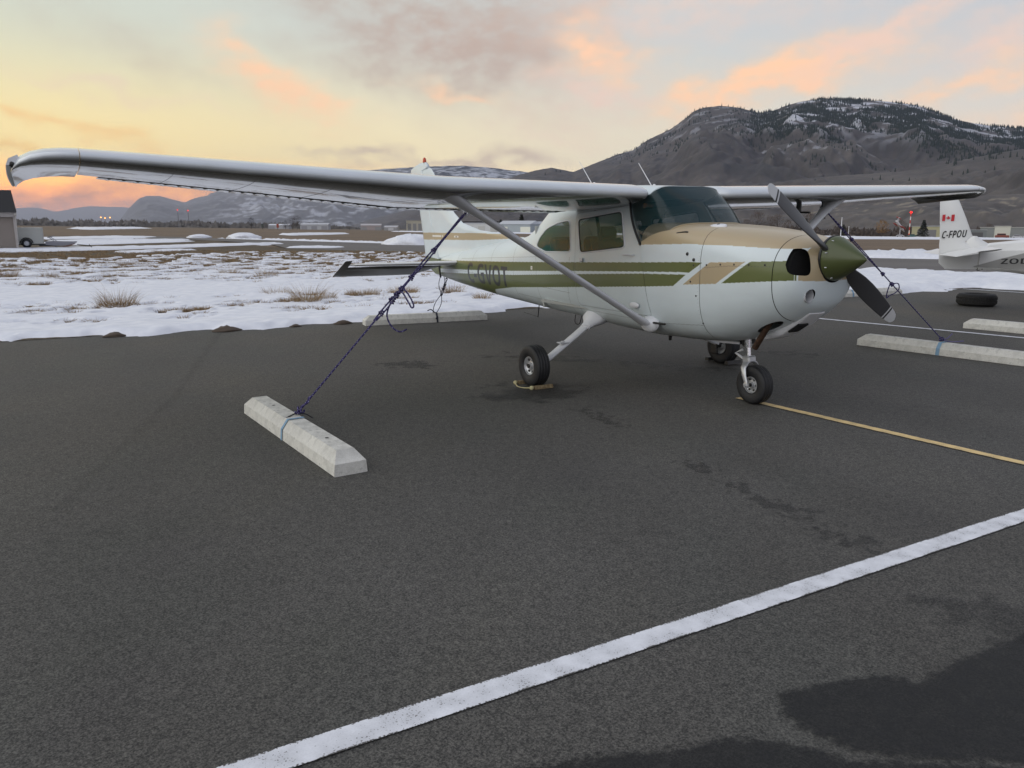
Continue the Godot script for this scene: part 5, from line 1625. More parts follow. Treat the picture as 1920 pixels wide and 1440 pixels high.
	st = sf()
	tube(st, [Vector3(0, 0.80, 6.12), Vector3(0, 0.74, 6.15)], 0.012, 6)
	var rg := []
	for k in 11: rg.append(Vector3(0.02 * sin(TAU * k / 10), 0.735 + 0.02 * cos(TAU * k / 10), 6.155))
	tube(st, rg, 0.004, 5, false)
	part("tail_ring", st, M.dark_steel, root)
	st = sf()
	tube(st, [Vector3(0.06, 0.98, 6.30), Vector3(0.06, 0.76, 6.24)], 0.014, 6)
	part("rudder_gap_seal", st, M.seal, root)

func loft_uv(st: SurfaceTool, rings: Array):
	st.set_smooth_group(0)
	var n: int = rings[0].size()
	for i in rings.size() - 1:
		for k in n:
			var k2 := (k + 1) % n
			for p in [rings[i][k], rings[i][k2], rings[i + 1][k2], rings[i][k], rings[i + 1][k2], rings[i + 1][k]]:
				st.set_uv(Vector2((p.z - PA0) / PAW, 1.0 - (p.y - PU0) / PUH)); st.add_vertex(p)
	for e in [0, rings.size() - 1]:
		for k in range(1, n - 1):
			for p in [rings[e][0], rings[e][k], rings[e][k + 1]]:
				st.set_uv(Vector2((p.z - PA0) / PAW, 1.0 - (p.y - PU0) / PUH)); st.add_vertex(p)

# ============================================================ second aircraft
func plate_text(st: SurfaceTool, text: String, bold: bool, T: Transform3D, length: float, height: float):
	var t := letters(text, bold)
	var w := 0.0
	for p in t: w = maxf(w, p.x)
	st.set_smooth_group(-1)
	for p in t: st.add_vertex(T * Vector3(p.x / w * length, p.y * height, 0))

func build_second_aircraft():
	var root := thing("light_aircraft", "white low aircraft lettered C-FPOU on its fin, cut by the right edge", "aircraft", V(8.612, 14.6))
	root.basis = Basis(Vector3.UP, atan2(-0.97, -0.243))
	var wt := std(Color(0.70, 0.705, 0.69), 0.3)
	var gr := std(Color(0.30, 0.30, 0.285), 0.35)
	# body: flat-sided, upper panels white, lower side panel grey. f = metres ahead of the rudder post
	var top := [[-0.02, 1.16], [0.10, 1.24], [0.7, 1.31], [1.5, 1.36], [2.0, 1.40]]
	var bot := [[-0.05, 0.755], [0.33, 0.735], [0.75, 0.68], [1.5, 0.58], [2.2, 0.50], [3.2, 0.45], [4.4, 0.50], [5.2, 0.62]]
	var rings := []; 
	for f in [-0.05, 0.1, 0.3, 0.5, 0.75, 1.1, 1.5, 2.0, 2.5, 3.2, 4.0, 4.6, 5.1]:
		var w := 0.03 + 0.50 * smoothstep(-0.3, 2.3, f) - 0.12 * smoothstep(3.6, 5.1, f)
		var b := table(bot, f)
		var t: float = table(top, f) if f <= 2.0 else 1.40 - 0.02 * (f - 2.0) - 0.06 * smoothstep(3.4, 5.1, f)
		var ring := PackedVector3Array()
		for q in [[-0.55, 0.0], [0.55, 0.0], [1.0, 0.08], [1.0, 0.70], [0.72, 0.93], [0.25, 1.0], [-0.25, 1.0], [-0.72, 0.93], [-1.0, 0.70], [-1.0, 0.08]]:
			ring.append(Vector3(q[0] * w, lerpf(b, t, q[1]), -f))
		rings.append(ring)
	var st := sf(); loft(st, rings, true, false)
	part("fuselage", st, wt, root)
	for s in [1.0, -1.0]:
		st = sf(); st.set_smooth_group(-1)
		var fs := [-0.13, 0.26, 0.67, 1.2, 2.0, 3.2]
		for i in 5:
			var q := []
			for e in [[fs[i], 0], [fs[i + 1], 0], [fs[i + 1], 1], [fs[i], 1]]:
				var f: float = e[0]
				var w := 0.034 + 0.50 * smoothstep(-0.3, 2.3, f)
				var lo := table(bot, maxf(f, 0.0)) + 0.055
				var hi := table([[-0.13, 0.82], [0.26, 0.955], [0.67, 1.085], [1.2, 1.17], [2.0, 1.2], [3.2, 1.2]], f)
				q.append(Vector3(s * (w + 0.004), lo if e[1] == 0 else maxf(hi, lo), -f))
			quad(st, q[0], q[1], q[2], q[3])
		part("side_panel", st, gr, root, "grey lower side panel")
	st = sf()
	plate_text(st, "ZODIAC", true, Transform3D(Basis(Vector3(0.10, 0.03, -1.0).normalized(), Vector3(0, 1, 0), Vector3(1, 0, 0.1)), Vector3(0.215, 0.872, -0.255)), 0.82, 0.098)
	part("lettering", st, M.black, root, "black lettering ZODIAC")
	# fin (an all-moving rudder), its leading part and lettering
	st = sf()
	rings = []
	for q in [[0.765, -0.03, 0.60, 0.018], [0.87, -0.035, 0.71, 0.028], [1.0, -0.02, 0.72, 0.035], [1.10, 0.02, 0.725, 0.035], [1.20, 0.22, 0.735, 0.035], [1.262, 0.30, 0.735, 0.035], [1.361, 0.19, 0.74, 0.035], [1.7, 0.335, 0.77, 0.030], [2.0, 0.478, 0.797, 0.025], [2.018, 0.50, 0.79, 0.008]]:
		var ring := PackedVector3Array()
		var L: float = q[2] - q[1]
		for k in 13:
			var x := 0.5 * (1.0 - cos(PI * k / 12.0))
			ring.append(Vector3(q[3] * pow(minf(x * L / 0.16, 1.0), 0.5) * (1.0 - 0.75 * smoothstep(0.2, 1.0, x)), q[0], q[1] + x * L))
		for k in range(11, 0, -1):
			var x := 0.5 * (1.0 - cos(PI * k / 12.0))
			ring.append(Vector3(-q[3] * pow(minf(x * L / 0.16, 1.0), 0.5) * (1.0 - 0.75 * smoothstep(0.2, 1.0, x)), q[0], q[1] + x * L))
		rings.append(ring)
	loft(st, rings)
	var fin := part("tail_fin", st, wt, root)
	st = sf()
	rings = []
	for q in [[1.08, -0.35, 0.30, 0.05], [1.20, -0.14, 0.30, 0.045], [1.30, 0.04, 0.28, 0.035], [1.365, 0.12, 0.20, 0.02]]:
		var ring := PackedVector3Array()
		for k in 9: ring.append(Vector3(q[3] * sin(PI * k / 8.0) + 0.001, q[0], lerpf(q[1], q[2], k / 8.0)))
		for k in range(8, -1, -1): ring.append(Vector3(-q[3] * sin(PI * k / 8.0) - 0.001, q[0], lerpf(q[1], q[2], k / 8.0)))
		rings.append(ring)
	loft(st, rings)
	part("fin_fairing", st, wt, root)
	st = sf()
	# right face of the fin looks along +x: text runs toward the nose (-z)
	plate_text(st, "C-FPOU", true, Transform3D(Basis(Vector3(0, 0.065, -1).normalized(), Vector3(0, 1, -0.12).normalized(), Vector3(1, 0, 0)), Vector3(0.0375, 1.318, 0.715)), 0.40, 0.135)
	part("lettering", st, M.black, fin, "black lettering C-FPOU")
	var red := std(Color(0.50, 0.02, 0.03), 0.5)
	st = sf(); st.set_smooth_group(-1)
	for b in [[0.735, 0.685], [0.585, 0.533]]:
		quad(st, Vector3(0.0375, 1.632, b[0]), Vector3(0.0375, 1.636, b[1]), Vector3(0.0345, 1.752, b[1]), Vector3(0.0345, 1.745, b[0]))
	var leaf := [[0.0, 0.5], [0.09, 0.30], [0.20, 0.36], [0.16, 0.06], [0.28, 0.16], [0.32, 0.08], [0.45, 0.12], [0.40, -0.02], [0.46, -0.08], [0.22, -0.26], [0.25, -0.34], [0.03, -0.30], [0.03, -0.5], [-0.03, -0.5], [-0.03, -0.30], [-0.25, -0.34], [-0.22, -0.26], [-0.46, -0.08], [-0.40, -0.02], [-0.45, 0.12], [-0.32, 0.08], [-0.28, 0.16], [-0.16, 0.06], [-0.20, 0.36], [-0.09, 0.30]]
	var P := pv(leaf); var idx := Geometry2D.triangulate_polygon(P)
	for i in idx: st.add_vertex(Vector3(0.0365, 1.692 + P[i].y * 0.07, 0.635 - P[i].x * 0.075))
	part("flag", st, red, fin, "red and white maple leaf flag")
	for s in [1.0, -1.0]:
		st = sf()
		rings = []
		for q in [[0.02, -0.06, 0.46, 0.12], [0.5, -0.03, 0.43, 0.11], [1.08, 0.02, 0.38, 0.10], [1.15, 0.10, 0.26, 0.03]]:
			var o := PackedVector3Array()
			for p in foil(q[2], q[3], Vector3(q[0], 1.165, q[1]), 0.14, 12, 0.0): o.append(Vector3(p.x * s, p.y, p.z))
			if s < 0: o.reverse()
			rings.append(o)
		loft(st, rings)
		part("tailplane", st, wt, root)
		st = sf()
		rings = []
		for q in [[0.04, 0.40, 0.66], [0.10, 0.39, 0.74], [1.1, 0.38, 0.72]]:
			var o := PackedVector3Array([Vector3(q[0], 1.115, q[1]), Vector3(q[0], 1.03, q[2]), Vector3(q[0], 1.026, q[2]), Vector3(q[0], 1.085, q[1])])
			for k in 4: o[k] = o[k] * Vector3(s, 1, 1)
			if s < 0: o.reverse()
			rings.append(o)
		loft(st, rings, true, false)
		part("elevator", st, wt, root)
		# wing and wheel beyond the picture's edge
		st = sf()
		rings = []
		for q in [[0.35, 1.55, 0.14], [1.2, 1.5, 0.14], [3.9, 1.15, 0.12], [4.0, 0.9, 0.04]]:
			var o := PackedVector3Array()
			for p in foil(q[1], q[2], Vector3(q[0], 0.66 + 0.03 * q[0], -3.55), 0.05, 12): o.append(Vector3(p.x * s, p.y, p.z))
			if s < 0: o.reverse()
			rings.append(o)
		loft(st, rings)
		part("wing", st, wt, root)
		wheel(root, "main_wheel", Vector3(1.0 * s, 0.19, -2.7), 0.19, 0.14, 0.085, s)
		st = sf(); tube(st, [Vector3(0.4 * s, 0.55, -2.7), Vector3(0.94 * s, 0.21, -2.7)], 0.03, 8); part("gear_leg", st, wt, root)
	wheel(root, "nose_wheel", Vector3(0, 0.17, -4.5), 0.17, 0.13, 0.075, 1.0)
	st = sf(); tube(st, [Vector3(0.085, 0.17, -4.5), Vector3(0.08, 0.42, -4.45), Vector3(0, 0.56, -4.42)], 0.02, 8); part("nose_leg", st, wt, root)
	st = sf()
	rings = []
	for q in [[-2.0, 0.30, 1.36, 0.02], [-2.5, 0.36, 1.36, 0.32], [-3.2, 0.36, 1.36, 0.44], [-3.7, 0.32, 1.36, 0.26], [-4.0, 0.28, 1.34, 0.02]]:
		var ring := PackedVector3Array()
		for k in 13:
			var t := PI * k / 12.0
			ring.append(Vector3(q[1] * cos(t), q[2] + q[3] * sin(t), q[0]))
		rings.append(ring)
	loft(st, rings, false, true, false)
	part("canopy", st, M.glass, root)
	st = sf(); cbox(st, at(Vector3(0, 0.77, 0.035)), Vector3(0.03, 0.06, 0.05)); tube(st, [Vector3(0.03, 1.08, 0.02), Vector3(0.035, 0.76, -0.02)], 0.012, 6); part("rudder_post", st, M.dark_steel, root)

# ============================================================ blocks, straps, ropes, tyre, chocks
const BLOCK_PROFILE := [[-0.112, 0.0], [-0.115, 0.004], [-0.108, 0.082], [-0.060, 0.150], [0.060, 0.150], [0.108, 0.082], [0.115, 0.004], [0.112, 0.0]]

func block(a: Vector2, b: Vector2, label: String, seed_: int):
	var len := a.distance_to(b)
	var d := (b - a) / len
	var root := thing("concrete_parking_block", label, "parking block", V((a.x + b.x) * 0.5, (a.y + b.y) * 0.5), 0.0, "concrete blocks that aircraft are tied to")
	root.basis = Basis(Vector3(d.y, 0, d.x), Vector3.UP, Vector3(d.x, 0, -d.y))      # z along the block
	var r := RandomNumberGenerator.new(); r.seed = seed_
	var rings := []
	var m := 40
	for i in m + 1:
		var z := lerpf(-len / 2, len / 2, float(i) / m)
		var ring := PackedVector3Array()
		for q in BLOCK_PROFILE:
			var lim: float = len / 2 - maxf(0.0, q[1] - 0.082) * 1.25
			var zz: float = z * lim / (len / 2)
			var x: float = q[0]; var y: float = q[1]
			if y < 0.002 and i > 0 and i < m: x *= r.randf_range(0.94, 1.0)
			ring.append(Vector3(x, y, zz))
		rings.append(ring)
	var st := sf(); loft(st, rings, false, false)
	for e in [0, m]:
		var g: PackedVector3Array = rings[e]
		quad(st, g[1], g[2], g[5], g[6]); quad(st, g[2], g[3], g[4], g[5]); quad(st, g[0], g[1], g[6], g[7])
	part("concrete_body", st, M.concrete, root)
	for z in [-len * 0.30, len * 0.27]:
		st = sf()
		lathe(st, at(Vector3(0.0, 0.1512, z)), [[0.014, 0.0], [0.012, 0.0004], [0.001, 0.0002]], 10)
		part("pin_hole", st, M.hole, root)
	return root

func strap(root: Node3D, z: float, w: float, mat: Material, label: String):
	var st := sf()
	var rings := []
	for e in [-0.5, 0.5]:
		var ring := PackedVector3Array()
		for q in BLOCK_PROFILE: ring.append(root.transform * Vector3(q[0] * 1.05, q[1] * 1.02 + 0.003 if q[1] > 0.01 else 0.003, z + e * w))
		rings.append(ring)
	st.set_smooth_group(-1)
	for k in 7: quad(st, rings[0][k], rings[0][k + 1], rings[1][k + 1], rings[1][k])
	solid("strap", st, mat, label, "strap")

func knot(st: SurfaceTool, c: Vector3, ax: Vector3, r: float, rope_r: float, uvs := 30.0):
	var x := ax.cross(Vector3.UP).normalized(); var y := ax.cross(x)
	var pts := []
	for k in 31:
		var t := TAU * 2.5 * k / 30.0
		pts.append(c + (x * cos(t) + y * sin(t)) * r * (1.0 + 0.25 * sin(t * 1.7)) + ax * (k / 30.0 - 0.5) * r * 2.6)
	tube(st, pts, rope_r, 6, true, uvs)

func to_world(r: float, u: float, a: float) -> Vector3:
	return (get_node("light_aircraft") as Node3D).transform * Vector3(r, u, a)

func build_blocks_and_ropes():
	var near: Node3D = block(Vector2(-1.045, 4.89), Vector2(-2.20, 6.62), "pale concrete block with a blue strap lying nearest, below the near wing", 1)
	var rear: Node3D = block(Vector2(-2.36, 12.49), Vector2(-0.46, 13.30), "grey concrete block at the snow's edge behind the tail", 2)
	var right: Node3D = block(Vector2(4.70, 10.48), Vector2(6.02, 8.72), "long concrete block with a blue strap at the right, ahead of the propeller", 3)
	block(Vector2(7.08, 12.20), Vector2(8.42, 10.50), "smooth pale concrete block cut by the right edge beside the thin white line", 4)
	var hid: Node3D = block(Vector2(7.02, 17.25), Vector2(8.9, 18.2), "concrete block half hidden behind the lower propeller blade", 5)
	strap(near, 0.02, 0.035, M.strap, "faded blue strap round the nearest concrete block")
	strap(rear, 0.155, 0.03, M.dark_strap, "dark strap round the block behind the tail")
	strap(right, -0.05, 0.045, M.strap, "faded blue strap round the concrete block at the right")
	strap(hid, -0.55, 0.05, M.strap, "blue strap on the half hidden block behind the propeller")
	var across := Vector3(1, 0, 0)
	# near rope
	var b := V(-1.652, 5.88, 0.165); var t := to_world(2.42 * 0.93 + 0.05, 1.71, 1.0)
	t = to_world(2.29, 1.70, 0.99)
	var d := (t - b).normalized()
	var st := sf()
	var R := 0.0075
	tube(st, [b, b.lerp(t, 0.15), b.lerp(t, 0.30), b.lerp(t, 0.46)], R, 8, true, 22.0)
	for s in [-1.0, 1.0]:
		var pts := []
		for k in 12:
			var f := 0.44 + 0.56 * k / 11.0
			pts.append(b.lerp(t, f) + across * s * (0.010 + 0.006 * sin(k * 1.3)) * (1.0 - 0.6 * smoothstep(0.85, 1.0, f)))
		tube(st, pts, R * 0.9, 7, true, 22.0)
	var lower := []
	for k in 12:
		var f := 0.02 * k / 11.0 * 4.0
		lower.append(b.lerp(t, f) + across * 0.013 * sin(k * 1.1))
	tube(st, lower, R, 7, true, 22.0)
	for f in [0.48, 0.66, 0.80]: knot(st, b.lerp(t, f), d, 0.016, R * 0.9)
	knot(st, b + d * 0.03, across, 0.022, R)
	var k0 := b.lerp(t, 0.545)
	knot(st, k0, d, 0.020, R)
	knot(st, k0 + d * 0.06, d, 0.018, R)
	knot(st, k0 + d * 0.12, d, 0.017, R)
	tube(st, smooth_path([k0 + d * 0.10, k0 + Vector3(0.10, 0.085, 0.03), k0 + Vector3(0.15, 0.02, 0.04), k0 + Vector3(0.175, -0.045, 0.04), k0 + Vector3(0.158, -0.06, 0.04), k0 + Vector3(0.135, -0.02, 0.04), k0 + Vector3(0.085, 0.06, 0.03), k0 + d * 0.07]), R * 0.9, 7, true, 22.0)
	tube(st, smooth_path([k0 - d * 0.02, k0 + Vector3(-0.045, -0.12, 0.03), k0 + Vector3(-0.01, -0.21, 0.04), k0 + Vector3(0.055, -0.255, 0.045), k0 + Vector3(0.115, -0.235, 0.04)]), R * 0.9, 7, true, 22.0)
	solid("rope", st, M.rope, "purple and white braided rope from the near strut down to the nearest block", "rope", "tie-down ropes")
	st = sf()
	tube(st, smooth_path([b + V(-0.07, -0.075, -0.02), b + V(-0.02, -0.02, 0.0), b, b + V(0.05, 0.04, -0.012), b + V(0.105, 0.06, -0.05)]), 0.0055, 6)
	solid("wire_bridle", st, M.dark_steel, "short wire bridle over the top of the nearest block", "wire")
	# rear rope
	b = V(-1.27, 12.93, 0.155); t = to_world(0.0, 0.72, 6.155)
	d = (t - b).normalized()
	st = sf()
	for s in [-1.0, 1.0]:
		var pts := []
		for k in 12:
			var f := k / 11.0
			pts.append(b.lerp(t, f) + across * s * 0.035 * sin(PI * clampf(f / 0.55, 0.0, 1.0)) + across * s * 0.014 * sin(PI * clampf((f - 0.55) / 0.45, 0.0, 1.0)) + across * s * 0.03 * (1.0 - f) * (1.0 - f))
		tube(st, pts, 0.006, 6)
	for f in [0.57, 0.74, 0.86]: knot(st, b.lerp(t, f), d, 0.014, 0.006, 0.0)
	k0 = b.lerp(t, 0.57)
	tube(st, smooth_path([k0, k0 + Vector3(-0.035, 0.16, 0.03), k0 + Vector3(0.0, 0.29, 0.03), k0 + Vector3(0.05, 0.28, 0.03), k0 + Vector3(0.055, 0.17, 0.03), k0 + Vector3(0.02, 0.02, 0.01)]), 0.0055, 6)
	tube(st, smooth_path([b + Vector3(-0.12, 0.03, 0), b + Vector3(-0.06, 0.05, 0.02), b, b + Vector3(0.04, -0.03, 0.03), b + Vector3(0.03, -0.09, 0.12)]), 0.009, 6)
	solid("rope", st, M.dark_rope, "dark doubled rope from the tail down to the block behind it", "rope", "tie-down ropes")
	# far rope
	b = V(5.37, 9.72, 0.165); t = to_world(-2.29, 1.71, 0.99)
	d = (t - b).normalized()
	st = sf()
	tube(st, [b, b.lerp(t, 0.2), b.lerp(t, 0.40), b.lerp(t, 0.56)], 0.007, 7, true, 22.0)
	for s in [-1.0, 1.0]:
		var pts := []
		for k in 10:
			var f := 0.54 + 0.46 * k / 9.0
			pts.append(b.lerp(t, f) + across * s * 0.013 * sin(PI * k / 9.0))
		tube(st, pts, 0.0065, 7, true, 22.0)
	for f in [0.54, 0.80]: knot(st, b.lerp(t, f), d, 0.016, 0.0065)
	k0 = b.lerp(t, 0.46)
	knot(st, k0, d, 0.018, 0.007)
	tube(st, smooth_path([k0, k0 + Vector3(0.06, 0.01, 0.02), k0 + Vector3(0.08, -0.05, 0.02), k0 + Vector3(0.04, -0.10, 0.02), k0 + Vector3(-0.02, -0.13, 0.02), k0 + Vector3(-0.06, -0.16, 0.02), k0 + Vector3(-0.055, -0.08, 0.02), k0 + d * 0.03]), 0.0065, 6, true, 22.0)
	knot(st, b + d * 0.03, across, 0.020, 0.007)
	tube(st, [b, b + Vector3(0.06, 0.03, 0), b + Vector3(0.10, 0.09, 0.02)], 0.007, 6)
	tube(st, [b, b + V(0.10, -0.06, -0.01), b + V(0.19, -0.13, 0.012)], 0.007, 6)
	solid("rope", st, M.rope, "purple rope from the far strut down to the block at the right", "rope", "tie-down ropes")
	# tyre lying flat
	st = sf()
	var prof := [[0.20, 0.03], [0.24, 0.005], [0.31, 0.012], [0.345, 0.045]]
	for g in 5:
		var y := 0.06 + g * 0.028
		prof.append_array([[0.352, y - 0.009], [0.352, y + 0.009], [0.344, y + 0.011], [0.344, y + 0.017]])
	prof.append_array([[0.345, 0.20], [0.31, 0.232], [0.24, 0.238], [0.20, 0.215], [0.19, 0.20], [0.26, 0.18], [0.31, 0.12], [0.26, 0.06], [0.19, 0.045], [0.20, 0.03]])
	lathe(st, at(V(9.17, 15.55)), prof, 48)
	for k in 48:
		var a := TAU * k / 48
		for g in 2:
			var T := Transform3D(Basis(Vector3.UP, -a - 0.06 * g), V(9.17, 15.55, 0.085 if g == 0 else 0.155)).translated_local(Vector3(0.352, 0, 0))
			cbox(st, T, Vector3(0.008, 0.05, 0.022))
	solid("old_tyre", st, M.old_rubber, "old black tyre lying flat on the tarmac at the right", "tyre")
	# wheel chocks
	var plane := get_node("light_aircraft") as Node3D
	for w in [[1.295, "wooden chock pair tied with rope at the near main wheel"], [-1.295, "dark chock pair at the far main wheel"]]:
		var o := thing("wheel_chock", w[1], "wheel chock", plane.transform * Vector3(w[0], 0, 1.49), plane.rotation.y)
		for z in [-0.155, 0.155]:
			st = sf()
			var rings := []
			for x in [-0.11, 0.10]:
				rings.append(PackedVector3Array([Vector3(x, 0.004, z - 0.03), Vector3(x, 0.004, z + 0.03), Vector3(x, 0.042, z + 0.022), Vector3(x, 0.046, z - 0.02)]))
			loft(st, rings, true, false)
			part("chock_bar", st, M.wood if w[0] > 0 else M.dark_steel, o)
			if w[0] > 0:
				st = sf(); lathe(st, at(Vector3(0.125, 0.028, z)), [[0.001, -0.024], [0.018, -0.016], [0.023, 0.0], [0.018, 0.016], [0.001, 0.022]], 10); part("rope_knot", st, M.pale_rope, o)
		if w[0] > 0:
			st = sf(); tube(st, smooth_path([Vector3(0.13, 0.03, -0.155), Vector3(0.16, 0.014, -0.05), Vector3(0.165, 0.012, 0.05), Vector3(0.13, 0.03, 0.155)]), 0.006, 6); part("chock_rope", st, M.pale_rope, o)

# ============================================================ dry plants
func blades(st: SurfaceTool, r: RandomNumberGenerator, n: int, h: float, spread: float, lean: float, w: float):
	st.set_smooth_group(-1)
	for i in n:
		var a := r.randf() * TAU
		var base := Vector3(cos(a), 0, sin(a)) * spread * sqrt(r.randf())
		var dir := (Vector3(cos(a), 0, sin(a)) * r.randf_range(0.1, 1.0) * lean + Vector3(r.randf_range(-0.3, 0.3), 1.0, r.randf_range(-0.3, 0.3))).normalized()
		var L := h * r.randf_range(0.35, 1.0)
		var side := dir.cross(Vector3(r.randf_range(-1, 1), 0.2, r.randf_range(-1, 1))).normalized() * w
		var m := base + dir * L * 0.55; var e := base + dir * L + Vector3(cos(a), -0.25, sin(a)) * L * 0.18 * lean
		var c := Color(0.36, 0.27, 0.15).lerp(Color(0.22, 0.14, 0.075), r.randf())
		st.set_color(c)
		for p in [base - side, m + side * 0.7, base + side, base - side, m - side * 0.7, m + side * 0.7, m - side * 0.7, e, m + side * 0.7]: st.add_vertex(p)

func build_near_vegetation():
	var r := RandomNumberGenerator.new(); r.seed = 99
	var mat := tinted(0.9)
	mat.backlight_enabled = true; mat.backlight = Color(0.25, 0.2, 0.12)
	var k := 0
	for q in [[-7.51, 14.97, 0.38, 0.34, 260, "big wispy tuft of dry grass in the snow at left"], [-4.13, 15.92, 0.46, 0.26, 220, "tall fanned tuft of dry grass left of the tail"], [-3.30, 17.4, 0.16, 0.36, 420, "dense rusty mound of dry grass below the tailplane"], [-2.45, 17.9, 0.22, 0.34, 260, "long low tuft of dry grass right of the rusty mound"], [-13.95, 21.9, 0.30, 0.34, 220, "dry tuft at the far left edge of the snow"], [-13.0, 22.3, 0.16, 0.22, 120, "small dry tuft beside the tuft at the left edge"], [-3.9, 16.5, 0.22, 0.22, 120, "short dry tuft right beside the tall fanned tuft"], [-1.35, 18.0, 0.24, 0.26, 200, "dry tuft just left of the tail rope"], [-0.62, 16.2, 0.20, 0.17, 240, "round grey tuft just right of the tail rope"], [0.55, 17.6, 0.2, 0.16, 110, "small tuft under the rear fuselage"], [-14.4, 29.7, 0.22, 0.5, 160, "low dark tuft far out in the snow at left"], [-8.85, 24.8, 0.26, 0.3, 120, "small upright tuft in the middle of the snow"], [-7.12, 27.5, 0.14, 0.9, 260, "flat brown clump near the tailplane tip"], [-7.35, 23.7, 0.3, 0.3, 120, "wispy tuft in the snow in front of the flat brown clump"], [-5.3, 17.6, 0.2, 0.3, 110, "sparse tuft between the two tallest tufts"]]:
		var st := sf()
		blades(st, r, q[4], q[2], q[3], 1.0 if q[2] > 0.25 else 0.7, 0.0028)
		blades(st, r, int(q[4]) / 5, q[2] * 1.7, q[3] * 0.8, 1.1, 0.0016)
		blades(st, r, int(q[4]) / 2, q[2] * 0.35, q[3] * 1.1, 1.0, 0.004)
		var o := solid("dry_grass_tuft", st, mat, q[5], "grass tuft", "dry tufts in the snow")
		o.position = V(q[0], q[1], G(q[0], q[1]) - 0.01 + 0.05); k += 1
	# short dead grass wherever the snow has gone
	var st := sf()
	blades(st, r, 26, 0.11, 0.10, 1.0, 0.0035)
	var mesh := made(st, mat)
	var spots := []
	for i in 60000:
		var az := r.randf_range(-0.72, 0.20); var d := exp(r.randf_range(log(11.5), log(52.0)))
		var x := d * sin(az); var z := d * cos(az)
		var v := -0.506 * x + 0.8625 * z
		if v < 13.0: continue
		var bb := bare_near(x, z)
		if bb > 0.05 and r.randf() < bb * 2.6:
			spots.append(Transform3D(Basis(Vector3.UP, r.randf() * TAU).scaled(Vector3.ONE * r.randf_range(0.5, 1.3)), V(x, z, G(x, z) + 0.015)))
	# along the tarmac edge
	for i in 90:
		var u := r.randf_range(-9.0, 8.0); var v := 12.86 + absf(r.randfn(0.0, 0.10))
		var p := Vector2(0.8625, 0.506) * u + Vector2(-0.506, 0.8625) * v
		if fn.get_noise_2d(u * 0.6, 3.0) > 0.02: spots.append(Transform3D(Basis(Vector3.UP, r.randf() * TAU).scaled(Vector3(1.2, 0.5, 1.2) * r.randf_range(0.4, 1.0)), V(p.x, p.y, 0.01)))
	var mm := MultiMesh.new(); mm.transform_format = MultiMesh.TRANSFORM_3D; mm.instance_count = spots.size(); mm.mesh = mesh
	for i in spots.size(): mm.set_instance_transform(i, spots[i])
	var o := MultiMeshInstance3D.new(); o.name = "dead_grass"; o.multimesh = mm; add_child(o)
	o.set_meta("label", "short dead grass showing where the snow has melted"); o.set_meta("category", "grass"); o.set_meta("kind", "stuff")
	# lumps of dark sod and old ice along the tarmac edge
	var sod := std(Color(0.085, 0.065, 0.048), 0.95)
	for q in [[-2.73, 12.66, 0.16, "dark clod at the snow's edge below the rope"], [-4.3, 11.80, 0.22, "brown sod lump on the snow's edge near the middle"], [-3.4, 12.30, 0.10, "small dark clod between two larger edge lumps"], [-5.7, 11.20, 0.16, "grey dirty lump at the snow's edge toward the left"]]:
		st = sf()
		var rings := []
		for j in 7:
			var f := j / 6.0
			var ring := PackedVector3Array()
			for i in 16:
				var a := TAU * i / 16
				var rr: float = q[2] * (sin(PI * clampf(f * 0.92 + 0.06, 0, 1)) + 0.05) * (1.0 + 0.5 * fn.get_noise_2d(cos(a) * 2.0 + q[0] * 7.0, sin(a) * 2.0 + f))
				ring.append(Vector3((f - 0.5) * q[2] * 2.0, maxf(0.0, sin(a)) * rr * (0.22 + 0.5 * absf(fn.get_noise_2d(a * 2.0, f * 6.0))), cos(a) * rr * 0.5))
			rings.append(ring)
		loft(st, rings)
		var ob := solid("sod_clod", st, sod, q[3], "clod of earth"); ob.position = V(q[0], q[1], 0.004); ob.rotation.y = 0.5

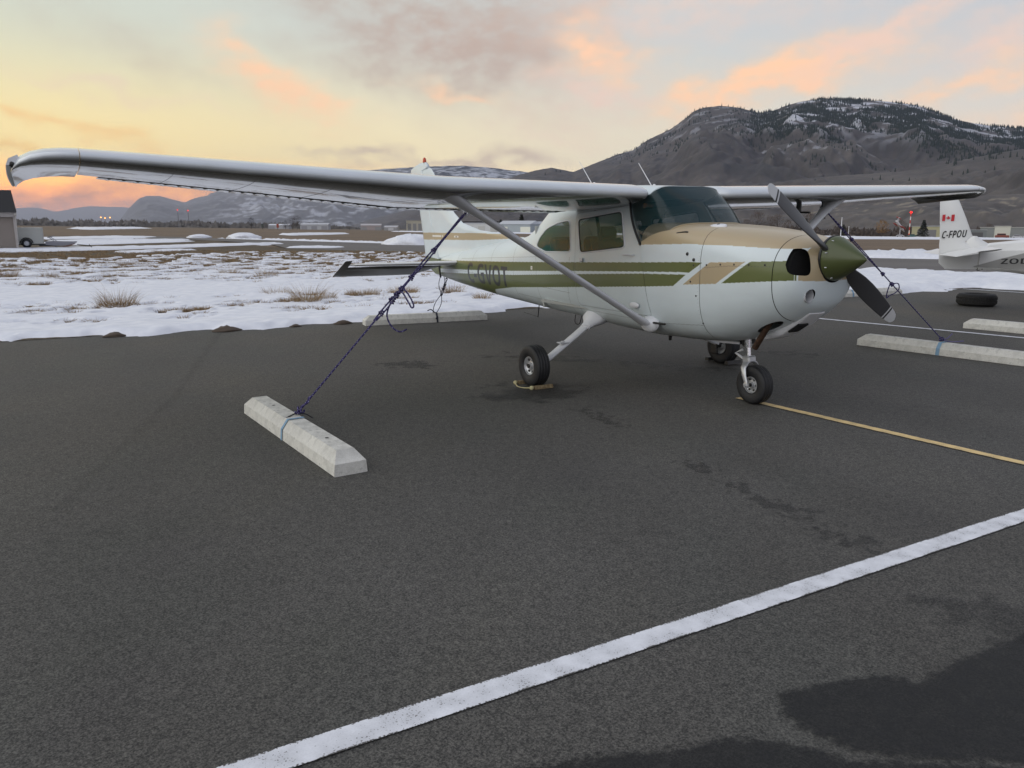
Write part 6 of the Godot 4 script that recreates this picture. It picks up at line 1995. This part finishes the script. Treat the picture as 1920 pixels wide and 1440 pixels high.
# ============================================================ far things
func bare_tree(seed_: int, h: float, spread: float, colour: Color, label: String, dense := 1.0, conifer := false) -> Node3D:
	var r := RandomNumberGenerator.new(); r.seed = seed_
	var o := thing("conifer" if conifer else "bare_tree", label, "tree", Vector3.ZERO, 0.0, "trees across the airfield")
	var st := sf()
	tube(st, [Vector3(0, -0.5, 0), Vector3(0.1, h * 0.25, 0), Vector3(0.05, h * 0.6, 0.1)], [0.03 * h, 0.022 * h, 0.008 * h], 6)
	var limbs := []
	for i in 9:
		var a := r.randf() * TAU; var y := h * r.randf_range(0.15, 0.5)
		var e := Vector3(cos(a) * spread * 0.7, y + h * r.randf_range(0.15, 0.4), sin(a) * spread * 0.7)
		tube(st, [Vector3(0.05, y, 0), e], [0.010 * h, 0.003 * h], 4, false); limbs.append(e)
	part("trunk", st, std(Color(0.07, 0.055, 0.045), 0.95), o)
	st = sf(); st.set_smooth_group(-1)
	var n := int(420 * dense)
	for i in n:
		var f := r.randf()
		var p: Vector3
		if conifer:
			var y := h * (0.08 + 0.92 * f); var rad := spread * (1.0 - f) * sqrt(r.randf()); var a := r.randf() * TAU
			p = Vector3(cos(a) * rad, y, sin(a) * rad)
		else:
			var a := r.randf() * TAU; var y := r.randf()
			var rad := spread * sqrt(maxf(0.0, 1.0 - pow((y - 0.45) / 0.58, 2.0))) * sqrt(r.randf()) * (0.75 + 0.35 * fn.get_noise_2d(cos(a) * 1.5 + seed_, y * 3.0))
			p = Vector3(cos(a) * rad, h * (0.22 + 0.80 * y * (0.85 + 0.2 * r.randf())), sin(a) * rad)
		var d := Vector3(r.randf_range(-1, 1), r.randf_range(0.0, 1.4) if not conifer else r.randf_range(-0.6, 0.2), r.randf_range(-1, 1)).normalized() * h * (0.075 if not conifer else 0.10)
		var s := d.cross(Vector3(r.randf_range(-1, 1), r.randf_range(-1, 1), r.randf_range(-1, 1))).normalized() * h * (0.010 if not conifer else 0.035)
		tri(st, p - s, p + d, p + s)
	part("crown", st, std(colour, 0.95), o)
	return o

func set_down(o: Node3D, x: float, z: float):
	o.position = V(x, z, G(x, z) - 0.05)

func far_building(called: String, label: String, x: float, z: float, size: Vector3, turn: float, wall: Color, roof: Color, gable: float, doors: int, door_c: Color, group := "buildings across the airfield") -> Node3D:
	var o := thing(called, label, "building", V(x, z, G(x, z) - 0.1), turn, group)
	var st := sf()
	cbox(st, at(Vector3(0, size.y / 2, 0)), size, 0.02)
	part("wall", st, std(wall, 0.8), o)
	st = sf(); st.set_smooth_group(-1)
	var hx := size.x / 2 + 0.3; var hz := size.z / 2 + 0.3; var y := size.y
	if gable > 0.0:
		var A := [Vector3(-hx, y, hz), Vector3(hx, y, hz), Vector3(hx, y, -hz), Vector3(-hx, y, -hz)]
		var r0 := Vector3(-hx, y + gable, 0); var r1 := Vector3(hx, y + gable, 0)
		quad(st, A[0], A[1], r1, r0); quad(st, A[2], A[3], r0, r1); tri(st, A[1], A[2], r1); tri(st, A[3], A[0], r0); quad(st, A[3], A[2], A[1], A[0])
	else:
		cbox(st, at(Vector3(0, y + 0.15, 0)), Vector3(hx * 2, 0.3, hz * 2))
	part("roof", st, std(roof, 0.7), o)
	for i in doors:
		st = sf()
		cbox(st, at(Vector3(lerpf(-size.x * 0.36, size.x * 0.36, 0.5 if doors == 1 else float(i) / (doors - 1)), size.y * 0.36, size.z / 2 + 0.04)), Vector3(size.x / doors * 0.62, size.y * 0.72, 0.08))
		part("door", st, std(door_c, 0.6), o)
	return o

func build_far_things():
	# shed at the left edge
	var o := thing("shed", "beige shed with a steep dark roof at the far left edge", "building", V(-31.45, 46.6, 0.06), 0.60)
	var st := sf(); cbox(st, at(Vector3(-1.0, 1.05, 0)), Vector3(6.2, 2.1, 3.4), 0.02); part("wall", st, std(Color(0.235, 0.205, 0.18), 0.85), o)
	st = sf(); cbox(st, at(Vector3(2.12, 1.05, 1.72)), Vector3(0.10, 2.1, 0.06)); part("corner_board", st, std(Color(0.45, 0.42, 0.40), 0.8), o)
	st = sf(); cbox(st, at(Vector3(-1.0, 2.02, 1.80)), Vector3(6.5, 0.30, 0.16), 0.01); part("eaves_board", st, std(Color(0.33, 0.31, 0.30), 0.8), o)
	st = sf(); cbox(st, at(Vector3(2.2, 2.02, 1.92)), Vector3(0.12, 0.14, 0.14), 0.01); tube(st, [Vector3(2.2, 1.95, 1.9), Vector3(2.16, 0.1, 1.78)], 0.04, 6); part("downpipe", st, std(Color(0.4, 0.38, 0.36), 0.7), o)
	st = sf(); st.set_smooth_group(-1)
	var e0 := Vector3(-4.4, 2.14, 1.98); var e1 := Vector3(2.28, 2.14, 1.98); var t0 := Vector3(-4.2, 3.42, 0.5); var t1 := Vector3(2.20, 3.42, 0.5)
	var f0 := Vector3(-4.4, 2.14, -1.98); var f1 := Vector3(2.28, 2.14, -1.98); var s0 := Vector3(-4.2, 3.42, -0.5); var s1 := Vector3(2.20, 3.42, -0.5)
	quad(st, e0, e1, t1, t0); quad(st, t0, t1, s1, s0); quad(st, f1, f0, s0, s1); quad(st, e1, f1, s1, t1); quad(st, f0, e0, t0, s0); quad(st, f0, f1, e1, e0)
	part("roof", st, std(Color(0.022, 0.022, 0.023), 0.8), o)
	st = sf(); cbox(st, at(Vector3(-1.0, 0.06, 1.72)), Vector3(6.3, 0.14, 0.1)); part("footing", st, std(Color(0.06, 0.055, 0.05), 0.9), o)
	# trailer
	o = thing("box_trailer", "white box trailer with one wheel showing beside the shed", "trailer", V(-29.35, 48.2, 0.12), 0.55)
	st = sf(); cbox(st, at(Vector3(0, 0.72, -0.75)), Vector3(1.98, 0.98, 1.5), 0.03); part("box", st, std(Color(0.52, 0.53, 0.48), 0.5), o)
	for x in [-0.96, 0.96]:
		st = sf(); cbox(st, at(Vector3(x, 0.72, 0.008)), Vector3(0.06, 0.98, 0.03)); part("corner_rail", st, std(Color(0.45, 0.45, 0.42), 0.5), o)
	st = sf(); cbox(st, at(Vector3(0.1, 0.20, -0.7)), Vector3(2.3, 0.07, 1.3)); part("chassis", st, M.dark_steel, o)
	for z in [0.05, -1.55]:
		st = sf(); lathe(st, Transform3D(Basis(Vector3.RIGHT, PI / 2), Vector3(0.07, 0.27, z)), [[0.14, -0.09], [0.25, -0.09], [0.275, -0.05], [0.275, 0.05], [0.25, 0.09], [0.14, 0.09]], 20)
		var w := part("wheel", st, M.rubber, o)
		st = sf(); lathe(st, Transform3D(Basis(Vector3.RIGHT, PI / 2), Vector3(0.07, 0.27, z)), [[0.15, 0.07], [0.13, 0.03], [0.06, 0.06], [0.001, 0.07]], 8, true)
		part("rim", st, M.part_white, w)
		st = sf()
		var arc := []
		for k in 9: arc.append(Vector3(0.07 + 0.33 * cos(PI * k / 8.0), 0.28 + 0.31 * sin(PI * k / 8.0), z * 1.02))
		tube(st, arc, 0.03, 6); part("mudguard", st, M.dark_steel, o)
	st = sf(); tube(st, [Vector3(1.0, 0.2, -0.3), Vector3(1.75, 0.22, -0.7), Vector3(1.0, 0.2, -1.1)], 0.035, 6); tube(st, [Vector3(1.6, 0.22, -0.7), Vector3(1.6, 0.02, -0.7)], 0.03, 6); part("tow_bar", st, M.dark_steel, o)
	o = thing("open_trailer", "low grey open trailer with a raised hitch right of the white trailer", "trailer", V(-27.9, 49.4, 0.10), 0.5)
	o.scale = Vector3.ONE * 0.62
	st = sf()
	var rings := []
	for q in [[-1.3, 0.30, 0.62], [-0.6, 0.22, 0.66], [0.3, 0.20, 0.62], [1.0, 0.30, 0.60], [1.45, 0.52, 0.60]]:
		rings.append(PackedVector3Array([Vector3(q[0], q[1], 0.6), Vector3(q[0], q[2], 0.7), Vector3(q[0], q[2], -0.7), Vector3(q[0], q[1], -0.6)]))
	loft(st, rings, true, false); part("hull", st, std(Color(0.26, 0.26, 0.28), 0.6), o)
	st = sf(); tube(st, [Vector3(-0.5, 0.62, 0.2), Vector3(-1.0, 1.05, 0.2)], 0.035, 6); tube(st, [Vector3(-0.3, 0.62, -0.2), Vector3(-0.9, 1.1, -0.2)], 0.035, 6); tube(st, [Vector3(-1.1, 1.0, 0), Vector3(-0.5, 1.15, 0)], 0.04, 6); part("hitch_frame", st, std(Color(0.2, 0.2, 0.22), 0.6), o)
	st = sf(); cbox(st, Transform3D(Basis(Vector3.BACK, 0.25), Vector3(0.75, 0.24, 0.66)), Vector3(1.1, 0.06, 0.05)); part("red_runner", st, std(Color(0.14, 0.04, 0.035), 0.6), o)
	st = sf(); tube(st, [Vector3(1.4, 0.3, 0), Vector3(2.6, 0.16, 0)], 0.04, 6); tube(st, [Vector3(2.5, 0.3, 0), Vector3(2.7, 0.0, 0)], 0.035, 6); part("drawbar", st, M.dark_steel, o)
	st = sf(); cbox(st, at(Vector3(-1.1, 0.28, 0)), Vector3(1.5, 0.2, 0.9)); part("frame", st, M.black, o)
	# snow piles
	for q in [[-39.9, 102.0, 2.6, 0.50, "small low snow pile at left beyond the taxiway"], [-34.0, 101.5, 3.6, 0.78, "rounded white snow pile left of the near wing rope"], [-9.4, 75.0, 4.4, 1.0, "biggest snow pile beside the fin"]]:
		st = sf()
		rings = []
		for j in 9:
			var f := j / 8.0
			var ring := PackedVector3Array()
			for i in 26:
				var a := TAU * i / 26
				var n := 1.0 + 0.35 * fn.get_noise_3d(cos(a) * 1.4 + q[0], f * 2.5, sin(a) * 1.4) 
				var rr: float = q[2] * 0.5 * cos(f * PI * 0.49) * n
				ring.append(Vector3(cos(a) * rr * 1.15, q[3] * sin(f * PI * 0.5) * (1.0 + 0.16 * fn.get_noise_2d(cos(a) * 2.0 + f, sin(a) * 2.0 + q[0])), sin(a) * rr))
			rings.append(ring)
		loft(st, rings)
		var s := solid("snow_pile", st, M.snow, q[4], "snow pile", "ploughed snow piles by the taxiway"); s.position = V(q[0], q[1], G(q[0], q[1]) - 0.05)
	# trees on the left skyline
	var twig := Color(0.085, 0.072, 0.062)
	var T0 := bare_tree(1, 9.0, 5.0, twig, "round bare tree standing alone under the near wing", 1.2); set_down(T0, -150.0, 560.0)
	var T1 := bare_tree(2, 7.0, 6.0, Color(0.07, 0.06, 0.055), "broad bare tree at left of the rope beyond the field", 1.3); set_down(T1, -138.0, 505.0)
	var T2 := bare_tree(3, 8.0, 3.6, Color(0.05, 0.046, 0.042), "narrow dark tree beyond the field below the wing", 1.0); set_down(T2, -195.0, 600.0)
	var T3 := bare_tree(6, 13.0, 6.5, Color(0.115, 0.088, 0.072), "tall pale bare tree in the row behind the propeller", 1.5)
	set_down(T3, 180.0, 560.0)
	var T4 := bare_tree(8, 10.0, 4.0, Color(0.030, 0.034, 0.026), "dark conifer in the row of trees behind the propeller", 1.4, true); set_down(T4, 172.0, 470.0)
	var T5 := bare_tree(11, 9.0, 5.2, Color(0.24, 0.135, 0.045), "orange-brown willow with hanging twigs right of the dark tree", 1.8); set_down(T5, 203.0, 440.0)
	var r := RandomNumberGenerator.new(); r.seed = 4
	var words := ["at the left end of", "second from the left in", "third from the left in", "fourth from the left in", "left of the middle of", "in the middle of", "just right of the middle of", "fifth from the right in", "fourth from the right in", "third from the right in", "next to the right end of", "at the right end of"]
	for i in 12:
		var az := lerpf(0.225, 0.355, i / 11.0)
		var d := 540.0 + r.randf_range(-30, 60)
		var src: Node3D = T3 if i % 3 != 1 else T0
		var c := dup(src, Vector3.ZERO, r.randf() * TAU, "bare tree %s the row behind the far strut" % words[i], r.randf_range(0.75, 1.15)); set_down(c, d * sin(az), d * cos(az))
	for i in 9:
		var az := lerpf(0.43, 0.60, i / 8.0)
		var d := 620.0 + r.randf_range(-30, 60)
		var c := dup(T3 if i % 2 else T1, Vector3.ZERO, r.randf() * TAU, "bare tree %s the row behind the second aircraft" % words[[0, 1, 2, 3, 5, 8, 9, 10, 11][i]], r.randf_range(0.6, 1.1)); set_down(c, d * sin(az), d * cos(az))
	for q in [[-0.128, 560.0, T2, "small dark tree at right of the broad bare tree", 0.8], [-0.20, 600.0, T1, "low bushy tree on the field's edge below the wing", 0.8], [-0.275, 560.0, T2, "small tree beyond the field near the twin red lights", 0.7], [0.012, 420.0, T4, "tall dark conifer between the grey hangars", 0.95], [-0.018, 400.0, T4, "left conifer of the trio beside the gabled hangar", 0.55], [-0.014, 402.0, T4, "middle conifer of the trio beside the gabled hangar", 0.65], [-0.010, 400.0, T4, "right conifer of the trio beside the gabled hangar", 0.58], [0.247, 480.0, T4, "small conifer left of the propeller blade", 0.62], [0.392, 430.0, T4, "dark conifer under the far wing beside the white masts", 0.6], [0.474, 470.0, T4, "dark tree right of the red and white mast", 0.9], [0.335, 500.0, T0, "grey bush left of the orange willow", 0.6], [0.502, 480.0, T3, "pale poplar behind the yellow hall", 1.0], [0.592, 520.0, T4, "small conifer behind the long hangar", 0.7]]:
		var c := dup(q[2], Vector3.ZERO, r.randf() * TAU, q[3], q[4]); set_down(c, q[1] * sin(q[0]), q[1] * cos(q[0]))
	# far belt of trees on the left, one mass in the haze
	st = sf(); st.set_smooth_group(-1)
	for i in 520:
		var az := r.randf_range(-0.62, -0.19)
		var d := 950.0 + r.randf_range(-60, 160)
		var h := (4.6 + 3.6 * fn.get_noise_2d(az * 30.0, 4.0) + r.randf_range(-2, 2)) * smoothstep(-0.17, -0.26, az)
		var c := V(d * sin(az), d * cos(az), G(d * sin(az), d * cos(az)))
		for k in 14:
			var a := r.randf() * TAU; var y := r.randf()
			var p := c + Vector3(cos(a) * 5.0, h * y * 0.9, sin(a) * 5.0)
			tri(st, p + Vector3(r.randf_range(-2.6, -1), -1.2, 0), p + Vector3(r.randf_range(-1, 1), r.randf_range(1.0, 2.6), r.randf_range(-1, 1)), p + Vector3(r.randf_range(1, 2.6), -1.2, r.randf_range(-1, 1)))
	var belt := MeshInstance3D.new(); belt.name = "tree_belt"; belt.mesh = made(st, std(Color(0.17, 0.16, 0.15), 0.95)); add_child(belt)
	belt.set_meta("label", "long hazy belt of trees along the left horizon"); belt.set_meta("category", "tree belt"); belt.set_meta("kind", "stuff")
	# brush at the foot of the hills on the right
	st = sf(); st.set_smooth_group(-1)
	for i in 900:
		var az := r.randf_range(0.02, 0.66)
		var d := 700.0 + r.randf_range(-60, 200)
		var h := 4.0 + 4.5 * clampf(0.4 + fn.get_noise_2d(az * 40.0, 9.0), 0.0, 1.0)
		var c := V(d * sin(az), d * cos(az), G(d * sin(az), d * cos(az)))
		for k in 9:
			var a := r.randf() * TAU; var y := r.randf()
			var p := c + Vector3(cos(a) * 3.0, h * y, sin(a) * 3.0)
			tri(st, p + Vector3(r.randf_range(-1.6, -0.6), -0.8, 0), p + Vector3(r.randf_range(-1, 1), r.randf_range(0.8, 2.0), r.randf_range(-1, 1)), p + Vector3(r.randf_range(0.6, 1.6), -0.8, r.randf_range(-1, 1)))
	belt = MeshInstance3D.new(); belt.name = "brush_belt"; belt.mesh = made(st, std(Color(0.085, 0.068, 0.055), 0.95)); add_child(belt)
	belt.set_meta("label", "brown leafless brush along the foot of the hills at right"); belt.set_meta("category", "brush"); belt.set_meta("kind", "stuff")
	# hangars and houses
	var pale := Color(0.40, 0.42, 0.43)
	far_building("hangar", "grey hangar with pale doors and a low gable roof behind the near strut", 3.2, 352.0, Vector3(16, 4.0, 9), -0.55, Color(0.30, 0.33, 0.34), Color(0.46, 0.48, 0.50), 1.5, 2, Color(0.62, 0.62, 0.52))
	far_building("hangar", "smaller pale hangar just left of the rear cabin window", 15.5, 360.0, Vector3(13, 3.6, 9), 0.2, pale, Color(0.36, 0.38, 0.41), 1.8, 1, Color(0.5, 0.52, 0.54))
	far_building("hangar", "long white hangar above the tail's dorsal fin", -13.5, 360.0, Vector3(15, 4.2, 9), 0.0, Color(0.55, 0.55, 0.52), Color(0.44, 0.45, 0.47), 0.0, 3, Color(0.46, 0.45, 0.40))
	far_building("hangar", "low grey hangar wing joined beside the long white hangar", -5.0, 372.0, Vector3(10, 3.6, 9), 0.0, Color(0.34, 0.36, 0.38), Color(0.42, 0.43, 0.45), 0.6, 1, Color(0.4, 0.4, 0.4))
	far_building("hall", "cream two-storey building left of the fin", -66.0, 560.0, Vector3(15, 7, 10), 0.1, Color(0.44, 0.42, 0.34), Color(0.36, 0.35, 0.33), 0.0, 4, Color(0.25, 0.25, 0.25))
	far_building("house", "low white house in the far row left of the cream building", -84.0, 560.0, Vector3(9, 2.6, 8), 0.0, Color(0.55, 0.55, 0.56), Color(0.5, 0.5, 0.52), 0.8, 2, Color(0.3, 0.3, 0.3))
	far_building("house", "pinkish house in the far row next to the white house", -100.0, 570.0, Vector3(14, 3.4, 8), 0.1, Color(0.38, 0.33, 0.32), Color(0.42, 0.40, 0.40), 1.2, 2, Color(0.3, 0.3, 0.3))
	far_building("house", "long pale house at the left end of the far row", -142.0, 580.0, Vector3(20, 3.6, 8), 0.0, Color(0.45, 0.46, 0.48), Color(0.50, 0.51, 0.53), 1.0, 3, Color(0.3, 0.3, 0.32))
	far_building("house", "tiny white roofed house beyond the field near the rope", -185.0, 640.0, Vector3(16, 3.0, 8), 0.0, Color(0.40, 0.41, 0.43), Color(0.6, 0.61, 0.64), 1.0, 2, Color(0.3, 0.3, 0.32))
	far_building("hall", "dark flat hall behind the tail's dorsal fin", -21.0, 400.0, Vector3(17, 5.2, 8), 0.0, Color(0.06, 0.06, 0.062), Color(0.05, 0.05, 0.05), 0.0, 2, Color(0.09, 0.09, 0.09))
	far_building("hall", "yellowish hall right of the red and white mast", 232.0, 448.0, Vector3(15, 6.0, 10), -0.5, Color(0.44, 0.42, 0.26), Color(0.36, 0.37, 0.37), 0.0, 1, Color(0.2, 0.2, 0.2))
	far_building("hall", "grey-green annex behind the second aircraft's fin", 246.0, 462.0, Vector3(14, 6.4, 10), -0.5, Color(0.26, 0.28, 0.27), Color(0.33, 0.35, 0.35), 0.0, 1, Color(0.2, 0.2, 0.2))
	far_building("hangar", "long grey hangar with a white end wall at the right edge", 300.0, 470.0, Vector3(44, 6.2, 16), -0.52, Color(0.25, 0.265, 0.255), Color(0.42, 0.42, 0.38), 0.0, 0, pale)
	far_building("hangar", "white end block of the long hangar at the right", 276.5, 452.0, Vector3(7.5, 6.6, 8), -0.52, Color(0.60, 0.60, 0.52), Color(0.5, 0.5, 0.46), 0.0, 0, pale)
	far_building("shed", "small grey shed left of the white end block", 266.0, 458.0, Vector3(9, 4.4, 6), -0.5, Color(0.20, 0.22, 0.22), Color(0.36, 0.38, 0.38), 0.0, 1, Color(0.1, 0.1, 0.1))
	far_building("hall", "long low dark-roofed hall behind the cowling", 92.0, 380.0, Vector3(38, 2.6, 10), -0.2, Color(0.12, 0.11, 0.10), Color(0.17, 0.165, 0.16), 0.0, 3, Color(0.09, 0.09, 0.09))
	# parked vehicles by the hangars, small
	for q in [[262.0, 428.0, Color(0.22, 0.06, 0.04), "rust red truck parked before the long hangar", 6.5, 2.6], [272.0, 431.0, Color(0.5, 0.5, 0.52), "white van parked right of the rust red truck", 4.6, 1.9], [283.0, 436.0, Color(0.42, 0.44, 0.48), "pale trailer parked at the right before the long hangar", 8.0, 2.2], [216.0, 432.0, Color(0.05, 0.13, 0.12), "dark green van parked left of the yellowish hall", 4.4, 1.7], [208.5, 430.0, Color(0.5, 0.5, 0.52), "white car parked beneath the small jet", 4.0, 1.4]]:
		o = thing("parked_vehicle", q[3], "vehicle", V(q[0], q[1], G(q[0], q[1])), -0.52, "vehicles parked by the far hangars")
		st = sf(); cbox(st, at(Vector3(0, q[5] * 0.38, 0)), Vector3(q[4], q[5] * 0.5, 1.8), 0.15); cbox(st, at(Vector3(-q[4] * 0.05, q[5] * 0.78, 0)), Vector3(q[4] * 0.62, q[5] * 0.42, 1.6), 0.2); part("body", st, std(q[2], 0.5), o)
		st = sf(); cbox(st, at(Vector3(-q[4] * 0.05, q[5] * 0.80, 0.0)), Vector3(q[4] * 0.56, q[5] * 0.22, 1.66), 0.03); part("windows", st, M.black, o)
		for x in [-0.32, 0.32]:
			for z in [-0.8, 0.8]:
				st = sf(); lathe(st, Transform3D(Basis(Vector3.RIGHT, PI / 2), Vector3(x * q[4], 0.33, z)), [[0.001, -0.12], [0.33, -0.12], [0.33, 0.12], [0.001, 0.12]], 12, true); part("wheel", st, M.rubber, o)
	# red and white mast with its lamp
	var mx := 226.0; var mz := 456.0
	o = thing("light_mast", "tall red and white banded mast with a red lamp", "mast", V(mx, mz, G(mx, mz)))
	for k in 7:
		st = sf(); tube(st, [Vector3(0, k * 1.9, 0), Vector3(0, k * 1.9 + 1.9, 0)], 0.28, 8)
		part("mast_band", st, std(Color(0.45, 0.05, 0.04), 0.6) if k % 2 == 0 else M.part_white, o)
	var lamp := StandardMaterial3D.new(); lamp.albedo_color = Color(0.6, 0.05, 0.05); lamp.emission_enabled = true; lamp.emission = Color(1.0, 0.12, 0.10); lamp.emission_energy_multiplier = 3.0
	var lx := StandardMaterial3D.new(); lx.albedo_color = Color(0.5, 0.4, 0.3); lx.emission_enabled = true; lx.emission = Color(1.0, 0.62, 0.28); lx.emission_energy_multiplier = 4.0
	st = sf(); lathe(st, at(Vector3(0, 13.3, 0)), [[0.001, 0.0], [0.55, 0.15], [0.6, 0.6], [0.35, 1.0], [0.001, 1.1]], 10); part("lamp", st, lamp, o)
	lamp_light(o, Vector3(0, 13.9, 0.9), Color(1.0, 0.12, 0.10), 2.0)
	st = sf(); lathe(st, at(Vector3(0.3, 0.0, 1.2)), [[0.001, 0.0], [0.7, 0.3], [0.7, 1.0], [0.001, 1.4]], 10); part("floor_lamp", st, lx, o)
	lamp_light(o, Vector3(0.3, 0.8, 2.2), Color(1.0, 0.62, 0.28), 4.0)
	# small jet on a post
	o = thing("display_jet", "small red and white jet mounted nose-down on a post", "aircraft", V(213.0, 440.0, G(213.0, 440.0) + 0.0), 0.5)
	st = sf(); tube(st, [Vector3(0, 0, 0), Vector3(0, 5.0, 0)], 0.25, 8); part("post", st, M.grey_paint, o)
	var B := Transform3D(Basis(Vector3.BACK, -0.62) * Basis(Vector3.RIGHT, 0.35), Vector3(0, 5.6, 0))
	st = sf(); tube(st, [B * Vector3(-5.2, 0.1, 0), B * Vector3(-3, 0, 0), B * Vector3(2, 0, 0), B * Vector3(4.6, -0.1, 0)], [0.35, 0.75, 0.7, 0.12], 10); part("body", st, M.part_white, o)
	st = sf(); cbox(st, B * at(Vector3(-0.8, -0.2, 0)), Vector3(2.0, 0.16, 9.0), 0.05); part("wing", st, std(Color(0.45, 0.05, 0.04), 0.5), o)
	st = sf(); cbox(st, B * Transform3D(Basis(Vector3.BACK, 0.5), Vector3(-4.6, 1.4, 0)), Vector3(1.2, 2.6, 0.14), 0.04); part("fin", st, M.part_white, o)
	st = sf(); cbox(st, B * at(Vector3(-5.2, 2.1, 0)), Vector3(1.0, 0.12, 3.6), 0.04); part("tailplane", st, std(Color(0.45, 0.05, 0.04), 0.5), o)
	# poles and lights
	for q in [[158.0, 385.0, 9.0, "thin pale pole left of the propeller rope"], [168.0, 400.0, 5.0, "short pale pole right of the propeller rope"], [16.8, 345.0, 12.0, "white pole standing behind the rear cabin window"]]:
		o = thing("pole", q[3], "pole", V(q[0], q[1], G(q[0], q[1])), 0.0, "poles across the airfield")
		st = sf(); tube(st, [Vector3.ZERO, Vector3(0, q[2], 0)], [0.22, 0.14], 6); part("shaft", st, M.part_white, o)
		st = sf(); cbox(st, at(Vector3(0, q[2], 0)), Vector3(0.6, 0.2, 0.4), 0.04); part("head", st, M.grey_paint, o)
	for q in [[-0.3935, 900.0, 17.0, "left red obstruction light on a mast below the bluff"], [-0.3825, 900.0, 16.4, "right red obstruction light on a mast below the bluff"]]:
		o = thing("obstruction_light", q[3], "mast light", V(q[1] * sin(q[0]), q[1] * cos(q[0]), G(q[1] * sin(q[0]), q[1] * cos(q[0]))), 0.0, "twin red lights below the bluff")
		st = sf(); tube(st, [Vector3.ZERO, Vector3(0, q[2], 0)], [0.4, 0.2], 6); part("mast", st, std(Color(0.2, 0.2, 0.21), 0.7), o)
		st = sf(); lathe(st, at(Vector3(0, q[2], 0)), [[0.001, 0.2], [0.45, 0.4], [0.45, 0.9], [0.001, 1.2]], 10); part("lamp", st, lamp, o)
		lamp_light(o, Vector3(0, q[2] + 0.8, 1.3), Color(1.0, 0.12, 0.10), 2.0)
	for q in [[-0.4725, 900.0, 8.0, "left yellow approach light in front of the hazy trees"], [-0.4685, 902.0, 7.4, "middle yellow approach light in front of the hazy trees"], [-0.4635, 900.0, 8.0, "right yellow approach light in front of the hazy trees"]]:
		o = thing("approach_light", q[3], "light", V(q[1] * sin(q[0]), q[1] * cos(q[0]), G(q[1] * sin(q[0]), q[1] * cos(q[0]))), 0.0, "yellow approach lights")
		st = sf(); tube(st, [Vector3.ZERO, Vector3(0, q[2], 0)], [0.3, 0.2], 6); part("mast", st, std(Color(0.2, 0.2, 0.21), 0.7), o)
		st = sf(); lathe(st, at(Vector3(0, q[2], 0)), [[0.001, 0.3], [0.6, 0.5], [0.6, 1.1], [0.001, 1.4]], 10); part("lamp", st, lx, o)
		lamp_light(o, Vector3(0, q[2] + 1.0, 1.6), Color(1.0, 0.72, 0.36), 4.0)
	for q in [[-146.0, 500.0, Color(0.30, 0.06, 0.03), "small red airfield marker in the brown field"], [-157.0, 505.0, Color(0.05, 0.06, 0.05), "small dark airfield marker left of the red marker"]]:
		o = thing("field_marker", q[3], "marker", V(q[0], q[1], G(q[0], q[1])), 0.0, "markers in the field")
		st = sf(); cbox(st, at(Vector3(0, 2.2, 0)), Vector3(1.4, 2.4, 0.3), 0.03); part("board", st, std(q[2], 0.7), o)
		st = sf(); cbox(st, at(Vector3(0, 0.5, 0)), Vector3(0.3, 1.1, 0.2)); part("post", st, M.dark_steel, o)

func lamp_light(o: Node3D, at_: Vector3, c: Color, e: float):
	var l := OmniLight3D.new(); l.name = "lamp_light"; l.light_color = c; l.light_energy = e; l.light_size = 0.6; l.omni_range = 60.0; l.omni_attenuation = 2.0; l.shadow_enabled = true
	o.add_child(l, true); l.position = at_
